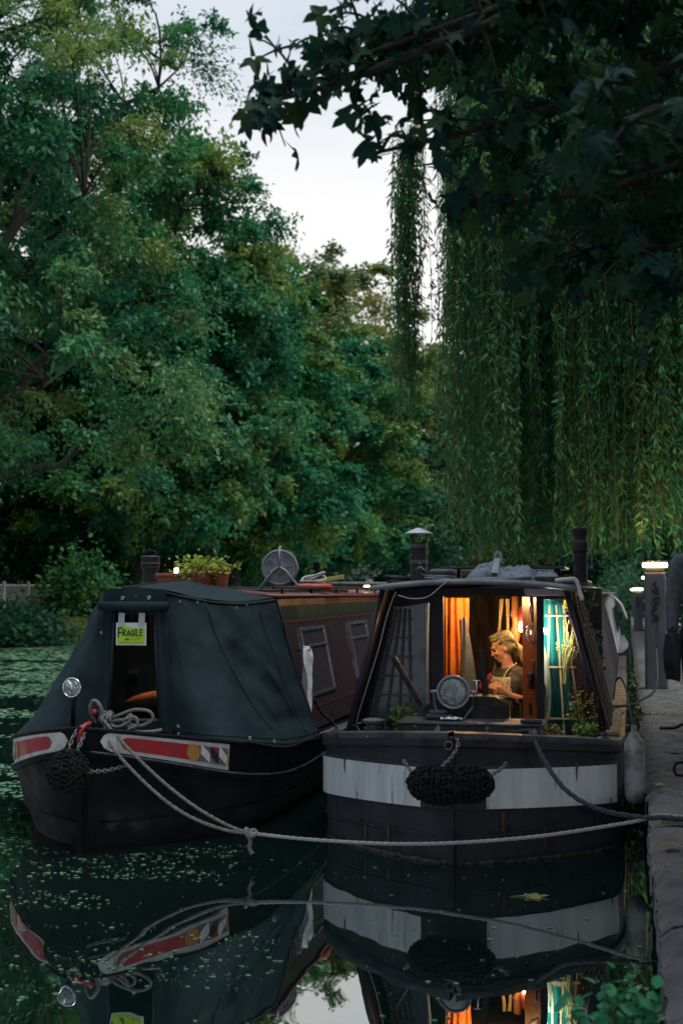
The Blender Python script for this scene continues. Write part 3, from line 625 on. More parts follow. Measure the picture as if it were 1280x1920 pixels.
# ------------------------------------------------------------------ weeping willow
def make_willow():
    rs = np.random.default_rng(77)
    root = thing('weeping_willow', 'weeping willow whose leaf curtains hang behind the right boat down to its roof', 'tree', (1.9, 24.5, 0.38))
    mb = MB()
    tp = [(0.25 * math.sin(t * 3) - 0.9 * t * t, -0.3 * t, 9.0 * t) for t in np.linspace(0, 1, 9)]
    mb.tube(tp, [0.5, 0.42, 0.38, 0.35, 0.32, 0.29, 0.26, 0.22, 0.16], 12)
    P, F, Nn, T, L = [], [], [], [], []; sm = MB()
    def strand(top, bot_z, ct, dens=17):
        x, y, z = top; ln = z - bot_z
        if ln < 0.5: return
        ph = rs.uniform(0, 6); k = max(8, int(ln * dens)); sx, sy = rs.normal(size=2) * 0.035
        t = np.sort(rs.uniform(0, 1, k))
        bul = 0.10 * np.sin(t * PI * 1.6 + ph) * t; cx = x + sx * t * ln * 0.5 + bul; cy = y + sy * t * ln * 0.5 + 0.05 * np.cos(t * 3 + ph) * t; cz = z - ln * t
        p = np.stack([cx, cy, cz], 1) + rs.normal(size=(k, 3)) * 0.03; P.append(p)
        a = rs.uniform(0, 2 * PI, k); F.append(np.stack([np.cos(a) * 0.75, np.sin(a) * 0.75, -np.ones(k) * rs.uniform(0.2, 1.4, k)], 1))
        Nn.append(rs.normal(size=(k, 3)) * 0.6 + np.stack([np.cos(a), np.sin(a), np.ones(k) * 0.6], 1)); T.append(np.clip(ct + rs.normal(size=k) * 0.14, 0, 1)); L.append(rs.uniform(0.7, 1.25, k))
        tt = np.linspace(0, 1, 5)
        sm.tube([(x + sx * u * ln * 0.5 + 0.10 * math.sin(u * PI * 1.6 + ph) * u, y + sy * u * ln * 0.5 + 0.05 * math.cos(u * 3 + ph) * u, z - ln * u) for u in tt], 0.005, 3, cap=False)
    # tresses in world coordinates: (x, y, radius, strands, top, bottom)
    tress = []
    tress += [(-3.38, 20.0, 0.10, 34, 9.3, 4.2), (-3.45, 20.4, 0.08, 14, 9.2, 7.2), (-3.26, 20.3, 0.08, 16, 9.6, 6.4), (-3.40, 20.2, 0.08, 14, 8.6, 4.8)]
    for k in range(120):
        x = rs.uniform(-2.82, 1.35); y = rs.uniform(18.2, 25.0)
        edge = (x + 2.82)
        bot = 1.95 + rs.uniform(0, 0.5) + (0.5 if edge < 0.25 else 0) + (max(0, x - 0.2) * rs.uniform(0.2, 1.6))
        if rs.uniform() < 0.45: bot += rs.uniform(0.5, 4.5)
        tress.append((x, y, rs.uniform(0.07, 0.24), int(rs.uniform(16, 30)), rs.uniform(7.2, 13.0), bot))
    for k in range(60):
        tress.append((rs.uniform(-3.0, 2.2), rs.uniform(17.6, 23), rs.uniform(0.15, 0.3), 9, rs.uniform(10.5, 13.5), rs.uniform(6.5, 9)))
    for (x, y, r, n, zt, zb) in tress:
        ct = rs.uniform(0.0, 0.8)
        lx, ly = x - 1.9, y - 24.5
        # the limb that carries this tress
        a = np.array([-0.9 * 0.6, -0.2, rs.uniform(6.0, 8.6)]); c = np.array([lx, ly, zt - 0.38]); mid = (a + c) / 2 + np.array([0, 0, 1.6])
        pts = [a * (1 - s) ** 2 + mid * 2 * s * (1 - s) + c * s * s for s in np.linspace(0, 1, 8)]
        mb.tube(pts, [0.07 * (1 - 0.9 * s) + 0.008 for s in np.linspace(0, 1, 8)], 5, cap=False)
        for j in range(n):
            ox, oy = rs.normal(size=2) * r
            strand((lx + ox, ly + oy, zt - 0.38 - rs.uniform(0, 0.8)), zb - 0.38 + abs(rs.normal()) * 1.0, ct + rs.normal() * 0.1)
    mb.build('trunk', 'bark', root, smooth=True)
    P = np.concatenate(P); L = np.concatenate(L)
    cr = leaf_obj('crown', leaf_mesh('crown', P, np.concatenate(F), np.concatenate(Nn), 0.145 * L, 0.034 * L, np.concatenate(T)), 'leaf_willow', root)
    stuff(sm.build('twig', 'twig', root))
    print('willow leaves', len(P))
make_willow()

# ------------------------------------------------------------------ maple overhanging the camera from the right
def maple_leaf_template():
    # palmate outline with five pointed lobes and side teeth, base at the stalk
    ang = [(-160, 0.42), (-138, 0.62), (-126, 0.72), (-112, 0.62), (-94, 0.60), (-78, 0.84), (-64, 1.04), (-54, 0.86), (-42, 0.78), (-28, 0.64), (-20, 0.84), (-12, 0.98), (0, 1.25), (12, 0.98), (20, 0.84), (28, 0.64), (42, 0.78), (54, 0.86), (64, 1.04), (78, 0.84), (94, 0.60), (112, 0.62), (126, 0.72), (138, 0.62), (160, 0.42)]
    v = [(0.35, 0, 0.0)]
    for a, r in ang:
        x = 0.35 + 0.52 * r * math.cos(R(a)); y = 0.52 * r * math.sin(R(a))
        v.append((x, y, -0.20 * r * r + 0.05 * abs(math.sin(R(a * 3)))))
    n = len(ang)
    f = [(0, i, i + 1) for i in range(1, n)]
    v += [(-0.42, 0.012, 0.12), (-0.42, -0.012, 0.12)]; b = len(v)
    f += [(1, n, b - 2, b - 1)]
    return np.array(v), f
MAPLE = maple_leaf_template()
def make_maple():
    rs = np.random.default_rng(5)
    root = thing('maple_tree', 'maple tree whose dark lobed leaves hang close to the camera from upper right', 'tree', (3.1, 3.6, 0.4))
    o = np.array([3.1, 3.6, 0.4]); mb = MB()
    tk = [(0, 0, -0.1), (0.05, 0.02, 1.2), (0.0, 0.05, 2.4), (-0.15, 0.1, 3.5), (-0.2, 0.2, 4.6), (-0.2, 0.3, 6.0)]
    mb.tube(smoothpath(tk, 3), list(np.linspace(0.2, 0.07, 16)), 10)
    leaves = []      # (pos, fwd, normal, size, tint)
    def twig(a, b, n, drop=0.1):
        a = np.array(a); b = np.array(b); m = (a + b) / 2 + np.array([0, 0, 0.08]); pts = [a * (1 - s) ** 2 + m * 2 * s * (1 - s) + b * s * s for s in np.linspace(0, 1, 6)]
        mb.tube([p - o for p in pts], list(np.linspace(0.009, 0.003, 6)), 4, cap=False)
        d = b - a; d /= np.linalg.norm(d) + 1e-6
        for k in range(n):
            s = rs.uniform(0.2, 1.05); p = a * (1 - s) ** 2 + m * 2 * s * (1 - s) + b * s * s + rs.normal(size=3) * 0.035
            w = rs.normal(size=3) * 0.7 + d * 0.6 + np.array([0, 0, -0.75]); nn = rs.normal(size=3) * 0.6 + np.array([-0.1, -0.45, 0.8])
            leaves.append((p, w, nn, rs.uniform(0.06, 0.13), np.clip(rs.normal(0.4, 0.33), 0, 1)))
    # limbs: each a curved bough with side twigs, reaching out over the water
    boughs = [
        ([(2.9, 3.8, 4.2), (1.9, 4.3, 4.3), (0.7, 4.5, 4.1), (-0.5, 4.6, 3.85), (-1.32, 4.7, 3.68)], 40, 7),
        ([(2.9, 3.8, 3.9), (1.8, 4.3, 3.95), (0.6, 4.6, 3.72), (-0.3, 4.7, 3.50), (-1.0, 4.8, 3.42)], 48, 8),
        ([(2.9, 3.8, 3.5), (1.8, 4.3, 3.6), (0.7, 4.6, 3.42), (0.0, 4.8, 3.24), (-0.62, 4.9, 3.22)], 52, 8),
        ([(2.9, 3.8, 3.2), (1.8, 4.2, 3.25), (0.8, 4.5, 3.1), (0.25, 4.7, 2.98), (-0.2, 4.8, 2.98)], 46, 8),
        ([(2.9, 3.8, 3.0), (1.7, 4.0, 3.1), (0.8, 4.3, 2.95), (0.4, 4.5, 2.82), (0.16, 4.6, 2.78)], 30, 8),
        ([(2.8, 3.9, 4.8), (1.6, 4.6, 4.7), (0.4, 5.0, 4.45), (-0.6, 5.2, 4.2), (-1.2, 5.4, 4.05)], 40, 8),
        ([(2.8, 4.2, 3.6), (1.8, 5.0, 3.65), (0.8, 5.4, 3.45), (0.1, 5.6, 3.3), (-0.4, 5.7, 3.25)], 44, 9),
        ([(2.8, 4.2, 4.3), (1.7, 5.0, 4.3), (0.5, 5.5, 4.1), (-0.2, 5.7, 3.9), (-0.8, 5.8, 3.75)], 46, 9),
        ([(2.0, 4.3, 4.3), (0.5, 4.5, 4.05), (-0.5, 4.6, 3.80), (-1.05, 4.65, 3.66), (-1.42, 4.7, 3.62)], 40, 7),
        ([(2.0, 4.3, 4.6), (0.5, 4.6, 4.35), (-0.4, 4.7, 4.05), (-0.9, 4.75, 3.9), (-1.2, 4.8, 3.86)], 40, 7),
        ([(2.8, 4.0, 4.4), (1.5, 4.8, 4.45), (0.3, 5.3, 4.3), (-0.5, 5.5, 4.15), (-0.95, 5.6, 4.1)], 44, 9),
        ([(2.8, 4.0, 3.8), (1.5, 5.2, 3.9), (0.6, 5.8, 3.8), (0.0, 6.0, 3.75), (-0.5, 6.1, 3.7)], 44, 9),
        ([(2.8, 4.0, 4.1), (1.5, 4.4, 4.15), (0.5, 4.5, 4.0), (-0.1, 4.6, 3.9), (-0.6, 4.7, 3.82)], 44, 9),
        ([(2.8, 3.6, 3.6), (1.7, 3.7, 3.65), (0.8, 3.75, 3.4), (0.3, 3.8, 3.2), (-0.05, 3.85, 3.12)], 34, 8),
    ]
    for pts, nt_, nl in boughs:
        pp = smoothpath(pts, 5); k = len(pp)
        mb.tube([Vector(p) - Vector(o) for p in pp], list(np.linspace(0.035, 0.006, k)), 6, cap=False)
        for j in range(nt_):
            i = int(rs.uniform(0.12, 1.0) * (k - 1)); a = np.array(pp[i]); fr = i / (k - 1)
            d = rs.normal(size=3) * np.array([0.8, 0.7, 0.45]) + np.array([-0.5, 0, -0.25 + 0.1 * rs.normal()])
            d = d / np.linalg.norm(d) * rs.uniform(0.18, 0.42) * (1.15 - 0.45 * fr)
            twig(a, a + d, nl if fr < 0.75 else nl - 3)
    mb.build('trunk', 'bark', root, smooth=True)
    # the largest leaves singly, the others together
    tv, tf = MAPLE
    def sz(l):
        d = np.linalg.norm(l[0] - np.array([0, 0, 1.73])); return l[3] / d
    F_ = np.array([-math.sin(R(YAW)), math.cos(R(YAW)), 0.06]); F_ = F_ / np.linalg.norm(F_)
    def inview(l):
        d = l[0] - np.array([0, 0, 1.73]); w = d @ F_; x = (d @ np.array([math.cos(R(YAW)), math.sin(R(YAW)), 0])) / w; z = (d[2] * math.cos(0.06) - 0.06 * math.hypot(d[0], d[1])) / w
        return abs(x) < 0.27 and abs(z) < 0.41
    vis = sorted([l for l in leaves if inview(l)], key=sz, reverse=True)
    one = vis[:300]; ids = {id(l) for l in one}; rest = [l for l in leaves if id(l) not in ids]
    mats = []
    protos = []
    for q in range(5):
        v = tv.copy(); v[:, 2] += 0.10 * np.sin(v[:, 0] * 5 + q) + (0.12 * (q - 2)) * v[:, 1] ** 2; v[:, 1] *= 1 + 0.08 * (q - 2)
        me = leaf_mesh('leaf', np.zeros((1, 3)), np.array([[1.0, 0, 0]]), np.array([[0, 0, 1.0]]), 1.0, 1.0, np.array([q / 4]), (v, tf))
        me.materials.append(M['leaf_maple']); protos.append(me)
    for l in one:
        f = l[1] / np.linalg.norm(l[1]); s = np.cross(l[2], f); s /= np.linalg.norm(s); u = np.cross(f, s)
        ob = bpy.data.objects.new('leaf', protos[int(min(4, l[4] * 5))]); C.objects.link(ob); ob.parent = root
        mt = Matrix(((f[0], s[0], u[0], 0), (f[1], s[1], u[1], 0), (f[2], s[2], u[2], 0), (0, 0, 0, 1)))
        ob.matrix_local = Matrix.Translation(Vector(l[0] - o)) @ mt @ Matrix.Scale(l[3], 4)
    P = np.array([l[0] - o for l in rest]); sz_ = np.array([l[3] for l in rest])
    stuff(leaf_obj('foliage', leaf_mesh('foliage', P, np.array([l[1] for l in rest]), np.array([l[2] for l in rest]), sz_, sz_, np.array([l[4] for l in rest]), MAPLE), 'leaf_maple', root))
    print('maple leaves', len(leaves), len(vis))
make_maple()
# ================================================================== NARROWBOATS
def hull_sweep(mb, wf, zf, rows, s0, s1, ns, sides=(-1, 1), smax_s=None):
    """rows: list of (z-function, outward offset); sweeps each side of the hull from the stem aft"""
    ss = [s0 + (s1 - s0) * (i / ns) ** 2.2 for i in range(ns + 1)]
    for sd_ in sides:
        def pt(u, v):
            s = ss[int(round(u * ns))]; zfun, off = rows[int(round(v * (len(rows) - 1)))]
            return plan(wf, sd_, s, off, zfun(s))
        mb.grid(pt, ns, len(rows) - 1)
def plan(wf, side, s, off, z, rake=0.0):
    w = wf(s); d = (wf(s + 0.012) - wf(max(0, s - 0.012))) / (0.024 if s > 0.012 else s + 0.012)
    n = Vector((1, -d, 0)).normalized()
    if s < 0.02: n = Vector((0.25, -1, 0)).normalized()
    x = max(0.0, w + n.x * off)
    return (side * x, s + n.y * off - rake * max(0, z), z)
def rope_tube(name, pts, r, m, parent=None, n=8, strands=True, seg=10):
    """a laid rope: three strands wound round the path"""
    pp = smoothpath(pts, seg)
    # resample evenly
    ln = [0]
    for a, b in zip(pp, pp[1:]): ln.append(ln[-1] + (b - a).length)
    tot = ln[-1]; step = r * 1.6; k = max(6, min(700, int(tot / step))); q = []
    j = 0
    for i in range(k + 1):
        d = tot * i / k
        while j < len(ln) - 2 and ln[j + 1] < d: j += 1
        t = (d - ln[j]) / max(1e-9, ln[j + 1] - ln[j]); q.append(pp[j].lerp(pp[j + 1], t))
    mb = MB()
    for st_ in range(3):
        path_ = []
        for i, p in enumerate(q):
            d = (q[min(i + 1, k)] - q[max(i - 1, 0)]).normalized(); a = d.cross(Vector((0.1, 0.2, 1))).normalized(); b = d.cross(a)
            th = 2 * PI * st_ / 3 + i * 0.75
            path_.append(p + (a * math.cos(th) + b * math.sin(th)) * r * 0.5)
        mb.tube(path_, r * 0.6, 5)
    return mb.build(name, m, parent, smooth=True)
def chain(parent_or_none, pts, link=0.022, r=0.0045, m='chain', name='link'):
    pp = smoothpath(pts, 12); ln = 0; out = []; nxt = 0; kk = 0
    for a, b in zip(pp, pp[1:]):
        d = (b - a); L_ = d.length
        while nxt <= ln + L_:
            p = a.lerp(b, (nxt - ln) / max(L_, 1e-9)); dv = d.normalized()
            q = dv.to_track_quat('X', 'Z').to_matrix() @ Matrix.Rotation(PI / 2 * (kk % 2), 3, 'X')
            out.append((p, q)); nxt += link * 1.35; kk += 1
        ln += L_
    proto = MB()
    for i in range(14):
        pass
    ring = [Vector((math.cos(t) * link * 0.95 if abs(math.cos(t)) < 2 else 0, math.sin(t) * link * 0.5, 0)) for t in np.linspace(0, 2 * PI, 13)[:-1]]
    n = len(ring); vs = []
    for i in range(n):
        d = (ring[(i + 1) % n] - ring[i - 1]).normalized(); a = Vector((0, 0, 1)); b = d.cross(a)
        for j in range(5):
            th = 2 * PI * j / 5; vs.append(ring[i] + (a * math.cos(th) + b * math.sin(th)) * r)
    proto.add(vs, [(i * 5 + j, ((i + 1) % n) * 5 + j, ((i + 1) % n) * 5 + (j + 1) % 5, i * 5 + (j + 1) % 5) for i in range(n) for j in range(5)])
    base = None
    for p, q in out:
        if base is None: base = proto.build(name, m, parent_or_none, smooth=True); o = base
        else: o = base.copy(); C.objects.link(o)
        o.matrix_local = Matrix.Translation(p) @ q.to_4x4()
def knobbly(c, r, rows, per, seed, knot=0.03, squash=1.0, sausage=False):
    """a woven rope fender: rows of knots laid over a rounded core"""
    mb = MB(); rs = np.random.default_rng(seed)
    mb.ellipsoid(c, (r[0] * 0.93, r[1] * 0.93, r[2] * 0.93), 20, 14)
    for i in range(rows):
        a = PI * (i + 0.5) / rows
        k = max(4, int(per * math.sin(a)))
        for j in range(k):
            b = 2 * PI * (j + 0.5 * (i % 2)) / k
            n = Vector((math.cos(a), math.sin(a) * math.cos(b), math.sin(a) * math.sin(b)))
            p = Vector(c) + Vector((n.x * r[0], n.y * r[1], n.z * r[2]))
            q = n.to_track_quat('Z', 'Y').to_matrix() @ Matrix.Rotation(0.7 * (1 if i % 2 else -1), 3, 'Z')
            kk = knot * rs.uniform(0.7, 1.3); p = p + n * rs.normal() * knot * 0.22; q = q @ Matrix.Rotation(rs.normal() * 0.5, 3, 'Z')
            mb.ellipsoid(p, (kk * 1.05, kk * 0.62, kk * 0.55), 7, 5, q)
    return mb
def headlamp(parent, c, r, m_rim='dull_iron', tilt=0.0, depth=0.6):
    """round boat lamp facing the bow (-y): bowl, rim, reflector, lens"""
    rot = Matrix.Rotation(PI / 2 + tilt, 3, 'X')
    MB().lathe([(0.0, -depth * r * 1.25), (r * 0.35, -depth * r * 1.2), (r * 0.75, -depth * r * 0.8), (r * 0.95, -depth * r * 0.3), (r, 0.0)], c, 28, rot).build('lamp_bowl', m_rim, parent, smooth=True)
    MB().torus(c, r * 0.98, r * 0.085, 32, 8, rot).build('lamp_rim', m_rim, parent, smooth=True)
    MB().lathe([(0.02 * r, -r * 0.5), (r * 0.3, -r * 0.46), (r * 0.6, -r * 0.3), (r * 0.9, -r * 0.03)], c, 28, rot).build('reflector', 'reflector', parent, smooth=True)
    MB().lathe([(0.001, -r * 0.34), (r * 0.1, -r * 0.33), (r * 0.13, -r * 0.2), (r * 0.1, -r * 0.1), (0.001, -r * 0.06)], c, 14, rot).build('lamp_bulb', 'steel', parent, smooth=True)
    MB().lathe([(0.001, r * 0.12), (r * 0.35, r * 0.10), (r * 0.7, r * 0.05), (r * 0.92, 0.0)], c, 28, rot).build('lens', 'lamp_glass', parent, smooth=True)

# ------------------------------------------------------------------ right boat: black hull, white band, lit cabin
RB = thing('narrowboat', 'black narrowboat with a white bow band and a lit open cabin beside the quay', 'narrowboat', (-1.10, 8.17, 0), 0, 'narrowboats moored side by side')
w2 = curve_fn([0, 0.05, 0.15, 0.28, 0.45, 0.62, 0.76, 0.88, 1.1, 2.0, 14.0], [0.012, 0.16, 0.345, 0.53, 0.735, 0.90, 0.99, 1.02, 1.035, 1.04, 1.04])
zg2 = lambda s: 0.815 - 0.115 * min(1, s / 0.85) - 0.03 * min(1, max(0, s - 0.85) / 2)
zb0 = lambda s: 0.345 - 0.05 * min(1, s / 0.9)
zb1 = lambda s: 0.605 - 0.045 * min(1, s / 0.9)
mb = MB()
hull_sweep(mb, w2, zg2, [(lambda s: -0.35, -0.05), (lambda s: 0.0, -0.012), (lambda s: zb0(s) - 0.012, 0.0), (lambda s: zb0(s), 0.014), (lambda s: zb1(s), 0.016), (lambda s: zb1(s) + 0.012, 0.004),
    (lambda s: zg2(s) - 0.085, 0.004), (lambda s: zg2(s) - 0.07, 0.03), (lambda s: zg2(s) - 0.035, 0.032), (lambda s: zg2(s) - 0.03, 0.018), (lambda s: zg2(s) - 0.002, 0.018)], 0, 13.0, 54)
mb.build('hull', 'hull_grey', RB, smooth='auto')
def band(name, side, sa, sb_, lo, hi, off, m, parent, wf, ns=30):
    return MB().grid(lambda u, v: plan(wf, side, sa + (sb_ - sa) * u, off, lo(sa + (sb_ - sa) * u) * (1 - v) + hi(sa + (sb_ - sa) * u) * v), ns, 2).build(name, m, parent, smooth=True)
band('painted_band', -1, 0.068, 3.0, lambda s: zb0(s) + 0.004, lambda s: zb1(s) - 0.006, 0.0205, 'hull_white', RB, w2, 60)
band('painted_band', 1, 0.068, 0.775, lambda s: zb0(s) + 0.004, lambda s: zb1(s) - 0.006, 0.0205, 'hull_white', RB, w2, 40)
# weld beads where the bow plates join, and rust-streaked scuffs under the band
for sd_, sp_ in ((-1, (0.13, 0.36, 0.60, 0.80)), (1, (0.16, 0.30, 0.335, 0.52))):
    for s in sp_:
        MB().tube([plan(w2, sd_, s + 0.004 * math.sin(z * 40), 0.022, z) for z in np.linspace(zb0(s) + 0.006, zb1(s) - 0.008, 9)], 0.0022, 5).build('weld_seam', 'hull_white', RB, smooth=True)
for sd_ in (-1, 1):
    MB().tube([plan(w2, sd_, s, 0.001, 0.165 + 0.01 * math.sin(s * 9)) for s in np.linspace(0.03, 4, 60)], 0.006, 6).build('weld_seam', 'hull_grey', RB, smooth=True)
for sd_ in (-1, 1):
    MB().grid(lambda u, v: plan(w2, sd_, 0.01 + 4.0 * u ** 1.6, 0.003 - 0.012 * (1 - v), -0.01 + (0.03 + 0.014 * fbm(u * 40, 0, 3)) * v), 90, 1).build('waterline_grime', 'scum', RB, smooth=True)
for sd_, s, z1_, l_ in ((-1, 0.22, 0.17, 0.10), (-1, 0.36, 0.165, 0.12), (-1, 0.62, 0.28, 0.14), (1, 0.3, 0.17, 0.1), (1, 0.70, 0.34, 0.07), (1, 0.46, 0.60, 0.12), (-1, 0.50, 0.575, 0.09), (1, 0.12, 0.32, 0.12), (1, 0.60, 0.29, 0.12)):
    MB().grid(lambda u, v: plan(w2, sd_, s + (u - 0.5) * 0.016 * (1 - 0.75 * v), 0.0225 if z1_ > 0.31 else 0.0035, z1_ - l_ * v), 3, 6).build('rust_streak', 'rust', RB, smooth=True)
# rows of rivets and a welded seam along the lower plates
for sd_, sx in ((-1, (0.22, 0.34, 0.40)), (1, (0.3,))):
    for s in sx:
        MB().ellipsoid(plan(w2, sd_, s, 0.002, 0.19 - 0.02 * s), 0.012, 8, 6).build('drain_hole', 'panel_black', RB, smooth=True)
# gunwale rail
mb = MB()
for sd_ in (-1, 1):
    prof = [(0.026, -0.03), (0.03, 0.0), (0.026, 0.012), (-0.085, 0.014), (-0.09, -0.03)]
    ss = [13.0 * (i / 50) ** 2.2 for i in range(51)]
    def rp(u, v):
        s = ss[int(round(u * 50))]; o_, dz = prof[int(round(v * 4))]
        p = plan(w2, sd_, max(s, 0.0), o_, zg2(s) + dz)
        if s < 0.07 and o_ < 0: p = (p[0] * 0.35, max(p[1], 0.09), p[2])
        return p
    mb.grid(rp, 50, 4)
mb.build('gunwale', 'rail_paint', RB, smooth='auto')
# foredeck following the plan shape
ss = [0.06 + 1.72 * i / 24 for i in range(25)]
MB().grid(lambda u, v: ((2 * v - 1) * max(0.02, w2(ss[int(round(u * 24))]) - 0.07), ss[int(round(u * 24))], zg2(ss[int(round(u * 24))]) - 0.045 + 0.02 * (1 - (2 * v - 1) ** 2)), 24, 8).build('foredeck', 'deck_grey', RB, smooth=True)
# stem plate and raised deck hatch with peeling paint
MB().hexa([(-0.008, -0.012, -0.3), (0.008, -0.012, -0.3), (0.03, 0.04, -0.3), (-0.03, 0.04, -0.3)], [(-0.012, -0.024, 0.80), (0.012, -0.024, 0.80), (0.04, 0.04, 0.80), (-0.04, 0.04, 0.80)]).build('stem_post', 'hull_grey', RB, bevel=0.008)
hatch = MB().box((0.06, 0.62, 0.765), (0.94, 0.36, 0.13)).build('deck_hatch', 'peeling', RB, bevel=0.012)
MB().box((0.06, 0.62, 0.836), (0.98, 0.40, 0.016)).build('hatch_lid', 'rail_paint', hatch, bevel=0.006)
# gas locker with rounded shoulders
def locker(u, v):
    a = [(-0.30, 0), (-0.30, 0.05), (-0.27, 0.085), (-0.22, 0.11), (-0.1, 0.125), (0.08, 0.135), (0.20, 0.13), (0.25, 0.11), (0.275, 0.07), (0.28, 0)]
    i = min(9, int(round(u * 9))); x, z = a[i]; return (x - 0.0, 0.76 + 0.22 * v, 0.842 + z * 1.15)
lk = MB().grid(locker, 9, 1)
lk.poly([locker(i / 9, 0) for i in range(10)], (0, 0.004, 0)); lk.poly([locker(i / 9, 1) for i in range(10)], (0, -0.004, 0))
lk.build('gas_locker', 'black_iron', RB, smooth='auto')
# deck bollards (round dollies) and a T stud
for x, s in ((-0.62, 0.56), (0.45, 0.52)):
    d_ = MB().lathe([(0.055, 0.0), (0.05, 0.02), (0.042, 0.06), (0.045, 0.10), (0.075, 0.115), (0.078, 0.13), (0.05, 0.14), (0.001, 0.142)], (x, s, zg2(s) - 0.03), 18).build('dolly', 'dull_iron', RB, smooth='auto')
for x, s in ((-0.90, 0.66), (0.93, 0.74)):
    MB().lathe([(0.05, 0), (0.035, 0.012), (0.012, 0.02), (0.016, 0.045), (0.001, 0.05)], (x, s, zg2(s) + 0.012), 12).build('cleat', 'black_iron', RB, smooth=True)
# cabin: leaning side fins, bulkhead, roof, sides
YF, YB = 1.20, 1.60           # front of the fins, bulkhead plane
zt, zd = 1.735, 0.64
hw = lambda z: 0.955 - (z - 0.655) * (0.955 - 0.69) / (1.735 - 0.655)
for sd_ in (-1, 1):
    t_ = 0.035
    b_ = [(sd_ * hw(zd), YF, zd), (sd_ * (hw(zd) - t_), YF, zd), (sd_ * (hw(zd) - t_), 13, zd), (sd_ * hw(zd), 13, zd)]
    u_ = [(sd_ * hw(zt), YF, zt), (sd_ * (hw(zt) - t_), YF, zt), (sd_ * (hw(zt) - t_), 13, zt), (sd_ * hw(zt), 13, zt)]
    MB().hexa(b_, u_).build('cabin_side', 'dark_frame', RB, bevel=0.006)
    MB().tube([(sd_ * (hw(zd) - 0.02), YF - 0.012, zd + 0.01), (sd_ * (hw(zt) - 0.02), YF - 0.012, zt)], 0.022, 8).build('fin_edge', 'dark_frame', RB, smooth=True)
def roof(u, v):
    x = (2 * u - 1) * 0.745; z = 1.752 + 0.05 * (1 - (2 * u - 1) ** 2)
    return (x, 1.10 + 11.9 * v, z)
rf = MB().grid(roof, 16, 2).build('roof', 'roof_grey', RB, smooth=True, solid=0.03)
MB().tube([(0.745 * k, 1.09, 1.742 + 0.05 * (1 - k * k)) for k in np.linspace(-1, 1, 15)], 0.019, 8).build('roof_lip', 'roof_grey', rf, smooth=True)
MB().grid(lambda u, v: ((2 * u - 1) * 0.66, 1.70 + 3.2 * v, 1.70 + 0.03 * (1 - (2 * u - 1) ** 2)), 10, 2).build('ceiling_lining', 'interior', RB)
for sd_ in (-1, 1):
    MB().tube([(sd_ * 0.66, 1.25, 1.83), (sd_ * 0.66, 8, 1.83)], 0.018, 8).build('handrail', 'black_iron', RB, smooth=True)
MB().box((0.705, 1.12, 1.80), (0.11, 0.05, 0.03)).build('rail_end', 'roof_grey', RB, bevel=0.01)
# side fin outer face on the quay side: upright boards
for k in range(6):
    y0 = YF + 0.02 + k * 0.27 + 0.02 * math.sin(k * 3)
    l0, l1 = 0.245, 0.235
    n_ = 0.012 + 0.012 * (k % 2)
    top = zt - 0.02 - 0.03 * ((k * 5) % 3)
    MB().hexa([(hw(zd + .02) + n_, y0, zd + .02), (hw(zd + .02) + n_ + 0.02, y0, zd + .02), (hw(zd + .02) + n_ + 0.02, y0 + l0, zd + .02), (hw(zd + .02) + n_, y0 + l0, zd + .02)],
              [(hw(top) + n_, y0 + 0.01, top), (hw(top) + n_ + 0.02, y0 + 0.01, top), (hw(top) + n_ + 0.02, y0 + 0.01 + l1, top), (hw(top) + n_, y0 + 0.01 + l1, top)]).build('side_board', 'wood_old', RB, bevel=0.004)
MB().box((0.985, 2.4, 0.725), (0.10, 2.6, 0.03)).build('side_plank', 'wood_gunwale', RB, bevel=0.006)
mb = MB().tube(smoothpath([(0.60, 1.12, 1.80), (0.70, 1.10, 1.81), (0.745, 1.10, 1.80), (0.765, 1.10, 1.74), (0.79, 1.10, 1.66)], 5), 0.016, 8); mb.build('rail_hook', 'white_paint', RB, smooth=True)

# bulkhead: posts, header, panels round two windows and the doorway
zh = 1.69
def bpan(name, quad, m, y=YB, t=0.03, parent=RB, bevel=0.004):
    q = [(x, y, z) for x, z in quad]; return MB().poly(q, (0, t, 0)).build(name, m, parent, bevel=bevel)
DX0, DX1 = -0.275, 0.325          # doorway
bpan('header', [(-hw(zh) + 0.04, zh), (hw(zh) - 0.04, zh), (hw(zt) - 0.04, zt + 0.01), (-hw(zt) + 0.04, zt + 0.01)], 'dark_frame', YB - 0.008, 0.06)
bpan('door_post', [(DX0 - 0.10, 0.5), (DX0, 0.5), (DX0, zh - 0.002), (DX0 - 0.10, zh - 0.002)], 'dark_frame', YB - 0.012, 0.07)
bpan('door_post', [(DX1, 0.5), (DX1 + 0.05, 0.5), (DX1 + 0.05, zh - 0.002), (DX1, zh - 0.002)], 'dark_frame', YB - 0.012, 0.07)
bpan('sill_panel', [(-hw(0.62) + 0.04, 0.5), (DX0 - 0.102, 0.5), (DX0 - 0.102, 0.72), (-hw(0.72) + 0.04, 0.72)], 'dark_frame')
bpan('sill_panel', [(DX1 + 0.052, 0.5), (hw(0.62) - 0.04, 0.5), (hw(0.72) - 0.04, 0.72), (DX1 + 0.052, 0.72)], 'dark_frame')
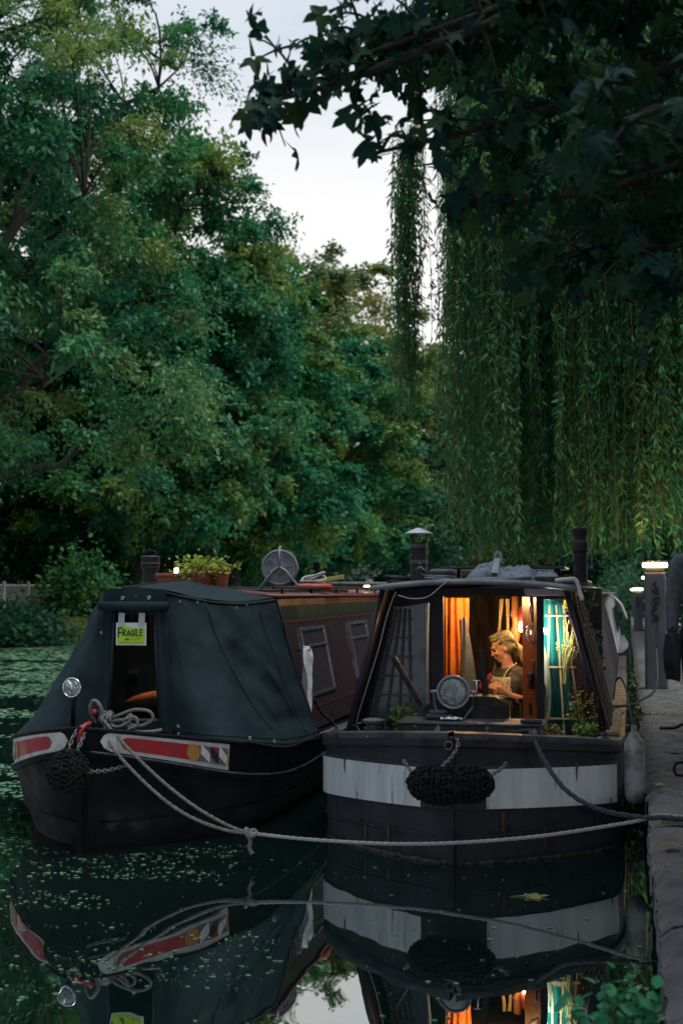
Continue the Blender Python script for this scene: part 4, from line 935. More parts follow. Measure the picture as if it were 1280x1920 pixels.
# left window: slanted pane in a thin bright bead
lw = [(-hw(0.75) + 0.075, 0.735), (DX0 - 0.135, 0.735), (DX0 - 0.135, 1.63), (-hw(1.60) + 0.065, 1.59)]
wl = thing('x', 'x x x x', 'x') if False else None
win = MB().poly([(x, YB + 0.004, z) for x, z in lw], (0, 0.004, 0)).build('window', 'sheen_glass', RB)
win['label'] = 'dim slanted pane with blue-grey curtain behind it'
mb = MB()
for a, b in zip(lw, lw[1:] + lw[:1]): mb.tube([(a[0], YB - 0.001, a[1]), (b[0], YB - 0.001, b[1])], 0.006, 6)
mb.build('window_bead', 'steel', win)
bpan('window_frame', [(-hw(0.74) + 0.037, 0.722), (-hw(0.74) + 0.075, 0.722), (-hw(1.6) + 0.065, 1.60), (-hw(1.6) + 0.037, 1.60)], 'dark_frame', YB - 0.005, 0.05, win)
bpan('window_frame', [(-hw(1.6) + 0.037, 1.602), (DX0 - 0.102, 1.635), (DX0 - 0.102, zh - 0.003), (-hw(zh) + 0.037, zh - 0.003)], 'dark_frame', YB - 0.005, 0.05, win)
# right window with lit curtain
rw = [(DX1 + 0.06, 0.735), (hw(0.74) - 0.06, 0.735), (hw(1.66) - 0.06, 1.675), (DX1 + 0.06, 1.675)]
winr = MB().poly([(x, YB + 0.008, z) for x, z in rw], (0, 0.004, 0)).build('window', 'glass', RB)
winr['label'] = 'lit pane with teal and red curtains behind it'
bpan('window_frame', [(hw(0.74) - 0.06, 0.722), (hw(0.74) - 0.037, 0.722), (hw(1.68) - 0.037, 1.685), (hw(1.68) - 0.06, 1.685)], 'dark_frame', YB - 0.005, 0.05, winr)
# open door leaf, hinged on the right post and swung out towards the bow
hx, hy = DX1 + 0.012, YB - 0.02
ex, ey = DX1 + 0.150, YB - 0.35
dd = Vector((ex - hx, ey - hy, 0)); L_ = dd.length; dd.normalize(); nn = Vector((-dd.y, dd.x, 0)); rz_ = math.atan2(dd.y, dd.x)
drm = Matrix.Rotation(rz_, 3, 'Z')
def dpt(a, b, z): return Vector((hx, hy, 0)) + dd * a + nn * b + Vector((0, 0, z))
door = MB().box(dpt(L_ / 2, 0, 1.19), (L_, 0.03, 0.99), drm).build('door', 'wood_door', RB, bevel=0.005)
MB().box(dpt(L_ + 0.012, 0.0, 1.19), (0.022, 0.055, 1.0), drm).build('door_edge', 'black_iron', door, bevel=0.006)
fs_ = 0.017        # visible face side of the door, towards the doorway
side_sign = -1
def on_door(a, z, out=0.02): return dpt(a, side_sign * out, z)
MB().tube([on_door(0.235, 1.56), on_door(0.235, 1.68)], 0.012, 8).build('bolt', 'steel', door, smooth=True)
MB().tube([on_door(0.245, 1.50), on_door(0.245, 1.66)], 0.006, 6).build('bolt_rod', 'steel', door, smooth=True)
MB().tube(smoothpath([on_door(0.22, 1.47, 0.016), on_door(0.22, 1.465, 0.04), on_door(0.20, 1.42, 0.055), on_door(0.22, 1.365, 0.04), on_door(0.22, 1.36, 0.016)], 5), 0.008, 8).build('handle', 'chrome', door, smooth=True)
MB().box(on_door(0.235, 1.10, 0.028), (0.10, 0.03, 0.05), drm).box(on_door(0.25, 1.045, 0.03), (0.05, 0.035, 0.07), drm).build('lock', 'black_iron', door, bevel=0.006)
MB().box(on_door(0.25, 1.16, 0.019), (0.07, 0.008, 0.11), drm).build('lock_plate', 'interior', door, bevel=0.003)
MB().box(on_door(0.19, 0.86, 0.022), (0.03, 0.014, 0.09), drm).build('finger_hole', 'panel_black', door, bevel=0.004)

# inside of the cabin
MB().box((0, 2.6, 0.27), (1.6, 2.1, 0.03)).build('cabin_floor', 'interior', RB)
MB().box((0, 3.6, 1.0), (1.75, 0.04, 1.5)).build('partition', 'interior', RB)
def drape(name, x0, x1, z0, z1, y, folds, m, parent, amp=0.022, seed=0, slant=0.0, nx=48, nz=14, taper=1.0):
    def f(u, v):
        zz = z1 + (z0 - z1) * v; xx = x0 + (x1 - x0) * u
        cx = (x0 + x1) / 2; xx = cx + (xx - cx) * (1 + (taper - 1) * v) + slant * v
        return (xx + 0.006 * math.sin(v * 5 + u * 9), y + amp * (0.45 + 0.55 * v) * math.sin(u * folds * 2 * PI + 0.7 * math.sin(v * 2.2 + seed)) + 0.01 * fbm(u * 4, v * 3, seed), zz)
    return MB().grid(f, nx, nz).build(name, m, parent, smooth=True)
drape('curtain', -0.32, -0.13, 0.42, 1.67, YB + 0.42, 3.2, 'curtain_orange', RB, 0.025, 3, 0.0, taper=1.0)['label'] = 'orange curtain inside the doorway'
drape('curtain', -0.64, -0.40, 0.55, 1.66, YB + 0.10, 4, 'curtain_blue', RB, 0.02, 1)['label'] = 'blue-grey curtain'
drape('curtain', 0.37, 0.645, 0.60, 1.655, YB + 0.085, 6, 'curtain_teal', RB, 0.018, 5, 0.03, taper=1.15)['label'] = 'bright teal curtain'
MB().grid(lambda u, v: (0.55 + (hw(1.66 - 1.06 * v) - 0.055 - 0.55) * u, YB + 0.115 + 0.012 * math.sin(u * 19), 1.66 - 1.06 * v), 30, 10).build('curtain', 'curtain_red', RB, smooth=True)['label'] = 'red curtain'
MB().tube([(0.35, YB + 0.085, 1.66), (0.70, YB + 0.085, 1.66)], 0.007, 6).build('curtain_rod', 'steel', RB, smooth=True)
# turned wooden post and beige tied cloth right of the doorway
MB().lathe([(0.028, 0.3), (0.028, 1.15), (0.042, 1.17), (0.03, 1.2), (0.024, 1.3), (0.042, 1.36), (0.045, 1.40), (0.028, 1.44), (0.03, 1.5), (0.048, 1.53), (0.032, 1.57), (0.03, 1.68)], (0.20, 2.45, 0), 14).build('turned_post', 'wood_turned', RB, smooth=True)
drape('tied_cloth', 0.075, 0.105, 1.0, 1.66, 2.42, 1.2, 'cloth_beige', RB, 0.008, 2, -0.055, 8, 12)
drape('tied_cloth', 0.12, 0.15, 1.0, 1.66, 2.44, 1.2, 'cloth_beige', RB, 0.008, 4, 0.01, 8, 12)
# hanging apron / bag behind the orange curtain
def hang_cloth(u, v):
    w_ = 0.02 + 0.055 * v; return (-0.165 + (u - 0.5) * 2 * w_ + 0.04 * v, 1.98 + 0.02 * math.sin(u * 6 + v * 4), 1.52 - 0.62 * v)
hc = tag(MB().grid(hang_cloth, 10, 12).build('hanging_apron', 'cloth_slate', None, smooth=True), 'slate cloth apron hanging beside the orange curtain in the doorway', 'apron'); hc.location = (-1.10, 8.17, 0)
# cabin lamps: small glowing shade on the right, ceiling light over the doorway, bulkhead light beside the open door
ls = thing('wall_lamp', 'small glowing shade lamp on the cabin wall behind the seated woman', 'lamp', (-1.10 + 0.262, 8.17 + 2.36, 1.44))
MB().lathe([(0.024, 0.035), (0.028, 0.0), (0.030, -0.03), (0.02, -0.045), (0.001, -0.048)], (0, 0, 0), 16).build('lamp_shade', 'bulb', ls, smooth=True)
MB().tube([(0, 0, 0.03), (0.0, 0.02, 0.1), (0, 0.09, 0.12)], 0.006, 6).build('lamp_arm', 'steel', ls, smooth=True)
MB().lathe([(0.035, 0.035), (0.04, 0.037), (0.02, 0.16), (0.001, 0.165)], (0, 0, 0), 12).build('lamp_hood', 'curtain_red', ls, smooth=True)
def point(parent, loc, energy, color, r=0.03, name='lamp_light'):
    d = bpy.data.lights.new(name, 'POINT'); d.energy = energy; d.color = color; d.shadow_soft_size = r
    o = bpy.data.objects.new(name, d); C.objects.link(o); o.parent = parent; o.location = loc; return o
point(ls, (0, -0.06, -0.02), 2.0, (1.0, 0.55, 0.24))
cl_ = thing('ceiling_lamp', 'warm round ceiling lamp inside the cabin doorway', 'lamp', (-1.10 - 0.03, 8.17 + 1.76, 1.722))
MB().lathe([(0.045, 0.015), (0.05, 0.0), (0.04, -0.012), (0.001, -0.016)], (0, 0, 0), 18).build('lamp_disc', 'bulb', cl_, smooth=True)
point(cl_, (0, 0, -0.05), 10.0, (1.0, 0.52, 0.20), 0.05)
bl = thing('bulkhead_lamp', 'pale lamp tucked behind the open cabin door', 'lamp', (-1.10 + 0.428, 8.17 + 1.40, 1.42))
MB().lathe([(0.03, 0), (0.032, 0.02), (0.024, 0.05), (0.001, 0.06)], (-0.03, 0.0, 0), 14, Matrix.Rotation(PI / 2, 3, 'Y') @ Matrix.Scale(0.55, 3)).build('lamp_dome', 'bulb_cool', bl, smooth=True)
point(bl, (0.045, 0.0, 0), 4.4, (1.0, 0.95, 0.78), 0.03)

# things in the bow well ---------------------------------------------------------
def trellis(loc, label, m, wb=0.20, wt=0.05, h=0.95, rungs=7, lean=0.0, ups=4):
    t = thing('trellis', label, 'trellis', loc, 0, 'tapered trellises at the cabin windows')
    for k in range(ups):
        f = k / (ups - 1) - 0.5; MB().hexa([(f * 2 * wb - 0.007, -0.006, 0), (f * 2 * wb + 0.007, -0.006, 0), (f * 2 * wb + 0.007, 0.006, 0), (f * 2 * wb - 0.007, 0.006, 0)],
            [(f * 2 * wt - 0.007 + lean, -0.006, h), (f * 2 * wt + 0.007 + lean, -0.006, h), (f * 2 * wt + 0.007 + lean, 0.006, h), (f * 2 * wt - 0.007 + lean, 0.006, h)]).build('upright', m, t)
    for k in range(rungs):
        z = 0.12 + k * (h - 0.2) / (rungs - 1); q = z / h; w_ = wb * (1 - q) + wt * q + 0.03
        MB().box((lean * q, -0.012, z), (w_ * 2, 0.008, 0.013)).build('rung', m, t)
    return t
trellis((-1.10 - 0.68, 8.17 + YB - 0.025, 0.66), 'grey weathered trellis against the dim left cabin window', 'wood_grey', 0.15, 0.05, 0.93, 6, 0.09)
trellis((-1.10 + 0.63, 8.17 + YB - 0.05, 0.66), 'pale wooden trellis against the lit teal curtain', 'wood_pale', 0.13, 0.05, 0.96, 3, -0.05, 3)
# dried wheat bunch tied to the trellis
wh = thing('wheat_bunch', 'dried wheat bunch tied upside up on the pale trellis', 'dried bouquet', (-1.10 + 0.64, 8.17 + YB - 0.10, 1.12))
mb = MB(); eb = MB(); rs_ = np.random.default_rng(3)
for k in range(26):
    a = rs_.normal(0.12, 0.16); l_ = rs_.uniform(0.2, 0.42); b = rs_.normal(0, 0.1)
    p0 = Vector((rs_.normal() * 0.008, 0, -0.08)); p2 = Vector((a * l_ + 0.02, -0.02 + b * 0.2, l_ - 0.06)); p1 = (p0 + p2) / 2 + Vector((-0.01, 0, 0.03))
    mb.tube([p0, p1, p2], 0.0022, 4, cap=False)
    d = (p2 - p1).normalized()
    for q in range(5):
        c_ = p2 + d * (q * 0.014 - 0.02); eb.ellipsoid(c_ + Vector(rs_.normal(size=3) * 0.003), (0.007, 0.007, 0.012), 6, 4, d.to_track_quat('Z', 'Y').to_matrix())
mb.build('stalks', 'wheat', wh); stuff(eb.build('ears', 'wheat', wh, smooth=True))
# cloth bag with a printed skull
sk = thing('cloth_bag', 'sage cloth bag with a printed skull hanging by the open door', 'bag', (-1.10 + 0.45, 8.17 + YB - 0.06, 0.92))
MB().grid(lambda u, v: ((u - 0.42) * (0.03 + 0.125 * math.sin(PI * min(1, v * 0.75 + 0.05)) ** 0.7), -0.03 * math.sin(PI * u) * math.sin(PI * v) - 0.006 * math.sin(u * 14 + v * 6), 0.40 - 0.56 * v), 16, 18).build('bag_cloth', 'cloth_sage', sk, smooth=True, solid=0.006)
MB().ellipsoid((-0.0, -0.042, 0.075), (0.055, 0.01, 0.07), 18, 10).build('print_ground', 'skull_black', sk, smooth=True)
MB().ellipsoid((-0.002, -0.050, 0.09), (0.036, 0.008, 0.038), 16, 10).ellipsoid((-0.0, -0.050, 0.05), (0.021, 0.008, 0.024), 12, 8).build('print_skull', 'skull_white', sk, smooth=True)
MB().ellipsoid((-0.017, -0.058, 0.086), (0.011, 0.004, 0.012), 10, 6).ellipsoid((0.013, -0.058, 0.086), (0.011, 0.004, 0.012), 10, 6).ellipsoid((-0.002, -0.058, 0.066), (0.005, 0.004, 0.009), 8, 6).build('print_eyes', 'skull_black', sk, smooth=True)
# yellow warning sticker with a face
yk = thing('warning_sticker', 'small yellow sticker with a round face at the upper corner of the lit window', 'sticker', (-1.10 + 0.665, 8.17 + YB - 0.012, 1.615))
MB().box((0, 0, 0), (0.062, 0.003, 0.085)).build('sticker_sheet', 'sticker_yellow', yk)
MB().torus((0, -0.003, 0.012), 0.021, 0.002, 20, 5, Matrix.Rotation(PI / 2, 3, 'X')).tube([(-0.01, -0.003, 0.003), (0, -0.003, -0.001), (0.01, -0.003, 0.003)], 0.0018, 4).ellipsoid((-0.008, -0.003, 0.018), (0.006, 0.001, 0.003)).ellipsoid((0.008, -0.003, 0.018), (0.006, 0.001, 0.003)).tube([(-0.022, -0.003, -0.025), (0.022, -0.003, -0.025)], 0.003, 4).build('printed_face', 'ink', yk)

# headlamp on its stirrup bracket
hl = thing('headlamp', 'large round tunnel lamp in a stirrup bracket on the right boat foredeck', 'headlamp', (-1.185, 8.17 + 0.74, 0.79))
headlamp(hl, (0, -0.02, 0.235), 0.112, 'plastic_grey', -0.10)
MB().tube([(-0.128, 0, 0.235), (-0.14, 0, 0.215), (-0.128, -0.01, 0.13), (-0.075, -0.015, 0.055), (0.075, -0.015, 0.055), (0.128, -0.01, 0.13), (0.14, 0, 0.215), (0.128, 0, 0.235)], 0.0075, 6).build('bracket', 'plastic_grey', hl, smooth=True)
for x in (-1, 1): MB().tube([(x * 0.112, 0, 0.235), (x * 0.16, 0, 0.235)], 0.013, 8).build('wing_nut', 'plastic_grey', hl, smooth=True)
MB().tube([(0, -0.01, 0.0), (0, -0.012, 0.055)], 0.016, 8).build('lamp_stem', 'black_iron', hl, smooth=True)
MB().tube([(0.16, 0, 0.21), (0.16, 0, 0.31)], 0.007, 6).tube([(0.13, 0, 0.315), (0.185, 0, 0.315)], 0.006, 6).build('tap', 'steel', hl, smooth=True)
# two black pipes standing on the foredeck
pl = MB().tube([(0, 0, 0), (0.022, -0.005, 0.21), (-0.022, 0, 0.42)], 0.02, 10, cap=False).tube([(0.0, 0, 0), (0.01, -0.003, 0.1)], 0.019, 10)
pp1 = tag(MB().tube([(0.03, 0, 0), (0, 0, 0.40)], 0.021, 12, cap=False).torus((0, 0, 0.40), 0.019, 0.004, 16, 6).build('vent_pipe', 'black_iron', None, smooth=True), 'upright black pipe beside the tunnel lamp', 'pipe', 'black pipes on the foredeck'); pp1.location = (-1.10 + 0.085, 8.17 + 0.98, 0.90)
pp2 = tag(MB().tube([(0, 0, 0), (-0.205, 0, 0.345)], 0.021, 12, cap=False).torus((-0.205, 0, 0.345), 0.019, 0.004, 16, 6).build('vent_pipe', 'black_iron', None, smooth=True), 'slanting black pipe left of the tunnel lamp', 'pipe', 'black pipes on the foredeck'); pp2.location = (-1.10 - 0.35, 8.17 + 1.0, 0.90)
# coil of old rope and rag on the hatch
cr_ = tag(MB().torus((0, 0, 0.02), 0.06, 0.018, 18, 7).torus((0.01, 0.01, 0.045), 0.05, 0.017, 18, 7).torus((0.07, -0.01, 0.02), 0.04, 0.014, 14, 6).build('rope_coil', 'rope_black', None, smooth=True), 'small dark rope coil below the tunnel lamp', 'rope'); cr_.location = (-1.10 - 0.19, 8.17 + 0.62, 0.846)
rg = tag(MB().grid(lambda u, v: ((u - 0.5) * 0.14, (v - 0.5) * 0.08, 0.03 * abs(fbm(u * 3, v * 3, 2)) + 0.006), 14, 10).build('rag', 'cloth_white', None, smooth=True, solid=0.006), 'crumpled pale rag beside the dark rope coil', 'rag'); rg.location = (-1.10 - 0.08, 8.17 + 0.58, 0.846)

# bow fender: long woven rope sausage hung on two chains
fd = thing('bow_fender', 'black woven rope sausage fender across the bow with the white band', 'fender', (-1.085, 8.17 - 0.22, 0.53))
knobbly((-0.06, 0.02, 0), (0.20, 0.125, 0.115), 17, 26, 4, 0.023).build('fender_rope', 'rope_fender', fd, smooth=True)
knobbly((0.11, 0.04, 0.005), (0.15, 0.12, 0.11), 13, 25, 5, 0.023).build('fender_rope', 'rope_fender', fd, smooth=True)
chain(fd, [(-0.24, 0.09, 0.05), (-0.29, 0.13, 0.09), (-0.315, 0.16, 0.125)], 0.02, 0.0045)
chain(fd, [(0.24, 0.10, 0.05), (0.29, 0.15, 0.08), (0.33, 0.19, 0.115)], 0.02, 0.0045)
chain(fd, [(-0.04, 0.0, 0.12), (0.0, 0.10, 0.16), (0.03, 0.16, 0.22), (0.02, 0.2, 0.27)], 0.02, 0.0045)
MB().torus((-0.03, 0.17, 0.22), 0.025, 0.006, 16, 6, Matrix.Rotation(PI / 2, 3, 'X')).build('shackle', 'dull_iron', fd, smooth=True)

# roof furniture of the right boat -----------------------------------------------
def flue(loc, label, cone):
    t = thing('chimney', label, 'chimney', loc, 0, 'chimneys on the right boat')
    if cone:
        MB().lathe([(0.085, 0), (0.078, 0.02), (0.072, 0.03), (0.072, 0.345), (0.062, 0.345), (0.062, 0.3)], (0, 0, 0), 24).build('flue', 'black_iron', t, smooth='auto')
        for z in (0.30, 0.17): MB().lathe([(0.0735, z), (0.077, z + 0.003), (0.077, z + 0.03), (0.0735, z + 0.033)], (0, 0, 0), 24).build('band', 'dull_iron', t, smooth='auto')
        for k in range(3):
            a = 2 * PI * k / 3 + 0.3; MB().box((0.066 * math.cos(a), 0.066 * math.sin(a), 0.385), (0.014, 0.014, 0.09)).build('stay', 'black_iron', t)
        MB().lathe([(0.118, 0.415), (0.12, 0.42), (0.06, 0.447), (0.012, 0.465), (0.001, 0.466)], (0, 0, 0), 14).build('cowl', 'cap_zinc', t)
        MB().tube(smoothpath([(0.02, -0.075, 0.19), (0.03, -0.085, 0.15), (0.07, -0.07, 0.11), (0.08, -0.05, 0.05), (0.04, -0.2, 0.01)], 5), 0.0022, 4).build('wire', 'steel', t)
    else:
        MB().lathe([(0.075, 0), (0.06, 0.02), (0.055, 0.04), (0.055, 0.26), (0.066, 0.27), (0.066, 0.33), (0.055, 0.35), (0.05, 0.39), (0.062, 0.415), (0.062, 0.45), (0.052, 0.45), (0.052, 0.4)], (0, 0, 0), 22).build('flue', 'black_iron', t, smooth='auto')
        MB().torus((0, 0, 0.345), 0.06, 0.004, 20, 6).build('band', 'dull_iron', t, smooth=True)
    return t
flue((-1.10 - 0.545, 8.17 + 2.1, 1.772), 'black flue with a pale conical cowl on the right boat roof', True)
flue((-1.10 + 0.745 - 0.0, 8.17 + 2.05, 1.765), 'black flared flue without a cowl near the quay side of the roof', False)
def plastic_bag(u, v):
    x = (u - 0.5); r_ = math.sin(PI * u) ** 0.45 * math.sin(PI * v) ** 0.5
    p = Vector((x, u * 7, v * 7)); n1 = fbm(u * 3.2, v * 3.2, 1.5); n2 = abs(fbm(u * 8, v * 8, 4.2))
    return (x * 0.52, (v - 0.5) * 0.40 - 0.0, max(0.0, r_ * (0.135 + 0.05 * n1 + 0.035 * n2 + 0.03 * math.cos(u * 6))))
pb = thing('plastic_bag', 'crumpled grey and white plastic bag lying on the right boat roof', 'bag', (-1.10 + 0.18, 8.17 + 1.50, 1.797))
MB().grid(plastic_bag, 40, 30).build('bag_skin', 'bag_plastic', pb, smooth=True)
MB().tube([(-0.25, -0.19, 0.012), (-0.12, -0.205, 0.02), (0.05, -0.205, 0.018), (0.24, -0.19, 0.03)], 0.012, 7).build('bag_seam', 'bag_white', pb, smooth=True)
MB().grid(lambda u, v: (-0.03 + 0.05 * (u - 0.5) * (1.0 - 0.2 * v), -0.20 + 0.19 * v, 0.05 + 0.115 * v ** 0.7 + 0.012), 4, 10).build('bag_stripe', 'bag_white', pb, smooth=True)
hd = MB(); outl = [(0.035 * math.cos(t), 0.0, 0.055 + 0.045 * math.sin(t)) for t in np.linspace(0, PI, 12)] + [(-0.035, 0, 0), (0.035, 0, 0)]
n_ = len(outl)
inn = [(0.012 * math.cos(t), 0.0, 0.055 + 0.02 * math.sin(t)) for t in np.linspace(0, PI, 12)] + [(-0.012, 0, 0.025), (0.012, 0, 0.025)]
hd.add([Vector(p) + Vector((-0.03, 0.03, 0.135)) for p in outl + inn], [(i, (i + 1) % n_, n_ + (i + 1) % n_, n_ + i) for i in range(n_)]); hd.build('bag_handle', 'bag_white', pb, solid=0.004)
pb2 = tag(MB().grid(lambda u, v: tuple(k * 0.72 for k in plastic_bag(u * 0.98 + 0.01, v)), 34, 26).build('plastic_bag', 'bag_plastic', None, smooth=True), 'smaller grey plastic bag behind the crumpled one on the roof', 'bag'); pb2.location = (-1.10 + 0.40, 8.17 + 1.85, 1.795); pb2.rotation_euler = (0, 0, 0.3)
sp = thing('solar_array', 'dark flat solar panel on low feet behind the plastic bags', 'solar panel', (-1.10 + 0.12, 8.17 + 2.5, 1.80))
MB().box((0, 0, 0.11), (1.0, 0.65, 0.022)).build('panel', 'solar', sp, bevel=0.004)
for x in (-0.42, 0.42):
    for y in (-0.25, 0.25): MB().box((x, y, 0.045), (0.03, 0.03, 0.11)).build('foot', 'black_iron', sp)
dk = thing('coil_bag', 'low black folded hose lying left of the plastic bag on the roof', 'hose', (-1.10 - 0.30, 8.17 + 1.6, 1.80))
MB().torus((0, 0, 0.025), 0.10, 0.026, 24, 8).torus((0.02, 0.01, 0.068), 0.085, 0.026, 24, 8).tube(smoothpath([(-0.1, 0, 0.03), (-0.15, -0.03, 0.05), (-0.16, -0.05, 0.09), (-0.13, -0.05, 0.10)], 4), 0.018, 7).build('hose_turns', 'plastic_dark', dk, smooth=True)
for x0, lab in ((-0.60, 'black cable loop on the roof corner beside the cone-topped chimney'),):
    t = tag(MB().torus((0, 0, 0.02), 0.055, 0.016, 20, 7).torus((0.01, 0, 0.05), 0.05, 0.015, 20, 7).build('cable_coil', 'rope_black', None, smooth=True), lab, 'cable'); t.location = (-1.10 + x0, 8.17 + 1.35, 1.775)
t = tag(MB().tube(smoothpath([(-0.16, 0.0, -0.10), (-0.06, -0.01, -0.125), (0.06, -0.01, -0.11), (0.16, 0, -0.03), (0.21, 0.02, 0.01), (0.19, 0.12, 0.02), (0.0, 0.25, 0.03)], 6), 0.004, 5).build('cable', 'hose_grey', None, smooth=True), 'pale cable looping down from the roof edge above the dim window', 'cable'); t.location = (-1.10 - 0.37, 8.17 + 1.06, 1.795)
t = tag(MB().tube(smoothpath([(0.10, 0, 0.12), (0.07, 0.0, 0.05), (0.02, 0.0, -0.10), (-0.03, 0.0, -0.30), (-0.13, 0.0, -0.62), (-0.2, 0.01, -0.86), (-0.14, 0.02, -0.95)], 6), 0.005, 5).build('cable', 'hose_grey', None, smooth=True), 'thin cable running down inside the left cabin fin', 'cable'); t.location = (-1.10 - 0.68, 8.17 + 1.24, 1.60)
t = tag(MB().box((0, 0, 0.02), (0.55, 0.09, 0.03)).box((0.06, 0.2, 0.03), (0.5, 0.07, 0.03), Matrix.Rotation(0.15, 3, 'Z')).build('roof_plank', 'wood_old', None, bevel=0.004), 'dark planks lying on the roof right of the plastic bags', 'plank'); t.location = (-1.10 + 0.42, 8.17 + 1.45, 1.79)
# ------------------------------------------------------------------ left boat: canvas cratch cover, painted bow panels
LX, LY, LRZ = -3.535, 7.98, R(0.6)
LB = thing('narrowboat', 'dark narrowboat with a canvas bow cover and red painted bow panels', 'narrowboat', (LX, LY, 0), LRZ, 'narrowboats moored side by side')
LM = Matrix.Translation((LX, LY, 0)) @ Matrix.Rotation(LRZ, 4, 'Z')
def lw_(p): return tuple(LM @ Vector(p))
w1 = curve_fn([0, 0.06, 0.2, 0.4, 0.62, 0.85, 1.1, 1.4, 1.8, 2.3, 3.0, 16.0], [0.012, 0.14, 0.36, 0.58, 0.76, 0.89, 0.97, 1.02, 1.04, 1.04, 1.04, 1.04])
zg1 = curve_fn([0, 0.3, 0.7, 1.1, 1.8, 2.6, 16], [0.815, 0.745, 0.665, 0.60, 0.55, 0.53, 0.53])
zs1 = curve_fn([0, 0.3, 0.7, 1.1, 1.8, 2.6, 16], [0.665, 0.565, 0.45, 0.39, 0.355, 0.36, 0.36])
mb = MB()
hull_sweep(mb, w1, zg1, [(lambda s: -0.4, -0.22), (lambda s: 0.0, -0.15), (lambda s: 0.16, -0.09), (lambda s: 0.18, -0.07), (lambda s: zs1(s) - 0.03, -0.014), (lambda s: zs1(s) - 0.024, 0.02), (lambda s: zs1(s) + 0.004, 0.024), (lambda s: zs1(s) + 0.01, -0.002), (lambda s: zg1(s) - 0.05, 0.012), (lambda s: zg1(s) - 0.002, 0.016)], 0, 15.0, 60)
mb.build('hull', 'hull_black', LB, smooth='auto')
def S1(side, s, v, off=0.0):
    z0, z1 = zs1(s) + 0.016, zg1(s) - 0.006
    return plan(w1, side, s, 0.014 * v + off, z0 + (z1 - z0) * v)
def patch(name, side, u0, u1, lo, hi, off, m, parent=LB, n=18, sA=0.05, sB=0.86):
    def f(u, v):
        uu = u0 + (u1 - u0) * u; s = sA + (sB - sA) * uu; a, b = lo(uu), hi(uu); return S1(side, s, a + (b - a) * v, off)
    return MB().grid(f, n, 3).build(name, m, parent, smooth=True)
def panel_set(side, sA, sB):
    kw = dict(sA=sA, sB=sB)
    rnd = lambda u, r: 0.5 * (1 - math.sqrt(max(0.0, 1 - (1 - min(1, u / r)) ** 2)))
    base = patch('bow_panel', side, 0.0, 1.0, lambda u: rnd(u, 0.07) * 0.96 + 0.02, lambda u: 0.98 - rnd(u, 0.07) * 0.96, 0.004, 'white_paint', n=60, **kw)
    patch('red_field', side, 0.10, 0.99, lambda u: 0.19 + rnd(u - 0.10, 0.05) * 0.6, lambda u: 0.80 - rnd(u - 0.10, 0.05) * 0.6, 0.007, 'red', base, n=50, **kw)
    el = lambda u: math.sqrt(max(0.0, 1 - ((u - 0.625) / 0.062) ** 2))
    patch('gold_disc', side, 0.563, 0.687, lambda u: 0.5 - 0.33 * el(u), lambda u: 0.5 + 0.33 * el(u), 0.010, 'gold', base, n=24, **kw)
    cl = lambda v: min(0.80, max(0.19, v))
    for k, (a, base_m, stripe_m) in enumerate(((0.69, 'slate', 'white_paint'), (0.783, 'red', 'panel_black'), (0.876, 'slate', 'white_paint'))):
        w_ = 0.093
        patch('bay_ground', side, a, a + w_, lambda u: 0.19, lambda u: 0.80, 0.0095, base_m, base, n=8, **kw)
        patch('lozenge', side, a, a + w_, lambda u, a=a: cl(0.48 - 0.30 * (u - a) / w_), lambda u, a=a: cl(0.86 - 0.34 * (u - a) / w_), 0.0120, stripe_m, base, n=10, **kw)
        if k == 1: patch('lozenge', side, a, a + w_, lambda u: 0.19, lambda u, a=a: cl(0.42 - 0.30 * (u - a) / w_), 0.0118, 'slate', base, n=8, **kw)
    patch('gold_end', side, 0.967, 0.988, lambda u: 0.19, lambda u: 0.80, 0.0115, 'gold', base, n=6, **kw)
    return base
panel_set(1, 0.045, 0.68)
panel_set(-1, 0.045, 0.90)
# pale upper edge of the rubbing strake
for sd_ in (-1, 1):
    MB().tube([plan(w1, sd_, s, 0.024, zs1(s) + 0.006) for s in [0.02 + 8 * (i / 50) ** 1.8 for i in range(51)]], 0.008, 6).build('strake_edge', 'hull_black' if sd_ < 0 else 'rail_paint', LB, smooth=True)
    MB().tube([plan(w1, sd_, s, 0.014, zg1(s)) for s in [0.0 + 14 * (i / 60) ** 1.8 for i in range(61)]], 0.016, 8).build('gunwale', 'hull_black', LB, smooth=True)
    MB().tube([plan(w1, sd_, s, 0.022, zg1(s) + 0.012) for s in np.linspace(2.3, 14, 30)], 0.007, 6).build('gunwale_trim', 'wood_gunwale', LB, smooth=True)
MB().hexa([(-0.014, -0.03, -0.3), (0.014, -0.03, -0.3), (0.03, 0.05, -0.3), (-0.03, 0.05, -0.3)], [(-0.02, -0.05, 0.83), (0.02, -0.05, 0.83), (0.03, 0.05, 0.83), (-0.03, 0.05, 0.83)]).build('stem_post', 'hull_black', LB, bevel=0.008)
ss = [0.05 + 14.5 * i / 40 for i in range(41)]
MB().grid(lambda u, v: ((2 * v - 1) * max(0.02, w1(ss[int(round(u * 40))])), ss[int(round(u * 40))], zg1(ss[int(round(u * 40))]) - 0.012), 40, 4).build('deck', 'hull_black', LB, smooth=True)
for sd_ in (-1, 1):
    MB().grid(lambda u, v: plan(w1, sd_, 0.03 + 5.0 * u ** 1.6, -0.146 - 0.012 * (1 - v), -0.01 + (0.03 + 0.014 * fbm(u * 40, 0, 7)) * v), 90, 1).build('waterline_grime', 'scum', LB, smooth=True)
    MB().tube([plan(w1, sd_, s, -0.068, 0.185) for s in np.linspace(0.05, 6, 60)], 0.007, 6).build('weld_seam', 'hull_black', LB, smooth=True)
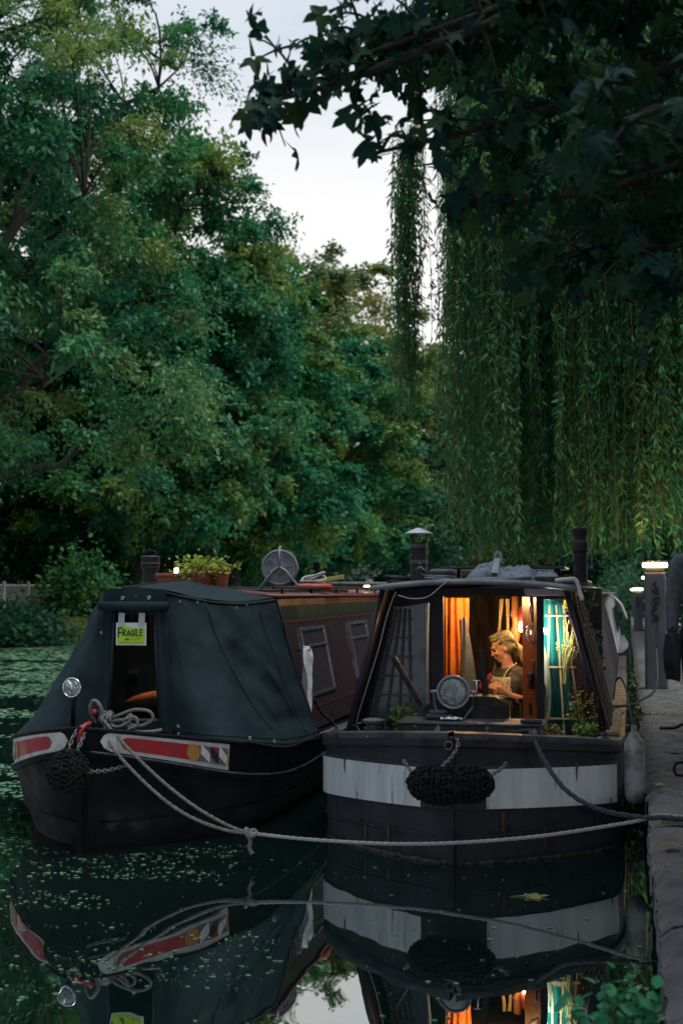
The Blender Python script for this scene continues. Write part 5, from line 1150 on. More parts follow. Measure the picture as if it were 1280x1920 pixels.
# T stud with a red cap at the bow
MB().tube([(0.02, 0.24, 0.74), (0.02, 0.24, 0.90)], 0.02, 10).tube([(-0.05, 0.24, 0.90), (0.09, 0.24, 0.90)], 0.016, 10).build('tee_stud', 'black_iron', LB, smooth=True)
MB().ellipsoid((0.0, 0.205, 0.905), 0.022, 12, 8).build('stud_cap', 'red', LB, smooth=True)
MB().tube(smoothpath([(0.0, -0.035, 0.70), (0.005, -0.045, 0.78), (0.02, -0.02, 0.83), (0.03, 0.06, 0.845)], 5), 0.016, 8).build('red_fairlead', 'red', LB, smooth=True)

# canvas cratch cover ----------------------------------------------------------------
cv = MB().add([], [])
Tp = [(0.235, 0.945, 1.735), (0.40, 1.25, 1.675), (0.56, 1.72, 1.645), (0.715, 2.30, 1.675)]
Bp = [(0.305, 0.93, 0.675), (0.62, 0.74, 0.665), (0.90, 0.86, 0.64), (1.05, 1.35, 0.575), (1.06, 1.95, 0.535), (1.065, 2.36, 0.53)]
Tq = smoothpath(Tp, 8); Bq = smoothpath(Bp, 8)
def along(q, u):
    x = u * (len(q) - 1); i = min(int(x), len(q) - 2); return q[i].lerp(q[i + 1], x - i)
def canvas_side(side):
    def f(u, v):
        a, b = along(Tq, u), along(Bq, u)
        p = a.lerp(b, v)
        # hangs slightly inward between frame and gunwale, with diagonal pull creases and a sag near the hem
        sag = -0.05 * math.sin(PI * v) * (0.4 + 0.6 * math.sin(PI * u))
        crease = 0.020 * math.sin((u * 9.5 - v * 7.0 + 0.6 * fbm(u * 2, v * 2, 3)) * 2.6) * math.exp(-((u - 0.45 - 0.22 * v) / 0.20) ** 2) * math.sin(PI * min(1, v * 1.1)) ** 0.6
        crease += 0.006 * math.sin(v * 34 + u * 9 + fbm(u * 3, v * 2, 8)) * math.exp(-((u - 0.42) / 0.16) ** 2) * (1 - v) * 0.9
        crease += 0.026 * fbm(u * 4.0, v * 3.0, 6 + side)
        hem = 0.03 * max(0, v - 0.86) / 0.14
        corner = 0.05 * math.exp(-((v - 0.84) / 0.06) ** 2) * math.exp(-((u - 0.72) / 0.12) ** 2)
        # tight creases pulling down from the eaves snaps and out to the hem fasteners
        for (cu, sl, wd, am) in ((0.20, 0.22, 0.018, 0.018), (0.33, 0.34, 0.016, 0.022), (0.47, 0.42, 0.015, 0.020), (0.62, 0.20, 0.02, 0.014), (0.12, 0.02, 0.012, 0.012), (0.80, -0.12, 0.02, 0.016)):
            q_ = u - cu - sl * v - 0.012 * math.sin(v * 9 + cu * 20); crease += am * math.exp(-abs(q_) / wd) * math.sin(PI * min(1.0, v * 1.15)) ** 0.7
        d = Vector((0.75, -0.55, 0.0)).normalized()
        p = p + d * (sag + crease + hem - corner)
        return (side * p.x, p.y, p.z - (0.012 * math.sin(u * 14) if v == 1 else 0))
    return f
canv = MB().grid(canvas_side(1), 160, 80).grid(canvas_side(-1), 50, 40)
def canvas_top(u, v):
    # ridge to eaves, both sides, falling towards the cabin edge
    a = along(Tq, u); k = 2 * v - 1
    ridge = Vector((-0.09 * u, a.y, 1.757 + 0.06 * u)); e = Vector((abs(k) * a.x * (1 if k > 0 else -1) - 0.09 * u * (1 - abs(k)), a.y, a.z + (ridge.z - a.z) * (1 - abs(k))))
    e.z -= 0.012 * math.sin(PI * u) * math.sin(PI * abs(k)) - 0.006 * fbm(u * 5, v * 7, 3)
    return tuple(e)
canv.grid(canvas_top, 30, 24)
cover = canv.build('canvas_cover', 'canvas', LB, smooth=True)
# front board: canvas panel with a window, framed by welts
YC = 0.935
def fpan(name, quad, m, y, t=0.006, parent=cover, bevel=0.0): return MB().poly([(x, y, z) for x, z in quad], (0, t, 0)).build(name, m, parent, bevel=bevel)
wt_, wb_ = 0.145, 0.185       # window half widths
zt_, zb_ = 1.55, 0.79
ft = lambda z: 0.235 + (1.735 - z) / (1.735 - 0.665) * 0.07
wx = lambda z: wt_ + (zt_ - z) / (zt_ - zb_) * (wb_ - wt_)
fpan('front_panel', [(-ft(zt_), zt_), (ft(zt_), zt_), (ft(1.735), 1.735), (0, 1.757), (-ft(1.735), 1.735)], 'canvas', YC)
fpan('front_panel', [(-ft(0.66), 0.66), (ft(0.66), 0.66), (ft(zb_), zb_), (-ft(zb_), zb_)], 'canvas', YC)
for sd_ in (-1, 1):
    fpan('front_panel', [(sd_ * wx(zb_), zb_), (sd_ * ft(zb_), zb_), (sd_ * ft(zt_), zt_), (sd_ * wx(zt_), zt_)], 'canvas', YC)
    MB().grid(lambda u, v: (sd_ * (wx(zt_ + (zb_ - zt_) * u) + 0.012 + 0.075 * v * (0.7 + 0.3 * u)), YC - 0.006 - 0.014 * math.sin(PI * v), zt_ + 0.12 + (0.70 - zt_ - 0.12) * u), 14, 8).build('welt', 'canvas', cover, smooth=True)
    MB().tube([(sd_ * (wx(zt_) + 0.01), YC - 0.006, zt_ + 0.02), (sd_ * (wx(zb_) + 0.01), YC - 0.006, zb_)], 0.008, 6).build('zip', 'canvas_edge', cover, smooth=True)
wnd = fpan('window', [(-wx(zb_), zb_), (wx(zb_), zb_), (wx(zt_), zt_), (-wx(zt_), zt_)], 'vinyl', YC + 0.001, 0.003)
fpan('window_sill', [(-wx(zb_) - 0.01, zb_ - 0.012), (wx(zb_) + 0.01, zb_ - 0.012), (wx(zb_) + 0.01, zb_ + 0.004), (-wx(zb_) - 0.01, zb_ + 0.004)], 'slate', YC - 0.005, 0.004)
MB().box((0, YC + 0.10, 0.845), (0.60, 0.02, 0.13)).build('inner_board', 'cloth_slate', cover)
# rolled-up flap over the window and its straps
MB().tube([(-0.265, YC - 0.03, 1.615), (-0.10, YC - 0.034, 1.612), (0.10, YC - 0.034, 1.612), (0.265, YC - 0.03, 1.615)], [0.034, 0.037, 0.037, 0.034], 14).build('rolled_flap', 'canvas', cover, smooth=True)
for x in (-0.095, 0.10): MB().torus((x, YC - 0.036, 1.613), 0.038, 0.004, 18, 5, Matrix.Rotation(PI / 2, 3, 'Y')).build('strap', 'canvas_edge', cover, smooth=True)
def eyelet(p, nrm=(0, -1, 0), r=0.011, parent=cover):
    q = Vector(nrm).to_track_quat('Z', 'Y').to_matrix(); MB().torus(p, r, r * 0.42, 14, 6, q).build('eyelet', 'steel', parent, smooth=True)
eyelet((-0.09, YC - 0.012, 1.672)); eyelet((0.115, YC - 0.012, 1.675)); eyelet((0.012, YC - 0.01, 1.69), r=0.004)
f1 = canvas_side(1); f2 = canvas_side(-1)
for u, v in ((0.04, 0.985), (0.40, 0.965), (0.52, 0.975), (0.16, 0.06), (0.3, 0.04), (0.62, 0.05), (0.72, 0.03), (0.05, 0.93)):
    p = Vector(f1(u, v)); eyelet(p + Vector((0.5, -0.8, 0.1)).normalized() * 0.012, (0.5, -0.85, 0.1), 0.009 if v > 0.9 else 0.006)
for u, v in ((0.30, 0.98), (0.1, 0.97), (0.02, 0.3)):
    p = Vector(f2(u, v)); eyelet(p + Vector((-0.5, -0.8, 0.1)).normalized() * 0.012, (-0.5, -0.85, 0.1), 0.009)
# sewn seam running down the side
MB().tube([Vector(f1(0.36 + 0.16 * v + 0.05 * v * v, v)) + Vector((0.006, -0.006, 0)) for v in np.linspace(0.02, 0.9, 24)], 0.005, 5).build('seam', 'canvas_edge', cover, smooth=True)
MB().tube([Vector(f1(u, 0.02)) + Vector((0.006, -0.006, 0)) for u in np.linspace(0.0, 1.0, 30)], 0.007, 5).build('seam', 'canvas_edge', cover, smooth=True)
for v_ in (0.955, 0.985): MB().tube([Vector(f1(u, v_)) + Vector((0.005, -0.005, 0)) for u in np.linspace(0.0, 1.0, 70)], 0.0028, 4).build('hem_stitch', 'canvas_edge', cover, smooth=True)
MB().tube([Vector(f1(0.80 + 0.02 * v, v)) + Vector((0.005, -0.004, 0)) for v in np.linspace(0.02, 0.95, 30)], 0.004, 5).build('seam', 'canvas_edge', cover, smooth=True)
MB().tube([Vector(f1(0.985, v)) + Vector((0.005, -0.004, 0)) for v in np.linspace(0.02, 0.97, 30)], 0.008, 5).build('seam', 'canvas_edge', cover, smooth=True)
for sd_ in (0.5,): MB().tube([Vector(canvas_top(u, sd_)) + Vector((0, 0, 0.004)) for u in np.linspace(0, 1, 14)], 0.005, 5).build('seam', 'canvas_edge', cover, smooth=True)
# things behind the window: orange cushion, and an unseen lamp added to light it
cu = tag(MB().ellipsoid((0, 0, 0), (0.22, 0.10, 0.065), 18, 10, Matrix.Rotation(-0.18, 3, 'Y')).build('cushion', 'orange_cloth', None, smooth=True), 'orange cushion glowing behind the canvas cover window', 'cushion'); cu.location = lw_((0.09, 1.06, 0.915))
cl2 = thing('added_cratch_lamp', 'small added lamp, unseen, inside the canvas bow cover above the orange cushion', 'lamp', lw_((0.12, 1.30, 1.62)))
MB().ellipsoid((0, 0, 0), 0.02, 10, 8).build('lamp_bulb', 'bulb', cl2, smooth=True)
d_ = bpy.data.lights.new('lamp_light', 'SPOT'); d_.energy = 45; d_.color = (1, 0.7, 0.4); d_.spot_size = R(46); d_.spot_blend = 0.6; d_.shadow_soft_size = 0.02
o_ = bpy.data.objects.new('lamp_light', d_); C.objects.link(o_); o_.parent = cl2; o_.location = (0, -0.01, -0.03); o_.rotation_euler = (R(-19), 0, 0)

# FRAGILE sign in a plastic sleeve taped to the window
sg = thing('paper_sign', 'yellow-green handwritten FRAGILE sign taped above the canvas window', 'sign', lw_((-0.015, YC - 0.026, 1.41)), LRZ)
MB().box((0, 0, 0), (0.235, 0.003, 0.165)).build('sleeve', 'paper_white', sg)
MB().grid(lambda u, v: (-0.108 + 0.216 * u, -0.004 - 0.001 * math.sin(u * 3), -0.072 + v * (0.128 - 0.014 * (1 - math.sin(PI * min(1, u * 1.4 + 0.1))) ) ), 12, 4).build('sheet', 'sign_yellow', sg)
for x in (-0.075, 0.082): MB().box((x, -0.004, 0.105), (0.048, 0.003, 0.10), Matrix.Rotation(0.05, 3, 'Y')).build('tape', 'tape', sg)
let = {'F': [[(0, 0), (0.05, 1)], [(0.0, 1.0), (0.75, 1.05)], [(0.02, 0.52), (0.6, 0.56)]], 'R': [[(0, 0), (0, 1), (0.5, 0.95), (0.6, 0.72), (0.4, 0.5), (0.02, 0.46), (0.65, 0)]], 'A': [[(0, 0), (0.35, 1), (0.7, 0)], [(0.12, 0.35), (0.6, 0.35)]],
       'G': [[(0.65, 0.85), (0.35, 1), (0.05, 0.7), (0.05, 0.25), (0.35, 0), (0.65, 0.2), (0.65, 0.45), (0.4, 0.45)]], 'I': [[(0.1, 0), (0.12, 1.0)]], 'L': [[(0.05, 1), (0, 0), (0.55, 0.03)]], 'E': [[(0.6, 1.02), (0.05, 1), (0, 0), (0.62, 0.02)], [(0.02, 0.5), (0.5, 0.53)]]}
mb = MB(); x = -0.098
def stroke(pts, t=0.0042):
    for a, b in zip(pts, pts[1:]):
        a = Vector((a[0], -0.0085, a[1])); b = Vector((b[0], -0.0085, b[1])); d = (b - a).normalized(); n = Vector((-d.z, 0, d.x)) * t; e = d * t * 0.6
        mb.poly([a - e + n, b + e + n, b + e - n, a - e - n], (0, 0.0008, 0))
for ch, h, w in (('F', 0.066, 0.042), ('R', 0.044, 0.034), ('A', 0.04, 0.034), ('G', 0.04, 0.032), ('I', 0.05, 0.02), ('L', 0.048, 0.03), ('E', 0.046, 0.034)):
    for st_ in let[ch]: stroke([(x + a * w, -0.012 + b * h - (0.012 if ch == 'F' else 0)) for a, b in st_], 0.0046 if ch == 'F' else 0.0036)
    x += w * (0.8 if ch != 'I' else 0.62) + 0.003
stroke([(-0.045, -0.038), (-0.018, -0.038)], 0.003); stroke([(-0.026, -0.031), (-0.015, -0.038), (-0.026, -0.045)], 0.002)
rs_ = np.random.default_rng(9)
for row, x0, x1 in ((-0.036, 0.0, 0.07), (-0.060, -0.085, 0.09)):
    xx = x0
    while xx < x1:
        stroke([(xx, row + rs_.uniform(-0.004, 0.004)), (xx + 0.004, row + rs_.uniform(-0.005, 0.006)), (xx + 0.008, row + rs_.uniform(-0.004, 0.004))], 0.0012); xx += 0.010 if rs_.uniform() > 0.2 else 0.018
mb.build('lettering', 'ink', sg)

# headlamp on a slim post
hl2 = thing('headlamp', 'small chrome round headlamp on a slim post at the left boat bow', 'headlamp', lw_((-0.235, 0.36, 0.72)), LRZ)
headlamp(hl2, (0, 0, 0.335), 0.066, 'chrome', -0.06)
MB().tube([(0, 0.03, 0), (0, 0.03, 0.26), (0, 0.02, 0.29)], 0.017, 10).build('post', 'black_iron', hl2, smooth=True)
MB().lathe([(0.03, 0), (0.034, 0.012), (0.018, 0.05)], (0, 0.02, 0.245), 12).build('post_cup', 'black_iron', hl2, smooth=True)
# round bow fender with chains
fd2 = thing('bow_fender', 'black round rope ball fender hanging at the left boat bow', 'fender', lw_((-0.01, -0.19, 0.555)), LRZ)
knobbly((0, 0, 0), (0.125, 0.135, 0.135), 16, 26, 8, 0.022).build('fender_rope', 'rope_fender', fd2, smooth=True)
chain(fd2, [(-0.02, 0.05, 0.13), (-0.02, 0.1, 0.2), (0.0, 0.16, 0.26), (0.02, 0.3, 0.29)], 0.022, 0.005)
chain(fd2, [(0.03, 0.06, 0.12), (0.04, 0.12, 0.19), (0.03, 0.2, 0.25)], 0.022, 0.005)
chain(fd2, [(-0.11, 0.05, -0.02), (-0.16, 0.15, 0.0), (-0.22, 0.25, 0.01)], 0.022, 0.005)
chain(fd2, [(0.11, 0.05, 0.0), (0.19, 0.2, -0.01), (0.27, 0.34, 0.01)], 0.022, 0.005)

# cabin of the left boat --------------------------------------------------------------
hwL = lambda z: 0.915 - (z - 0.53) * (0.915 - 0.70) / (1.665 - 0.53)
for sd_ in (-1, 1):
    z0, z1 = 0.53, 1.665
    MB().hexa([(sd_ * hwL(z0), 2.28, z0), (sd_ * (hwL(z0) - 0.04), 2.28, z0), (sd_ * (hwL(z0) - 0.04), 14, z0), (sd_ * hwL(z0), 14, z0)],
              [(sd_ * hwL(z1), 2.28, z1), (sd_ * (hwL(z1) - 0.04), 2.28, z1), (sd_ * (hwL(z1) - 0.04), 14, z1), (sd_ * hwL(z1), 14, z1)]).build('cabin_side', 'maroon', LB)
def strip(z0, z1, m, off=0.004, y0=2.30, y1=14, name='coach_line'):
    def f(u, v):
        z = z0 + (z1 - z0) * v; return (hwL(z) + off, y0 + (y1 - y0) * u, z)
    return MB().grid(f, 40, 1).build(name, m, LB, smooth=True)
strip(1.60, 1.66, 'coach_red', 0.008); strip(1.475, 1.598, 'dark_green', 0.005); strip(1.455, 1.473, 'coach_red', 0.006); strip(0.70, 0.722, 'coach_red', 0.005, 2.9)
MB().poly([(-hwL(0.53), 2.29, 0.53), (hwL(0.53), 2.29, 0.53), (hwL(1.665), 2.29, 1.665), (-hwL(1.665), 2.29, 1.665)], (0, 0.02, 0)).build('cabin_front', 'maroon', LB)
MB().grid(lambda u, v: ((2 * u - 1) * 0.735, 2.26 + 11.8 * v, 1.675 + 0.055 * (1 - (2 * u - 1) ** 2)), 14, 2).build('roof', 'coach_red', LB, smooth=True, solid=0.025)
for sd_ in (-1, 1):
    MB().box((sd_ * 0.665, 5.5, 1.755), (0.03, 6.2, 0.03)).build('handrail', 'black_iron', LB, bevel=0.008)
    for k in range(6): MB().box((sd_ * 0.665, 2.7 + k * 1.1, 1.725), (0.02, 0.03, 0.06)).build('rail_foot', 'black_iron', LB)
def cabin_window(y0, y1, z0, z1, label):
    n = Vector((1, 0, 0.19)).normalized()
    def P(y, z, o): return Vector((hwL(z), y, z)) + n * o
    fr = MB(); t = 0.028
    for (ya, yb, za, zb) in ((y0, y1, z1 - t, z1), (y0, y1, z0, z0 + t), (y0, y0 + t, z0 + t, z1 - t), (y1 - t, y1, z0 + t, z1 - t), (y0 + t, y1 - t, z0 + (z1 - z0) * 0.70, z0 + (z1 - z0) * 0.70 + 0.022)):
        fr.hexa([P(ya, za, 0.002), P(ya, za, 0.02), P(yb, za, 0.02), P(yb, za, 0.002)], [P(ya, zb, 0.002), P(ya, zb, 0.02), P(yb, zb, 0.02), P(yb, zb, 0.002)])
    w = fr.build('window', 'steel', LB, bevel=0.004); w['label'] = label
    mb = MB(); zm = z0 + (z1 - z0) * 0.70
    for za, zb in ((z0 + t, zm), (zm + 0.022, z1 - t)):
        MB().hexa([P(y0 + t, za, 0.004), P(y0 + t, za, 0.008), P(y1 - t, za, 0.008), P(y1 - t, za, 0.004)], [P(y0 + t, zb, 0.004), P(y0 + t, zb, 0.008), P(y1 - t, zb, 0.008), P(y1 - t, zb, 0.004)]).build('pane', mat('window_pane', (0.06, 0.05, 0.052), 0.06, spec=0.9, bump=0.04, bscale=3), w)
cabin_window(2.95, 3.90, 0.80, 1.40, 'chrome framed cabin window nearest the bow cover')
cabin_window(5.05, 6.0, 0.80, 1.40, 'chrome framed cabin window half hidden by the right boat')
cabin_window(7.6, 8.6, 0.80, 1.40, 'cabin window behind the right boat')
# chimney
ch = thing('chimney', 'black chimney with bright bands standing behind the canvas cover', 'chimney', lw_((-0.655, 3.02, 1.70)), 0)
MB().lathe([(0.08, 0), (0.07, 0.02), (0.07, 0.22), (0.085, 0.23), (0.085, 0.33), (0.07, 0.345), (0.06, 0.345)], (0, 0, 0), 22).build('flue', 'black_iron', ch, smooth='auto')
for z in (0.215, 0.275, 0.335): MB().torus((0, 0, z), 0.086 if z > 0.22 else 0.072, 0.005, 22, 6).build('band', 'dull_iron', ch, smooth=True)
MB().tube(smoothpath([(-0.05, 0, 0.33), (-0.04, 0, 0.385), (0.04, 0, 0.385), (0.05, 0, 0.33)], 4), 0.006, 6).build('handle', 'black_iron', ch, smooth=True)
# terracotta pots and trough on the roof
def pot(loc, r, h, label):
    t = thing('plant_pot', label, 'plant pot', loc, 0, 'terracotta pots on the left boat roof')
    MB().lathe([(r * 0.72, 0), (r * 0.97, h * 0.78), (r * 1.06, h * 0.79), (r * 1.08, h), (r * 0.98, h), (r * 0.94, h * 0.9)], (0, 0, 0), 22).build('pot', 'terracotta', t, smooth='auto')
    MB().lathe([(r * 0.95, h * 0.9), (0.001, h * 0.93)], (0, 0, 0), 16).build('soil', 'soil', t)
    return t
def plant_leaves(t, c, n, rad, leaf, m, seed, droop=0.2, stems=8):
    rs = np.random.default_rng(seed); p = rs.normal(size=(n, 3)) * np.array(rad) * 0.5 + np.array(c); d = p - np.array(c)
    sc = rs.uniform(0.7, 1.3, n)
    leaf_obj('leaves', leaf_mesh('leaves', p, d + rs.normal(size=(n, 3)) * 0.06 + np.array([0, 0, -droop * 0.1]), rs.normal(size=(n, 3)) * 0.5 + np.array([0, -0.3, 1.0]), leaf[0] * sc, leaf[1] * sc, rs.uniform(0, 1, n)), m, t)
    mb = MB()
    for k in range(stems):
        q = p[k]; mb.tube([(c[0] + rs.normal() * 0.01, c[1] + rs.normal() * 0.01, c[2] - rad[2]), tuple((q + np.array(c)) / 2), tuple(q)], 0.003, 4, cap=False)
    mb.build('stems', 'stem', t)
pa = pot(lw_((0.02, 2.50, 1.76)), 0.085, 0.15, 'large round terracotta pot with a bright green trailing plant')
plant_leaves(pa, (-0.02, 0, 0.17), 420, (0.19, 0.16, 0.085), (0.04, 0.034), 'leaf_pot', 21)
mb = MB(); rs_ = np.random.default_rng(2)
for k in range(5): mb.tube(smoothpath([(0.02, 0, 0.15), (0.03 + 0.02 * k, 0.0, 0.30), (0.04 + 0.035 * k * rs_.uniform(0.6, 1.3), 0.0, 0.42 + 0.03 * k)], 5), 0.0022, 4, cap=False)
mb.build('dry_stalks', 'twig', pa)
pb_ = pot(lw_((0.155, 2.56, 1.755)), 0.075, 0.15, 'second terracotta pot, set close on the right of the trailing plant')
plant_leaves(pb_, (0.0, 0, 0.155), 90, (0.13, 0.1, 0.05), (0.035, 0.03), 'leaf_pot', 22)
tr = thing('plant_trough', 'long terracotta trough left of the round pots', 'plant trough', lw_((-0.26, 2.60, 1.765)), 0)
MB().hexa([(-0.13, -0.06, 0), (0.13, -0.06, 0), (0.13, 0.06, 0), (-0.13, 0.06, 0)], [(-0.155, -0.075, 0.105), (0.155, -0.075, 0.105), (0.155, 0.075, 0.105), (-0.155, 0.075, 0.105)]).box((0, -0.077, 0.10), (0.325, 0.012, 0.028)).build('trough', 'terracotta', tr, bevel=0.005)
plant_leaves(tr, (0.08, 0, 0.13), 60, (0.09, 0.08, 0.03), (0.03, 0.025), 'leaf_pot', 24)
tl = thing('solar_light', 'tiny lit garden lamp standing in the terracotta trough', 'lamp', lw_((-0.255, 2.58, 1.87)), 0)
MB().lathe([(0.018, 0), (0.02, 0.05), (0.012, 0.055)], (0, 0, 0), 12).build('lamp_glass', 'bulb_cool', tl, smooth=True)
MB().lathe([(0.022, 0.055), (0.024, 0.085), (0.001, 0.09)], (0, 0, 0), 12).build('lamp_cap', 'coach_red', tl, smooth=True)
# hose reel
hr = thing('hose_reel', 'grey hose reel with round spoked drum on the left boat roof', 'hose reel', lw_((0.42, 3.55, 1.74)), R(12))
rot = Matrix.Rotation(PI / 2, 3, 'X')
for y in (-0.09, 0.09):
    dsk = MB().torus((0, y, 0.20), 0.155, 0.014, 36, 8, rot)
    dsk.lathe([(0.16, -0.004), (0.16, 0.004), (0.125, 0.006), (0.125, -0.006), (0.16, -0.004)], (0, y, 0.20), 32, rot); dsk.lathe([(0.06, -0.01), (0.065, 0.0), (0.06, 0.012), (0.001, 0.02)], (0, y, 0.20), 20, rot)
    for k in range(6):
        a = 2 * PI * k / 6 + 0.26; dsk.box((0.093 * math.cos(a), y, 0.20 + 0.093 * math.sin(a)), (0.075, 0.012, 0.03), Matrix.Rotation(-a, 3, 'Y'))
    dsk.build('drum_disc', 'plastic_grey', hr, smooth='auto')
cb = MB()
for k in range(7): cb.torus((0, -0.07 + k * 0.023, 0.20), 0.10, 0.014, 26, 6, rot)
cb.build('hose', 'plastic_dark', hr, smooth=True)
for y in (-0.115, 0.115):
    MB().tube([(-0.19, y, 0), (-0.06, y, 0.17), (0, y, 0.21), (0.06, y, 0.17), (0.19, y, 0)], 0.011, 7).build('stand', 'hose_grey', hr, smooth=True)
MB().tube(smoothpath([(0, -0.115, 0.2), (0.0, -0.125, 0.30), (0.0, -0.06, 0.385), (0.01, 0.06, 0.385), (0.01, 0.115, 0.3)], 5), 0.012, 7).build('handle', 'plastic_grey', hr, smooth=True)
MB().box((0.155, -0.1, 0.22), (0.02, 0.03, 0.035)).build('clip', 'orange_red', hr, bevel=0.004)
# orange ring, loose hose, broom, poles, planks
lr = tag(MB().torus((0, 0, 0.035), 0.13, 0.035, 28, 10).build('life_ring', 'orange_red', None, smooth=True), 'orange-red ring lying flat on the left boat roof beside the hose reel', 'ring'); lr.location = lw_((0.55, 4.35, 1.735)); lr.scale = (1.15, 1.6, 0.9)
lh = tag(MB().torus((0, 0, 0.02), 0.11, 0.012, 24, 6).torus((0.02, 0.02, 0.045), 0.12, 0.012, 24, 6, Matrix.Rotation(0.3, 3, 'X')).torus((0.04, 0.0, 0.07), 0.10, 0.012, 24, 6, Matrix.Rotation(-0.4, 3, 'Y')).build('hose_coil', 'hose_grey', None, smooth=True), 'loose pale hose coil on top of the orange ring', 'hose'); lh.location = lw_((0.52, 4.4, 1.80))
br = thing('broom', 'olive bristle broom lying across the left boat roof', 'broom', lw_((0.50, 5.3, 1.80)), R(8))
MB().hexa([(-0.16, -0.04, 0), (0.16, -0.04, 0.05), (0.16, 0.04, 0.05), (-0.16, 0.04, 0)], [(-0.16, -0.03, 0.045), (0.16, -0.03, 0.10), (0.16, 0.03, 0.10), (-0.16, 0.03, 0.045)]).build('bristles', 'bristle', br, bevel=0.006)
MB().tube([(-0.1, 0, 0.02), (-0.5, 1.3, -0.02)], 0.012, 8).build('handle', 'wood_gunwale', br, smooth=True)
po = tag(MB().tube([(0, 0, 0), (0.05, 4.0, 0.02)], 0.02, 8).build('boat_pole', 'wood_grey', None, smooth=True), 'long pale pole lying along the left boat roof', 'pole', 'poles on the left boat roof'); po.location = lw_((0.60, 4.9, 1.80))
po = tag(MB().tube([(0, 0, 0), (-0.1, 4.2, 0.02)], 0.017, 8).build('boat_pole', 'dull_iron', None, smooth=True), 'long dark pole lying beside the pale one on the roof', 'pole', 'poles on the left boat roof'); po.location = lw_((0.48, 4.8, 1.80))
pk = tag(MB().box((0, 0, 0), (0.30, 3.2, 0.03)).build('gang_plank', 'black_iron', None, bevel=0.004), 'dark gangplank edge running along the left boat roof under the hose reel', 'plank'); pk.location = lw_((0.42, 4.3, 1.722))
rl = thing('roof_lamp', 'small round bright lamp at the far end of the left boat roof', 'lamp', lw_((0.60, 6.9, 1.76)), 0)
MB().ellipsoid((0, 0, 0.02), 0.035, 14, 10).build('lamp_globe', 'lamp_warm', rl, smooth=True); MB().lathe([(0.03, -0.03), (0.02, -0.01)], (0, 0, 0), 10).build('lamp_base', 'black_iron', rl)
# white towel hanging from a hook on the cabin side
tw = thing('towel', 'white cloth hanging from a hook behind the canvas cover', 'towel', lw_((0.875, 2.62, 1.22)), 0)
def tow(u, v):
    w_ = 0.035 + 0.05 * math.sin(PI * (0.25 + 0.6 * v)); 
    return (0.02 + 0.025 * math.sin(u * 9 + v * 3) + 0.02 * fbm(u * 3, v * 3, 2) + 0.03 * v, (u - 0.5) * 2 * w_ * 1.6 - 0.02 * v, 0.02 - (0.50 + 0.10 * math.sin(u * 5)) * v + 0.015 * math.sin(u * PI))
MB().grid(tow, 24, 26).build('cloth', 'cloth_white', tw, smooth=True, solid=0.008)
MB().tube([(-0.07, 0, 0.0), (0.05, 0, 0.0), (0.06, 0, 0.03)], 0.007, 6).build('hook', 'black_iron', tw, smooth=True)
# side rope with a shackle on the cabin side
sr = rope_tube('side_rope', [lw_((0.90, 2.85, 0.80)), lw_((0.96, 2.95, 0.66)), lw_((1.02, 3.05, 0.58)), lw_((1.09, 3.12, 0.44)), lw_((1.10, 3.14, 0.2))], 0.013, 'rope_black'); tag(sr, 'short dark rope drooping over the left boat side deck', 'rope')

# mooring lines -------------------------------------------------------------------------
stud = lw_((0.02, 0.24, 0.89))
knot = (-2.335, 7.80, 0.215)
L1 = rope_tube('mooring_rope', [stud, (-3.30, 8.06, 0.74), (-3.02, 8.0, 0.52), (-2.75, 7.92, 0.36), (-2.5, 7.85, 0.255), knot], 0.0108, 'rope_worn'); tag(L1, 'upper of two worn ropes sagging from the left boat bow to the knot', 'rope', 'mooring lines of the left boat')
L2 = rope_tube('mooring_rope', [(stud[0] + 0.05, stud[1] - 0.02, stud[2] - 0.06), (-3.34, 8.02, 0.70), (-3.06, 7.96, 0.46), (-2.79, 7.89, 0.305), (-2.52, 7.84, 0.225), knot], 0.0108, 'rope_worn'); tag(L2, 'lower of two worn ropes sagging from the left boat bow to the knot', 'rope', 'mooring lines of the left boat')
L3 = rope_tube('mooring_rope', [knot, (-1.9, 7.80, 0.190), (-1.28, 7.79, 0.193), (-0.6, 7.76, 0.265), (0.0, 7.72, 0.385), (0.16, 7.70, 0.435), (0.32, 7.68, 0.432), (0.75, 7.63, 0.425)], 0.0108, 'rope_light'); tag(L3, 'pale rope stretched from the knot across the bow to the quay', 'rope', 'mooring lines of the left boat')
kn = thing('rope_knot', 'knot with a hanging tail where the mooring ropes join over the water', 'knot', knot)
MB().torus((0, 0, 0), 0.026, 0.014, 16, 7, Matrix.Rotation(1.1, 3, 'Y')).torus((0.03, 0, 0), 0.024, 0.013, 16, 7, Matrix.Rotation(0.6, 3, 'X')).build('turns', 'rope_worn', kn, smooth=True)
MB().tube(smoothpath([(0, 0, -0.01), (0.02, -0.01, -0.05), (0.01, 0, -0.09), (0.03, 0, -0.13)], 4), [0.013] * 12 + [0.02], 7).build('tail', 'rope_worn', kn, smooth=True)
t = tag(MB().torus((0, 0, 0), 0.03, 0.012, 14, 6, Matrix.Rotation(PI / 2, 3, 'Y')).torus((0.03, 0, 0), 0.028, 0.012, 14, 6, Matrix.Rotation(PI / 2, 3, 'Y')).build('rope_splice', 'rope_light', None, smooth=True), 'pale rope turns lying on the quay edge', 'knot'); t.location = (0.36, 7.67, 0.435)
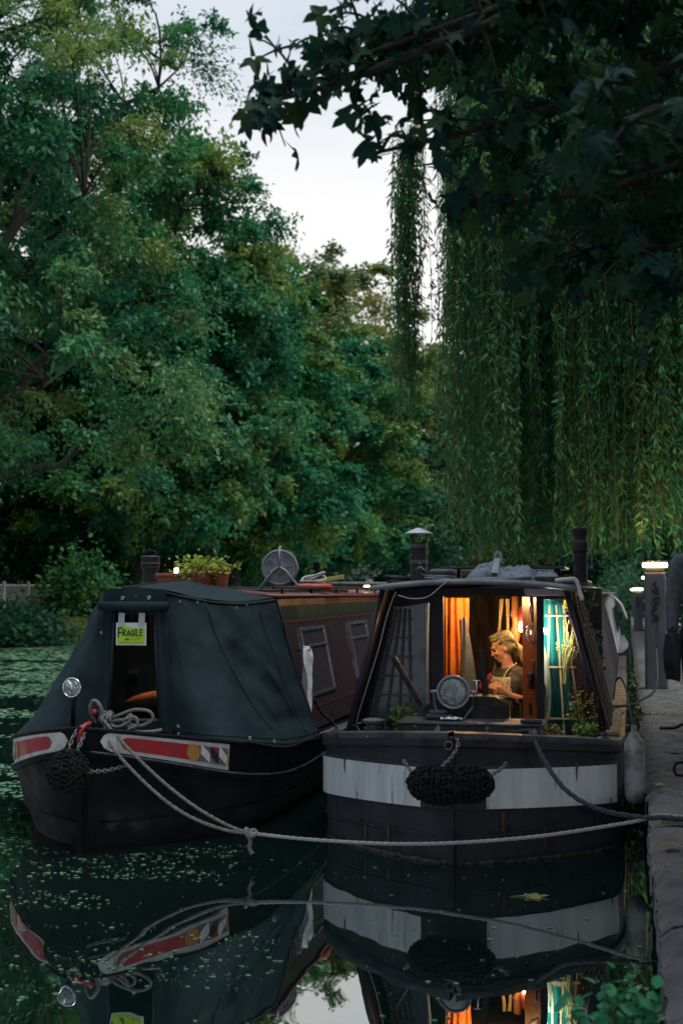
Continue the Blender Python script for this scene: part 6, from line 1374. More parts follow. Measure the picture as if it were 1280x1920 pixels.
# loops of rope round the bow stud
lp = thing('stud_lashing', 'tangle of worn rope loops round the left boat bow stud', 'rope', stud)
rs_ = np.random.default_rng(12); mb = MB()
for k in range(5): mb.torus((0.04 + 0.012 * k, -0.01 + 0.01 * rs_.normal(), -0.03 + 0.01 * rs_.normal()), 0.032 + 0.005 * rs_.uniform(), 0.011, 16, 7, Matrix.Rotation(PI / 2 + rs_.normal() * 0.3, 3, 'Y') @ Matrix.Rotation(rs_.normal() * 0.3, 3, 'X'))
mb.build('turns', 'rope_worn', lp, smooth=True)
MB().tube(smoothpath([(-0.02, 0, -0.06), (-0.05, -0.03, 0.02), (-0.035, -0.04, 0.085), (0.0, -0.04, 0.085), (0.035, -0.04, 0.03), (0.02, -0.03, -0.04)], 6), 0.0135, 7).build('eye_splice', 'rope_worn', lp, smooth=True)
mb = MB()
for pts in ([(0.06, 0, -0.04), (0.16, -0.03, 0.0), (0.26, -0.02, 0.035), (0.36, 0.0, 0.025), (0.38, 0.01, -0.03), (0.30, 0.0, -0.075), (0.22, -0.03, -0.06)],
            [(0.08, -0.01, -0.05), (0.20, -0.05, -0.03), (0.28, -0.06, -0.01), (0.30, -0.06, -0.06), (0.24, -0.07, -0.10), (0.36, -0.02, -0.11), (0.44, 0.03, -0.10)],
            [(0.05, 0.0, -0.05), (0.15, -0.05, -0.08), (0.24, -0.06, -0.04), (0.25, -0.05, 0.005), (0.20, -0.05, -0.05), (0.28, -0.05, -0.09)]):
    mb.tube(smoothpath(pts, 6), 0.0115, 7)
mb.build('loops', 'rope_worn', lp, smooth=True)
D1 = rope_tube('mooring_rope', [(-0.66, 8.68, 0.83), (-0.60, 8.42, 0.77), (-0.52, 8.20, 0.66), (-0.38, 7.98, 0.52), (-0.18, 7.80, 0.44), (0.06, 7.72, 0.415), (0.22, 7.64, 0.43), (0.8, 7.5, 0.425)], 0.0155, 'rope_black'); tag(D1, 'thick dark rope running from the right boat bow to the quay', 'rope')
dl = thing('dolly_lashing', 'dark rope turns wound round the right boat bow dolly', 'rope', (-0.65, 8.69, 0.79))
mb = MB()
for k in range(4): mb.torus((0.005 * k, -0.004 * k, 0.022 * k), 0.062 + 0.006 * math.sin(k * 2), 0.016, 18, 7, Matrix.Rotation(0.2 * math.sin(k * 4), 3, 'X'))
mb.tube(smoothpath([(-0.06, -0.02, 0.04), (-0.16, -0.05, 0.03), (-0.20, -0.03, 0.0), (-0.12, -0.09, 0.0), (0.02, -0.11, 0.02)], 6), 0.016, 7)
mb.build('turns', 'rope_black', dl, smooth=True)
# ================================================================== PEOPLE
def remeshed(name, mb, m, parent, voxel=0.01, smooth=6):
    o = mb.build(name, m, None); me0 = o.data
    r = o.modifiers.new('r', 'REMESH'); r.mode = 'VOXEL'; r.voxel_size = voxel
    s = o.modifiers.new('s', 'SMOOTH'); s.iterations = smooth; s.factor = 0.5
    dg = bpy.context.evaluated_depsgraph_get(); me = bpy.data.meshes.new_from_object(o.evaluated_get(dg))
    o.modifiers.clear(); o.data = me; me.name = name
    for p in me.polygons: p.use_smooth = True
    if not me.materials: me.materials.append(M[m])
    if parent is not None: o.parent = parent
    return o
def limb(mb, pts, rs):
    pp = [Vector(p) for p in pts]
    for a, b, r0, r1 in zip(pp, pp[1:], rs, rs[1:]):
        k = max(3, int((b - a).length / 0.03)); mb.tube([a.lerp(b, i / k) for i in range(k + 1)], [r0 + (r1 - r0) * i / k for i in range(k + 1)], 12)
    for p, r in zip(pp, rs): mb.ellipsoid(p, r, 12, 8)
def hand(mb, wrist, d, side_v, palm_n, curl=0.6, sc=1.0, r=0.0085):
    """palm, four unequal bent fingers and a thumb leaving the side of the palm"""
    w = Vector(wrist); d = Vector(d).normalized(); s = Vector(side_v).normalized(); n = Vector(palm_n).normalized()
    for k in range(5): mb.ellipsoid(w + d * (0.02 + 0.016 * k) * sc, (0.02 * sc, 0.02 * sc, 0.02 * sc), 10, 8)
    for k in range(4):
        off = (k - 1.5) * 0.02 * sc; base = w + d * 0.085 * sc + s * off
        mb.ellipsoid(w + d * 0.05 * sc + s * off * 0.9, 0.015 * sc, 8, 6); mb.ellipsoid(base, 0.011 * sc, 8, 6)
        L0 = (0.04, 0.046, 0.043, 0.034)[k] * sc
        d1 = (d + n * curl * 0.6).normalized(); d2 = (d * (1 - curl) + n * curl * 1.5).normalized(); d3 = (d * (0.4 - curl) + n * 1.5 * curl).normalized()
        p1 = base + d1 * L0; p2 = p1 + d2 * L0 * 0.65; p3 = p2 + d3 * L0 * 0.5
        limb(mb, [base, p1, p2, p3], [r * 1.05 * sc, r * sc, r * 0.92 * sc, r * 0.8 * sc])
    t0 = w + d * 0.025 * sc - s * 0.026 * sc; t1 = t0 + (d * 0.6 - s * 0.55 + n * 0.55).normalized() * 0.038 * sc; t2 = t1 + (d * 0.9 + n * 0.5).normalized() * 0.03 * sc
    limb(mb, [t0, t1, t2], [0.013 * sc, 0.0105 * sc, 0.009 * sc])
def head(mb, c, fx, up=(0, 0, 1), sc=1.0):
    """skull, jaw, nose, brow, lips, chin, ear; fx is where the face looks"""
    c = Vector(c); f = Vector(fx).normalized(); u = Vector(up); u = (u - f * u.dot(f)).normalized(); s = f.cross(u)
    q = Matrix((f, s, u)).transposed()
    E_ = lambda p, r, n=14, m=10: mb.ellipsoid(c + q @ (Vector(p) * sc), tuple(k * sc for k in r), n, m, q)
    E_((-0.012, 0, 0.025), (0.093, 0.074, 0.085)); E_((0.03, 0, -0.03), (0.055, 0.056, 0.07)); E_((0.048, 0, -0.085), (0.03, 0.032, 0.026))
    E_((0.074, 0, 0.022), (0.02, 0.045, 0.014)); E_((0.088, 0, -0.008), (0.012, 0.011, 0.03)); E_((0.098, 0, -0.028), (0.015, 0.014, 0.011))
    E_((0.079, 0, -0.055), (0.011, 0.022, 0.007)); E_((0.077, 0, -0.068), (0.010, 0.019, 0.007))
    for k in (-1, 1): E_((0.055, k * 0.035, -0.02), (0.03, 0.022, 0.025)); E_((-0.008, k * 0.073, -0.012), (0.016, 0.008, 0.03))
    return c, q, sc
def face(parent, hq, lid='skin'):
    c, q, sc = hq
    for k in (-1, 1):
        e = MB().ellipsoid(c + q @ (Vector((0.073, k * 0.03, 0.0)) * sc), (0.012 * sc, 0.014 * sc, 0.007 * sc), 10, 8, q).build('eye', 'eye_dark', parent, smooth=True)
        MB().tube([c + q @ (Vector(p) * sc) for p in ((0.088, k * 0.012, 0.026), (0.088, k * 0.03, 0.031), (0.075, k * 0.05, 0.024))], 0.004 * sc, 5).build('eyebrow', 'hair_blonde' if lid == 'skin' else 'hair_dark', parent, smooth=True)
    MB().ellipsoid(c + q @ (Vector((0.087, 0, -0.061)) * sc), (0.005 * sc, 0.02 * sc, 0.007 * sc), 10, 6, q).build('lips', 'lips', parent, smooth=True)

# seated woman reading her phone inside the cabin (faces left)
WX, WY, WZ = -0.945, 10.52, 0.0
wm = thing('person', 'woman with tied-back fair hair and floral apron sitting in the lit doorway', 'person', (WX, WY, WZ), R(48))
body = MB()
body.ellipsoid((0, 0, 0.63), (0.15, 0.18, 0.13), 16, 10); body.ellipsoid((0.0, 0, 0.80), (0.115, 0.15, 0.16), 16, 10); body.ellipsoid((-0.005, 0, 0.96), (0.115, 0.165, 0.14), 16, 10)
limb(body, [(0.03, -0.15, 1.035), (0, 0, 1.07), (0.03, 0.15, 1.035)], [0.058, 0.075, 0.058])
limb(body, [(0.0, 0, 1.05), (-0.02, 0, 1.12), (-0.035, 0, 1.19)], [0.06, 0.048, 0.046])
hq = head(body, (-0.055, 0.02, 1.265), (-0.80, 0.46, -0.36))
limb(body, [(0.03, -0.165, 1.03), (0.045, -0.20, 0.83), (-0.12, -0.155, 0.885), (-0.165, -0.135, 0.92)], [0.052, 0.043, 0.031, 0.026])
hand(body, (-0.165, -0.135, 0.925), (-0.9, 0.25, 0.45), (0.3, 0.2, 0.9), (-0.1, 0.9, 0.1), 0.55)
limb(body, [(0.03, 0.165, 1.03), (-0.02, 0.21, 0.83), (-0.15, 0.06, 0.93), (-0.175, 0.03, 0.955)], [0.052, 0.043, 0.031, 0.026])
hand(body, (-0.175, 0.03, 0.955), (-0.8, -0.35, 0.5), (0.5, -0.2, 0.8), (-0.1, -0.9, 0.2), 0.6)
for sd_ in (-1, 1):
    limb(body, [(-0.02, sd_ * 0.09, 0.61), (-0.42, sd_ * 0.11, 0.63), (-0.40, sd_ * 0.11, 0.35)], [0.09, 0.062, 0.04]); limb(body, [(-0.40, sd_ * 0.11, 0.33), (-0.50, sd_ * 0.11, 0.315)], [0.04, 0.03])
remeshed('body', body, 'skin', wm, 0.0075, 5)
face(wm, hq)
sh = MB(); sh.ellipsoid((0.0, 0, 0.72), (0.14, 0.175, 0.15), 16, 10); sh.ellipsoid((0.0, 0, 0.82), (0.128, 0.163, 0.16), 16, 10); sh.ellipsoid((-0.005, 0, 0.96), (0.128, 0.178, 0.14), 16, 10)
limb(sh, [(0.03, -0.15, 1.035), (0, 0, 1.06), (0.03, 0.15, 1.035)], [0.068, 0.083, 0.068])
limb(sh, [(0.03, -0.163, 1.03), (0.043, -0.19, 0.90)], [0.064, 0.062]); limb(sh, [(0.03, 0.163, 1.03), (0.0, 0.19, 0.90)], [0.064, 0.062])
ts = remeshed('t_shirt', sh, 'tshirt', wm, 0.009, 5)
for v_ in ts.data.vertices:
    k_ = fbm(v_.co.x * 9, v_.co.y * 9 + v_.co.z * 6, v_.co.z * 16, 2); v_.co += v_.normal * 0.007 * k_
MB().grid(lambda u, v: (-math.cos((u - 0.5) * 1.9) * (0.148 + 0.012 * math.sin(u * 20) * v) - 0.004, math.sin((u - 0.5) * 1.9) * 0.19 * (0.72 + 0.28 * v), 1.035 - 0.42 * v), 20, 14).build('apron', 'apron', wm, smooth=True, solid=0.004)
MB().grid(lambda u, v: (0.10 - 0.55 * u, 0.235 * math.cos(PI * (0.0 + v)) * (1 - 0.1 * u) - 0.0, 0.60 + 0.135 * math.sin(PI * v) - 0.012 * math.sin(v * 18 + u * 5)), 14, 22).build('apron_skirt', 'apron', wm, smooth=True, solid=0.004)
MB().grid(lambda u, v: (0.10 - 0.55 * u, -0.235 * (1 - 0.1 * u) - 0.02 * math.sin(u * 14) * v, 0.60 - 0.30 * v), 18, 8).build('apron_hem', 'apron', wm, smooth=True, solid=0.004)
hr_ = MB(); c_, q_, s_ = hq
H_ = lambda p, r, n=14, m=10: hr_.ellipsoid(c_ + q_ @ Vector(p), r, n, m, q_)
H_((-0.03, 0, 0.042), (0.092, 0.084, 0.082)); H_((-0.055, 0, 0.0), (0.066, 0.08, 0.07)); H_((0.035, 0.0, 0.085), (0.04, 0.06, 0.028))
limb(hr_, [c_ + q_ @ Vector((-0.10, 0.0, -0.02)), c_ + q_ @ Vector((-0.135, 0, -0.075)), c_ + q_ @ Vector((-0.13, -0.01, -0.16)), c_ + q_ @ Vector((-0.12, -0.02, -0.23))], [0.035, 0.036, 0.03, 0.012])
remeshed('hair', hr_, 'hair_blonde', wm, 0.008, 3)
rs_ = np.random.default_rng(14); st_m = MB()
for k in range(150):
    th = rs_.uniform(-1.5, 1.5); fw = rs_.uniform(-0.01, 0.075)
    p0 = Vector((fw, 0.075 * math.sin(th), 0.045 + 0.075 * math.cos(th))); p1 = Vector((-0.07 + rs_.normal() * 0.008, 0.092 * math.sin(th) * 0.95, 0.04 + 0.075 * math.cos(th))); p2 = Vector((-0.118, 0.03 * math.sin(th), -0.03 + 0.02 * math.cos(th)))
    pts_ = smoothpath([p0, p1, p2], 5)
    if k % 3 == 0: pts_ = smoothpath([p2, Vector((-0.145, 0.02 * math.sin(th), -0.085)), Vector((-0.14 + rs_.normal() * 0.012, -0.01 + 0.03 * math.sin(th), -0.17)), Vector((-0.125 + rs_.normal() * 0.018, -0.02 + rs_.normal() * 0.02, -0.26))], 4)
    st_m.tube([c_ + q_ @ (p * 1.02) for p in pts_], 0.0026, 4, cap=False)
stuff(st_m.build('hair_strands', 'hair_blonde', wm, smooth=True))
MB().tube(smoothpath([(-0.13, -0.07, 1.03), (-0.07, -0.075, 1.10), (0.02, -0.06, 1.135), (0.06, 0.0, 1.14)], 4), 0.007, 5).build('apron_strap', 'apron', wm, smooth=True)
ph = tag(MB().box((0, 0, 0), (0.012, 0.075, 0.145), Matrix.Rotation(0.75, 3, 'Y') @ Matrix.Rotation(0.5, 3, 'Z')).build('phone', 'phone', None, bevel=0.004), 'dark red phone held in the seated woman\'s hands', 'phone'); ph.location = (WX - 0.165, WY - 0.25, 1.01)
# black spindle-back chair in front of her, and the stool she sits on
chr_ = thing('chair', 'black spindle-back chair standing in the lit doorway', 'chair', (-0.95, 9.97, 0.285), 0)
MB().tube(smoothpath([(-0.17, -0.02, 0.60), (-0.10, -0.03, 0.625), (0.06, -0.03, 0.615), (0.09, -0.02, 0.59)], 4), 0.014, 8).build('top_rail', 'black_iron', chr_, smooth=True)
for x in (-0.13, -0.085, 0.02, 0.07): MB().tube([(x, -0.02, 0.2), (x + 0.005, -0.028, 0.61)], 0.0075 if x not in (-0.13, 0.07) else 0.012, 7).build('spindle', 'black_iron', chr_, smooth=True)
MB().tube([(0.145, -0.02, 0.0), (0.145, -0.025, 0.60)], 0.012, 7).ellipsoid((0.145, -0.025, 0.605), 0.02, 10, 8).build('back_post', 'black_iron', chr_, smooth=True)
MB().lathe([(0.16, 0.30), (0.17, 0.315), (0.16, 0.33), (0.001, 0.335)], (0, 0.12, 0), 24).build('seat', 'black_iron', chr_, smooth='auto')
for x, y in ((-0.12, 0.0), (0.10, 0.0), (-0.12, 0.22), (0.10, 0.22)): MB().tube([(x, y, 0), (x * 0.85, 0.1 + (y - 0.1) * 0.85, 0.30)], 0.011, 7).build('leg', 'black_iron', chr_, smooth=True)
stl = thing('stool', 'low wooden stool under the seated woman', 'stool', (WX, WY, 0.285), 0)
MB().lathe([(0.17, 0.19), (0.18, 0.20), (0.17, 0.215), (0.001, 0.22)], (0, 0, 0), 22).build('seat', 'wood_turned', stl, smooth='auto')
for k in range(4): MB().tube([(0.15 * math.cos(k * PI / 2 + 0.8), 0.15 * math.sin(k * PI / 2 + 0.8), 0), (0.11 * math.cos(k * PI / 2 + 0.8), 0.11 * math.sin(k * PI / 2 + 0.8), 0.195)], 0.014, 8).build('leg', 'wood_turned', stl, smooth=True)

# walker on the quay, mostly cut off by the right edge of the picture
def walker(loc, label, m_top, m_leg, sc=1.0, rz=0.0, scarf=True, group=None):
    t = thing('person', label, 'person', loc, rz, group); t.scale = (sc,) * 3
    b = MB()
    b.ellipsoid((0, 0, 0.98), (0.16, 0.11, 0.13), 16, 10); b.ellipsoid((0, 0, 1.18), (0.15, 0.10, 0.17), 16, 10); b.ellipsoid((0, 0, 1.36), (0.175, 0.11, 0.14), 16, 10)
    limb(b, [(-0.17, 0, 1.45), (0, 0, 1.47), (0.17, 0, 1.45)], [0.06, 0.075, 0.06]); limb(b, [(0, 0, 1.46), (0, -0.01, 1.6)], [0.058, 0.052])
    hq = head(b, (0, -0.015, 1.67), (0, -1, -0.1))
    for sd_ in (-1, 1):
        limb(b, [(sd_ * 0.19, 0, 1.43), (sd_ * 0.235, 0.02, 1.16), (sd_ * 0.245, -0.04, 0.94)], [0.052, 0.042, 0.029])
        hand(b, (sd_ * 0.245, -0.045, 0.93), (0, -0.15, -1), (0, sd_ * 1.0, 0), (-sd_ * 0.9, -0.2, 0), 0.75)
    limb(b, [(-0.09, 0, 0.92), (-0.10, -0.10, 0.50), (-0.10, -0.06, 0.09)], [0.09, 0.06, 0.04]); limb(b, [(0.09, 0, 0.92), (0.10, 0.04, 0.50), (0.10, 0.20, 0.13)], [0.09, 0.06, 0.04])
    limb(b, [(-0.10, -0.05, 0.055), (-0.11, -0.20, 0.035)], [0.045, 0.034]); limb(b, [(0.10, 0.21, 0.09), (0.11, 0.09, 0.035)], [0.045, 0.034])
    remeshed('body', b, 'skin_cold', t, 0.009, 5); face(t, hq, 'd')
    j = MB(); j.ellipsoid((0, 0, 1.0), (0.175, 0.125, 0.14), 16, 10); j.ellipsoid((0, 0, 1.18), (0.168, 0.12, 0.17), 16, 10); j.ellipsoid((0, 0, 1.36), (0.192, 0.128, 0.14), 16, 10)
    limb(j, [(-0.17, 0, 1.45), (0, 0, 1.47), (0.17, 0, 1.45)], [0.075, 0.088, 0.075])
    for sd_ in (-1, 1): limb(j, [(sd_ * 0.19, 0, 1.43), (sd_ * 0.235, 0.02, 1.16), (sd_ * 0.244, -0.037, 0.965)], [0.068, 0.058, 0.046])
    remeshed('jumper', j, m_top, t, 0.01, 4)
    l = MB(); l.ellipsoid((0, 0, 0.93), (0.172, 0.125, 0.14), 16, 10)
    limb(l, [(-0.09, 0, 0.92), (-0.10, -0.10, 0.50), (-0.10, -0.06, 0.11)], [0.102, 0.074, 0.062]); limb(l, [(0.09, 0, 0.92), (0.10, 0.04, 0.50), (0.10, 0.20, 0.15)], [0.102, 0.074, 0.062])
    remeshed('trousers', l, m_leg, t, 0.011, 4)
    sh = MB(); limb(sh, [(-0.10, -0.04, 0.055), (-0.11, -0.21, 0.038)], [0.056, 0.042]); remeshed('shoe', sh, 'black_cloth', t, 0.008, 3)
    sh = MB(); limb(sh, [(0.10, 0.215, 0.095), (0.11, 0.085, 0.04)], [0.056, 0.042]); remeshed('shoe', sh, 'black_cloth', t, 0.008, 3)
    h = MB(); h.ellipsoid((0, 0.02, 1.70), (0.085, 0.10, 0.10), 14, 10); h.ellipsoid((0, 0.05, 1.64), (0.08, 0.06, 0.08), 14, 10); remeshed('hair', h, 'hair_dark', t, 0.01, 3)
    if scarf: MB().torus((0, -0.005, 1.545), 0.085, 0.04, 24, 10).torus((0, -0.01, 1.50), 0.10, 0.035, 24, 10).build('scarf', 'red_wool', t, smooth=True)
    return t
wk = walker((0.60, 10.5, QZ), 'walker in a grey jumper and red scarf at the right edge carrying a black bag', 'jumper', 'black_cloth', 1.06)
bgw = thing('bag', 'soft black bag hanging from the walker\'s hand', 'bag', (0.34, 10.44, 1.08), 0.2)
MB().grid(lambda u, v: (0.035 * math.sin(2 * PI * u) * (0.5 + 1.3 * math.sin(PI * min(1, 0.25 + 0.62 * v))) + 0.01 * fbm(u * 5, v * 4, 1), (0.05 + 0.12 * math.sin(PI * min(1, 0.12 + 0.5 * v))) * math.cos(2 * PI * u) * 0.9, 0.31 - 0.36 * v + 0.015 * fbm(u * 4, v * 3, 5)), 28, 16, True).build('bag_body', 'black_cloth', bgw, smooth=True)
MB().tube(smoothpath([(0, -0.06, 0.29), (0, -0.03, 0.35), (0, 0.0, 0.365), (0, 0.03, 0.35), (0, 0.06, 0.29)], 4), 0.012, 7).build('bag_handle', 'black_cloth', bgw, smooth=True)
walker((-17.6, 88.0, 1.0), 'tiny distant figure in a white top on the far bank between the boats', 'cloth_white', 'denim', 1.0, 0.4, False)

# ================================================================== QUAYSIDE
def graffiti(t, seed, x, y, z0, z1, w):
    rs = np.random.default_rng(seed); mb = MB()
    def line(pts, r):
        pts = smoothpath(pts, 4)
        for a, b in zip(pts, pts[1:]):
            d = (b - a); 
            if d.length < 1e-5: continue
            d.normalize(); n = Vector((-d.z, 0, d.x)) * r; mb.poly([a + n - d * r * 0.5, b + n + d * r * 0.5, b - n + d * r * 0.5, a - n - d * r * 0.5], (0, -0.0012, 0))
    z = z1
    while z > z0:
        h = rs.uniform(0.07, 0.13)
        for k in range(2): line([(x + rs.uniform(-w, w), y - 0.003 * rs.uniform(1, 3), z - rs.uniform(0, h)) for _ in range(5)], rs.uniform(0.005, 0.011))
        z -= h * 0.95
    line([(x + 0.02, y - 0.003, z0), (x, y - 0.003, z0 - 0.25), (x + 0.01, y - 0.003, z0 - 0.45)], 0.003)
    mb.build('graffiti', 'ink', t)
def lamp_column(loc, label, lights, seed, far=False):
    t = thing('lamp_column', label, 'lamp column', loc, 0, 'lamp columns along the quay')
    MB().hexa([(-0.15, -0.15, 0), (0.15, -0.15, 0), (0.15, 0.15, 0), (-0.15, 0.15, 0)], [(-0.138, -0.138, 1.58), (0.138, -0.138, 1.58), (0.138, 0.138, 1.58), (-0.138, 0.138, 1.58)]).build('post', 'column_paint', t, bevel=0.03)
    MB().lathe([(0.17, 0.0), (0.165, 0.02), (0.14, 0.03)], (0, 0, 0), 4, Matrix.Rotation(PI / 4, 3, 'Z')).build('base_plate', 'dull_iron', t)
    MB().box((0, 0, 1.61), (0.24, 0.24, 0.06)).build('neck', 'dull_iron', t, bevel=0.01)
    MB().box((0, 0, 1.672), (0.325, 0.325, 0.055)).build('lamp_head', 'lamp_far' if far else 'lamp_warm', t, bevel=0.008)
    MB().box((0, 0, 1.711), (0.34, 0.34, 0.02)).build('lid', 'dull_iron', t, bevel=0.006)
    if far: t.scale = (1, 1, 0.82)
    graffiti(t, seed, 0.0, -0.1435, 0.95, 1.45, 0.05)
    if lights: point(t, (0, 0.1, 1.95), lights * 1.3, (1.0, 0.58, 0.18), 0.12)
    return t
lamp_column((0.37, 17.9, QZ - 0.01), 'nearest grey lamp column with black graffiti and a glowing head', 18, 31)
lamp_column((0.34, 43.6, QZ - 0.01), 'second lamp column farther along the quay', 12, 32, True)
lamp_column((0.34, 69.0, QZ - 0.01), 'farthest small lamp column down the quay', 0, 33, True)
# hanging inflatable fender between boat and quay
gf = thing('boat_fender', 'worn grey plastic fender hanging between the right boat and the quay', 'fender', (0.032, 8.92, 0.30), 0)
MB().lathe([(0.001, 0.0), (0.045, 0.012), (0.066, 0.05), (0.07, 0.1), (0.07, 0.34), (0.062, 0.41), (0.035, 0.46), (0.018, 0.485), (0.02, 0.52), (0.001, 0.525)], (0, 0, 0), 20).build('fender_body', 'fender_plastic', gf, smooth=True)
MB().tube(smoothpath([(0, 0, 0.51), (-0.02, 0.05, 0.6), (-0.05, 0.25, 0.75), (-0.09, 0.6, 0.80), (-0.12, 0.9, 0.76)], 5), 0.008, 6).build('lanyard', 'rope_black', gf, smooth=True)
# dark lines from the right boat side to the quay
t = rope_tube('stern_rope', [(-0.16, 10.8, 0.78), (-0.02, 11.6, 0.72), (0.10, 12.8, 0.66), (0.30, 14.4, 0.70), (0.37, 17.7, 0.95)], 0.012, 'rope_black'); tag(t, 'thin dark line running from the right boat side to the nearest lamp column', 'rope')
# mooring rings and an iron bar on the quay
for k, (x, y) in enumerate(((0.36, 9.55), (0.42, 20.5), (0.42, 24.5), (0.42, 28.5), (0.42, 32.0))):
    t = thing('mooring_ring', ['black iron mooring ring on the quay edge beside the grey fender', 'first ring beyond the nearest lamp column', 'second ring beyond the nearest lamp column', 'third ring beyond the nearest lamp column', 'fourth ring beyond the nearest lamp column'][k], 'mooring ring', (x, y, QZ), 0.3 * k, 'mooring rings along the quay')
    MB().torus((0, 0, 0.045), 0.05, 0.012, 20, 8, Matrix.Rotation(PI / 2, 3, 'X') @ Matrix.Rotation(0.3, 3, 'Z')).build('ring', 'black_iron', t, smooth=True)
    MB().box((0, 0, 0.008), (0.09, 0.07, 0.016)).build('ring_plate', 'black_iron', t, bevel=0.004)
t = tag(MB().tube(smoothpath([(-0.14, 0, 0.015), (0.0, 0, 0.02), (0.06, 0, 0.05), (0.10, 0, 0.055), (0.14, 0.01, 0.02)], 5), 0.016, 7).build('iron_hook', 'black_iron', None, smooth=True), 'bent black iron hook lying on the quay in front of the lamp column', 'hook'); t.location = (0.42, 12.6, QZ + 0.004)
# fallen maple leaves on the stones
rs_ = np.random.default_rng(44); tv, tf = MAPLE
fm = []
for q in range(3):
    v = tv.copy(); v[:, 2] = 0.05 * np.sin(v[:, 0] * 6 + q) + 0.08 * np.abs(v[:, 1])
    me = leaf_mesh('fallen_leaf', np.zeros((1, 3)), np.array([[1.0, 0, 0]]), np.array([[0, 0, 1.0]]), 1, 1, np.array([q / 2]), (v, tf)); me.materials.append(M['leaf_fallen']); fm.append(me)
for k, (x, y) in enumerate([(0.55, 6.0), (0.40, 5.1), (0.30, 8.6), (0.52, 8.9), (0.34, 9.9), (0.6, 10.2), (0.42, 10.9), (0.3, 11.6), (0.6, 12.0), (0.5, 13.4), (0.66, 14.5), (0.2, 8.95), (0.25, 6.9), (0.45, 15.6), (0.75, 16.4)]):
    o = bpy.data.objects.new('fallen_leaf', fm[k % 3]); C.objects.link(o); o.location = (x + rs_.normal() * 0.03, y, QZ + 0.016); o.rotation_euler = (rs_.normal() * 0.1, rs_.normal() * 0.1, rs_.uniform(0, 6)); s_ = rs_.uniform(0.07, 0.12); o.scale = (s_, s_, s_)
    tag(o, 'dry fallen leaf lying on the quay stones', 'leaf', 'fallen leaves on the quay')
fl = bpy.data.objects.new('floating_leaf', fm[2]); C.objects.link(fl); fl.location = FLP = (-0.606, 7.4, 0.006); fl.rotation_euler = (0, 0, 0.2); fl.scale = (0.16, 0.16, 0.1); tag(fl, 'yellow maple leaf floating below the bow with the white band', 'leaf')
# weeds and moss in the joints of the coping
rs_ = np.random.default_rng(48); P = []; F = []; Nn = []
for k in range(4, 22):
    for j in range(26):
        y = 0.9 + 1.115 * k - 0.007 + rs_.normal() * 0.012; x = QX + 0.03 + rs_.uniform() ** 1.6 * 0.55
        if rs_.uniform() < 0.5: continue
        P.append((x, y, QZ - 0.012)); F.append((rs_.normal() * 0.6, rs_.normal() * 0.6, 0.8)); Nn.append((rs_.normal(), -1, 0.4))
o = stuff(leaf_obj('joint_moss', leaf_mesh('joint_moss', np.array(P), np.array(F), np.array(Nn), rs_.uniform(0.012, 0.04, len(P)), rs_.uniform(0.008, 0.02, len(P)), rs_.uniform(0, 1, len(P))), 'leaf_bright', quay))
# plants
def stalk_plant(name, label, loc, n, rad, h, leaf, m, seed, per=26, cat='plant', group=None, lean=(0, 0), stem_m='stem'):
    rs = np.random.default_rng(seed); t = thing(name, label, cat, loc, 0, group); mb = MB(); P, F, Nn, T = [], [], [], []
    for k in range(n):
        a = rs.uniform(0, 2 * PI); r_ = rs.uniform(0, 1) ** 0.5
        b0 = np.array([math.cos(a) * rad[0] * r_ * 0.5, math.sin(a) * rad[1] * r_ * 0.5, -0.05]); hh = h * rs.uniform(0.55, 1.05)
        tp = np.array([math.cos(a) * rad[0] * r_ + lean[0] + rs.normal() * 0.02, math.sin(a) * rad[1] * r_ + lean[1], hh]); md = (b0 + tp) / 2 + np.array([0, 0, 0.1 * hh]) + rs.normal(size=3) * 0.012
        pts = [b0 * (1 - s) ** 2 + md * 2 * s * (1 - s) + tp * s * s for s in np.linspace(0, 1, 6)]
        mb.tube(pts, [0.004, 0.0036, 0.003, 0.0026, 0.002, 0.0015], 4, cap=False)
        s = rs.uniform(0.25, 1.0, per); p = b0 * ((1 - s) ** 2)[:, None] + md * (2 * s * (1 - s))[:, None] + tp * (s * s)[:, None] + rs.normal(size=(per, 3)) * 0.016
        P.append(p); aa = rs.uniform(0, 2 * PI, per); F.append(np.stack([np.cos(aa), np.sin(aa), rs.normal(size=per) * 0.4 + 0.1], 1)); Nn.append(rs.normal(size=(per, 3)) * 0.45 + np.array([0, -0.25, 1])); T.append(np.clip(rs.uniform(0, 1) + rs.normal(size=per) * 0.2, 0, 1))
    P = np.concatenate(P); sc = rs.uniform(0.6, 1.25, len(P))
    mb.build('stems', stem_m, t)
    LEAF6 = (np.array([[0, 0, 0], [0.3, 0.42, 0.08], [0.65, 0.34, 0.06], [1, 0, -0.1], [0.65, -0.34, 0.06], [0.3, -0.42, 0.08], [0.5, 0, -0.02]]), [(0, 6, 1), (1, 6, 2), (2, 6, 3), (3, 6, 4), (4, 6, 5), (5, 6, 0)])
    leaf_obj('leaves', leaf_mesh('leaves', P, np.concatenate(F), np.concatenate(Nn), leaf[0] * sc, leaf[1] * sc, np.concatenate(T), LEAF6), m, t)
    return t
stalk_plant('deck_shrub', 'yellowish shrub growing in the bow well before the lit window', (-0.33, 9.33, 0.66), 16, (0.10, 0.08), 0.36, (0.026, 0.020), 'leaf_shrub', 61, 28, 'shrub', stem_m='twig')
stalk_plant('deck_plant', 'bright green low plant at the foot of the yellowish shrub', (-0.27, 9.18, 0.66), 14, (0.10, 0.05), 0.15, (0.042, 0.036), 'leaf_bright', 62, 12)
stalk_plant('deck_plant', 'small leafy plant beside the open cabin door', (-0.54, 9.15, 0.66), 10, (0.08, 0.05), 0.13, (0.05, 0.034), 'leaf_shrub', 63, 12)
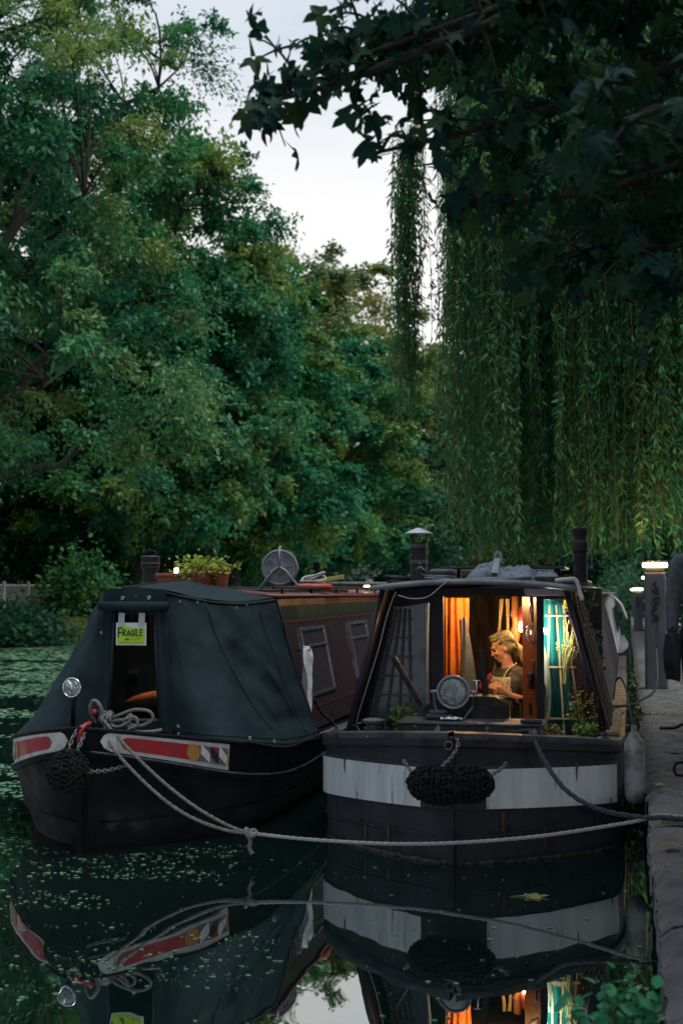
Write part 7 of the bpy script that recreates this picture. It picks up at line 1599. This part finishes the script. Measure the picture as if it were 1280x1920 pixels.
stalk_plant('deck_plant', 'creeper growing up the dim left window behind the slanting pipe', (-1.66, 9.5, 0.66), 9, (0.11, 0.04), 0.30, (0.036, 0.03), 'leaf_bright', 64, 14)
stalk_plant('deck_plant', 'little green plant on the foredeck at the foot of the left fin', (-1.86, 9.25, 0.66), 6, (0.08, 0.04), 0.09, (0.035, 0.03), 'leaf_nettle', 65, 10)
stalk_plant('nettle_clump', 'fresh green leafy clump growing from the quay wall at lower right', (0.02, 4.62, 0.03), 26, (0.22, 0.22), 0.36, (0.058, 0.042), 'leaf_nettle', 66, 16, lean=(-0.09, 0.0))
# ivy along the quay wall and on the boards
def ivy(name, label, boxes, n, m, seed, size):
    rs = np.random.default_rng(seed); t = thing(name, label, 'ivy', (0, 0, 0)); P = []; mb = MB()
    for (x0, x1, y0, y1, z0, z1) in boxes: P.append(np.stack([rs.uniform(x0, x1, n), rs.uniform(y0, y1, n), rs.uniform(z0, z1, n)], 1)); mb.tube([(x0, y0, z0), ((x0 + x1) / 2, (y0 + y1) / 2, (z0 + z1) / 2 + 0.05), (x1, y1, z1)], 0.005, 4)
    P = np.concatenate(P); k = len(P); sc = rs.uniform(0.7, 1.3, k)
    leaf_obj('leaves', leaf_mesh('leaves', P, rs.normal(size=(k, 3)) + np.array([-0.5, 0, -0.8]), rs.normal(size=(k, 3)) * 0.5 + np.array([-0.3, -0.8, 0.4]), size * sc, size * 0.8 * sc, rs.uniform(0, 1, k)), m, t)
    mb.build('stems', 'stem', t)
ivy('quay_ivy', 'dark ivy trailing down the quay wall beyond the grey fender', [(-0.02, 0.12, 10.2, 13.0, 0.15, 0.44), (0.0, 0.13, 13, 17, 0.2, 0.46), (-0.03, 0.12, 17, 22, 0.25, 0.55)], 190, 'leaf_ivy', 71, 0.07)
ivy('board_ivy', 'dark creeper hanging on the boards of the right boat side', [(-0.36, -0.28, 10.5, 11.6, 1.2, 1.72), (-0.30, -0.22, 10.9, 11.8, 0.95, 1.4)], 120, 'leaf_ivy', 72, 0.05)

# third boat farther along the quay
B3 = thing('cabin_boat', 'pale cabin boat moored along the quay behind the right boat', 'boat', (-1.12, 22.2, 0), 0)
mb = MB(); w3 = curve_fn([0, 0.1, 0.4, 0.8, 1.3, 2, 12], [0.02, 0.2, 0.55, 0.8, 0.98, 1.03, 1.03])
hull_sweep(mb, w3, None, [(lambda s: -0.3, -0.06), (lambda s: 0.3, 0.0), (lambda s: 0.32, 0.02), (lambda s: 0.62, 0.02)], 0, 11, 30); mb.build('hull', 'hull_black', B3, smooth='auto')
MB().grid(lambda u, v: ((2 * v - 1) * w3(0.05 + 10.9 * u), 0.05 + 10.9 * u, 0.60), 30, 2).build('deck', 'deck_grey', B3)
MB().hexa([(-0.95, 1.3, 0.6), (0.95, 1.3, 0.6), (0.95, 10.8, 0.6), (-0.95, 10.8, 0.6)], [(-0.78, 1.6, 1.62), (0.78, 1.6, 1.62), (0.78, 10.6, 1.62), (-0.78, 10.6, 1.62)]).build('cabin', 'boat_white', B3, bevel=0.02)
MB().box((0, 6.1, 1.66), (1.66, 9.2, 0.05)).build('roof', 'roof_grey', B3, bevel=0.02)
for k in range(4): MB().hexa([(0.93 - 0.0, 2.2 + k * 2.1, 0.95), (0.945, 2.2 + k * 2.1, 0.95), (0.945, 3.3 + k * 2.1, 0.95), (0.93, 3.3 + k * 2.1, 0.95)], [(0.85, 2.2 + k * 2.1, 1.4), (0.865, 2.2 + k * 2.1, 1.4), (0.865, 3.3 + k * 2.1, 1.4), (0.85, 3.3 + k * 2.1, 1.4)]).build('window', 'solar', B3)
for x in (-0.4, 0.4): MB().box((x, 1.43, 1.2), (0.5, 0.03, 0.45), Matrix.Rotation(-0.28, 3, 'X')).build('window', 'solar', B3)
tp = MB().grid(lambda u, v: (0.80 + 0.30 * u + 0.02 * math.sin(v * 16), 0.9 + 1.6 * v, 1.66 - 0.30 * u ** 1.6 - 0.35 * max(0, u - 0.7)), 10, 16); o = tag(tp.build('tarpaulin', 'boat_white', None, smooth=True, solid=0.01), 'pale tarpaulin draped over the side of the boat behind', 'tarpaulin'); o.location = (-1.12, 21.0, 0)
# far lights between the trees
for k, (x, y, z, r) in enumerate(((0.25, 60, 2.82, 0.07), (-0.1, 66, 2.35, 0.06), (-0.45, 64, 2.30, 0.05))):
    t = thing('path_lamp', ['far warm light point above the second lamp column', 'far warm light point left of the second lamp column', 'faint far light point nearest the right boat boards'][k], 'lamp', (x + 1.2, y, QZ), 0, 'far lights by the towpath')
    MB().tube([(0, 0, 0), (0, 0, z - QZ)], 0.03, 6).build('post', 'black_iron', t); MB().ellipsoid((0, 0, z - QZ + r), r, 10, 8).build('lamp_globe', 'lamp_far', t, smooth=True)

# ================================================================== DUCKWEED
def duckweed():
    rs = np.random.default_rng(90); P = []; S = []
    def patch_(n, x0, x1, y0, y1, s0, s1, thr, fx, fy, seed, power=1.0):
        k = 0; tries = 0
        while k < n and tries < n * 40:
            tries += 1
            x = rs.uniform(x0, x1); y = y0 + (y1 - y0) * rs.uniform() ** power
            v = fbm(x * fx, y * fy, seed, 3)
            if v + rs.normal() * 0.08 > thr and not (x > 0.06):
                # keep clear of the hulls
                if y > 8.0 and (-2.16 < x < -0.04): 
                    s = y - 8.17
                    if s > 0 and abs(x + 1.10) < w2(max(0, s)) + 0.02: continue
                if y > 7.9 and -4.7 < x < -2.45:
                    s = y - 7.98
                    if s > 0 and abs(x + 3.54) < w1(max(0, s)) + 0.02: continue
                P.append((x, y, 0.004)); S.append(s0 * 0.6 + (s1 * 1.15 - s0 * 0.6) * rs.uniform() ** 2.2); k += 1
    patch_(700, -4.6, -1.6, 5.0, 8.0, 0.006, 0.014, 0.16, 0.7, 2.6, 3)
    patch_(260, -3.6, 0.05, 4.2, 8.1, 0.006, 0.013, 0.0, 0.8, 2.0, 5)
    patch_(800, -6.6, -3.4, 5.5, 9.5, 0.007, 0.017, 0.16, 0.8, 2.0, 7)
    patch_(420, -4.75, -2.5, 7.3, 8.6, 0.006, 0.016, 0.05, 1.2, 2.0, 21)
    patch_(5000, -9.0, -4.5, 9.0, 17.0, 0.012, 0.04, 0.14, 0.35, 0.9, 9)
    patch_(7000, -16.0, -5.5, 16.0, 26.0, 0.03, 0.09, 0.02, 0.18, 0.55, 11)
    patch_(7000, -20.2, -9.0, 24.0, 41.0, 0.06, 0.2, -0.16, 0.12, 0.35, 13)
    P = np.array(P); n = len(P); a = rs.uniform(0, 2 * PI, n)
    hexv = np.array([[math.cos(t) * (1 + 0.2 * math.sin(2 * t)), math.sin(t), 0] for t in np.linspace(0, 2 * PI, 8)[:-1]])
    me = leaf_mesh('duckweed', P, np.stack([np.cos(a), np.sin(a), np.zeros(n)], 1), np.tile(np.array([[0, 0, 1.0]]), (n, 1)), np.array(S), np.array(S) * rs.uniform(0.6, 1, n), rs.uniform(0, 1, n), (hexv, [tuple(range(7))]))
    o = stuff(leaf_obj('duckweed', me, 'duckweed')); o['label'] = 'green duckweed floating in drifts on the canal'; o['category'] = 'duckweed'
duckweed()
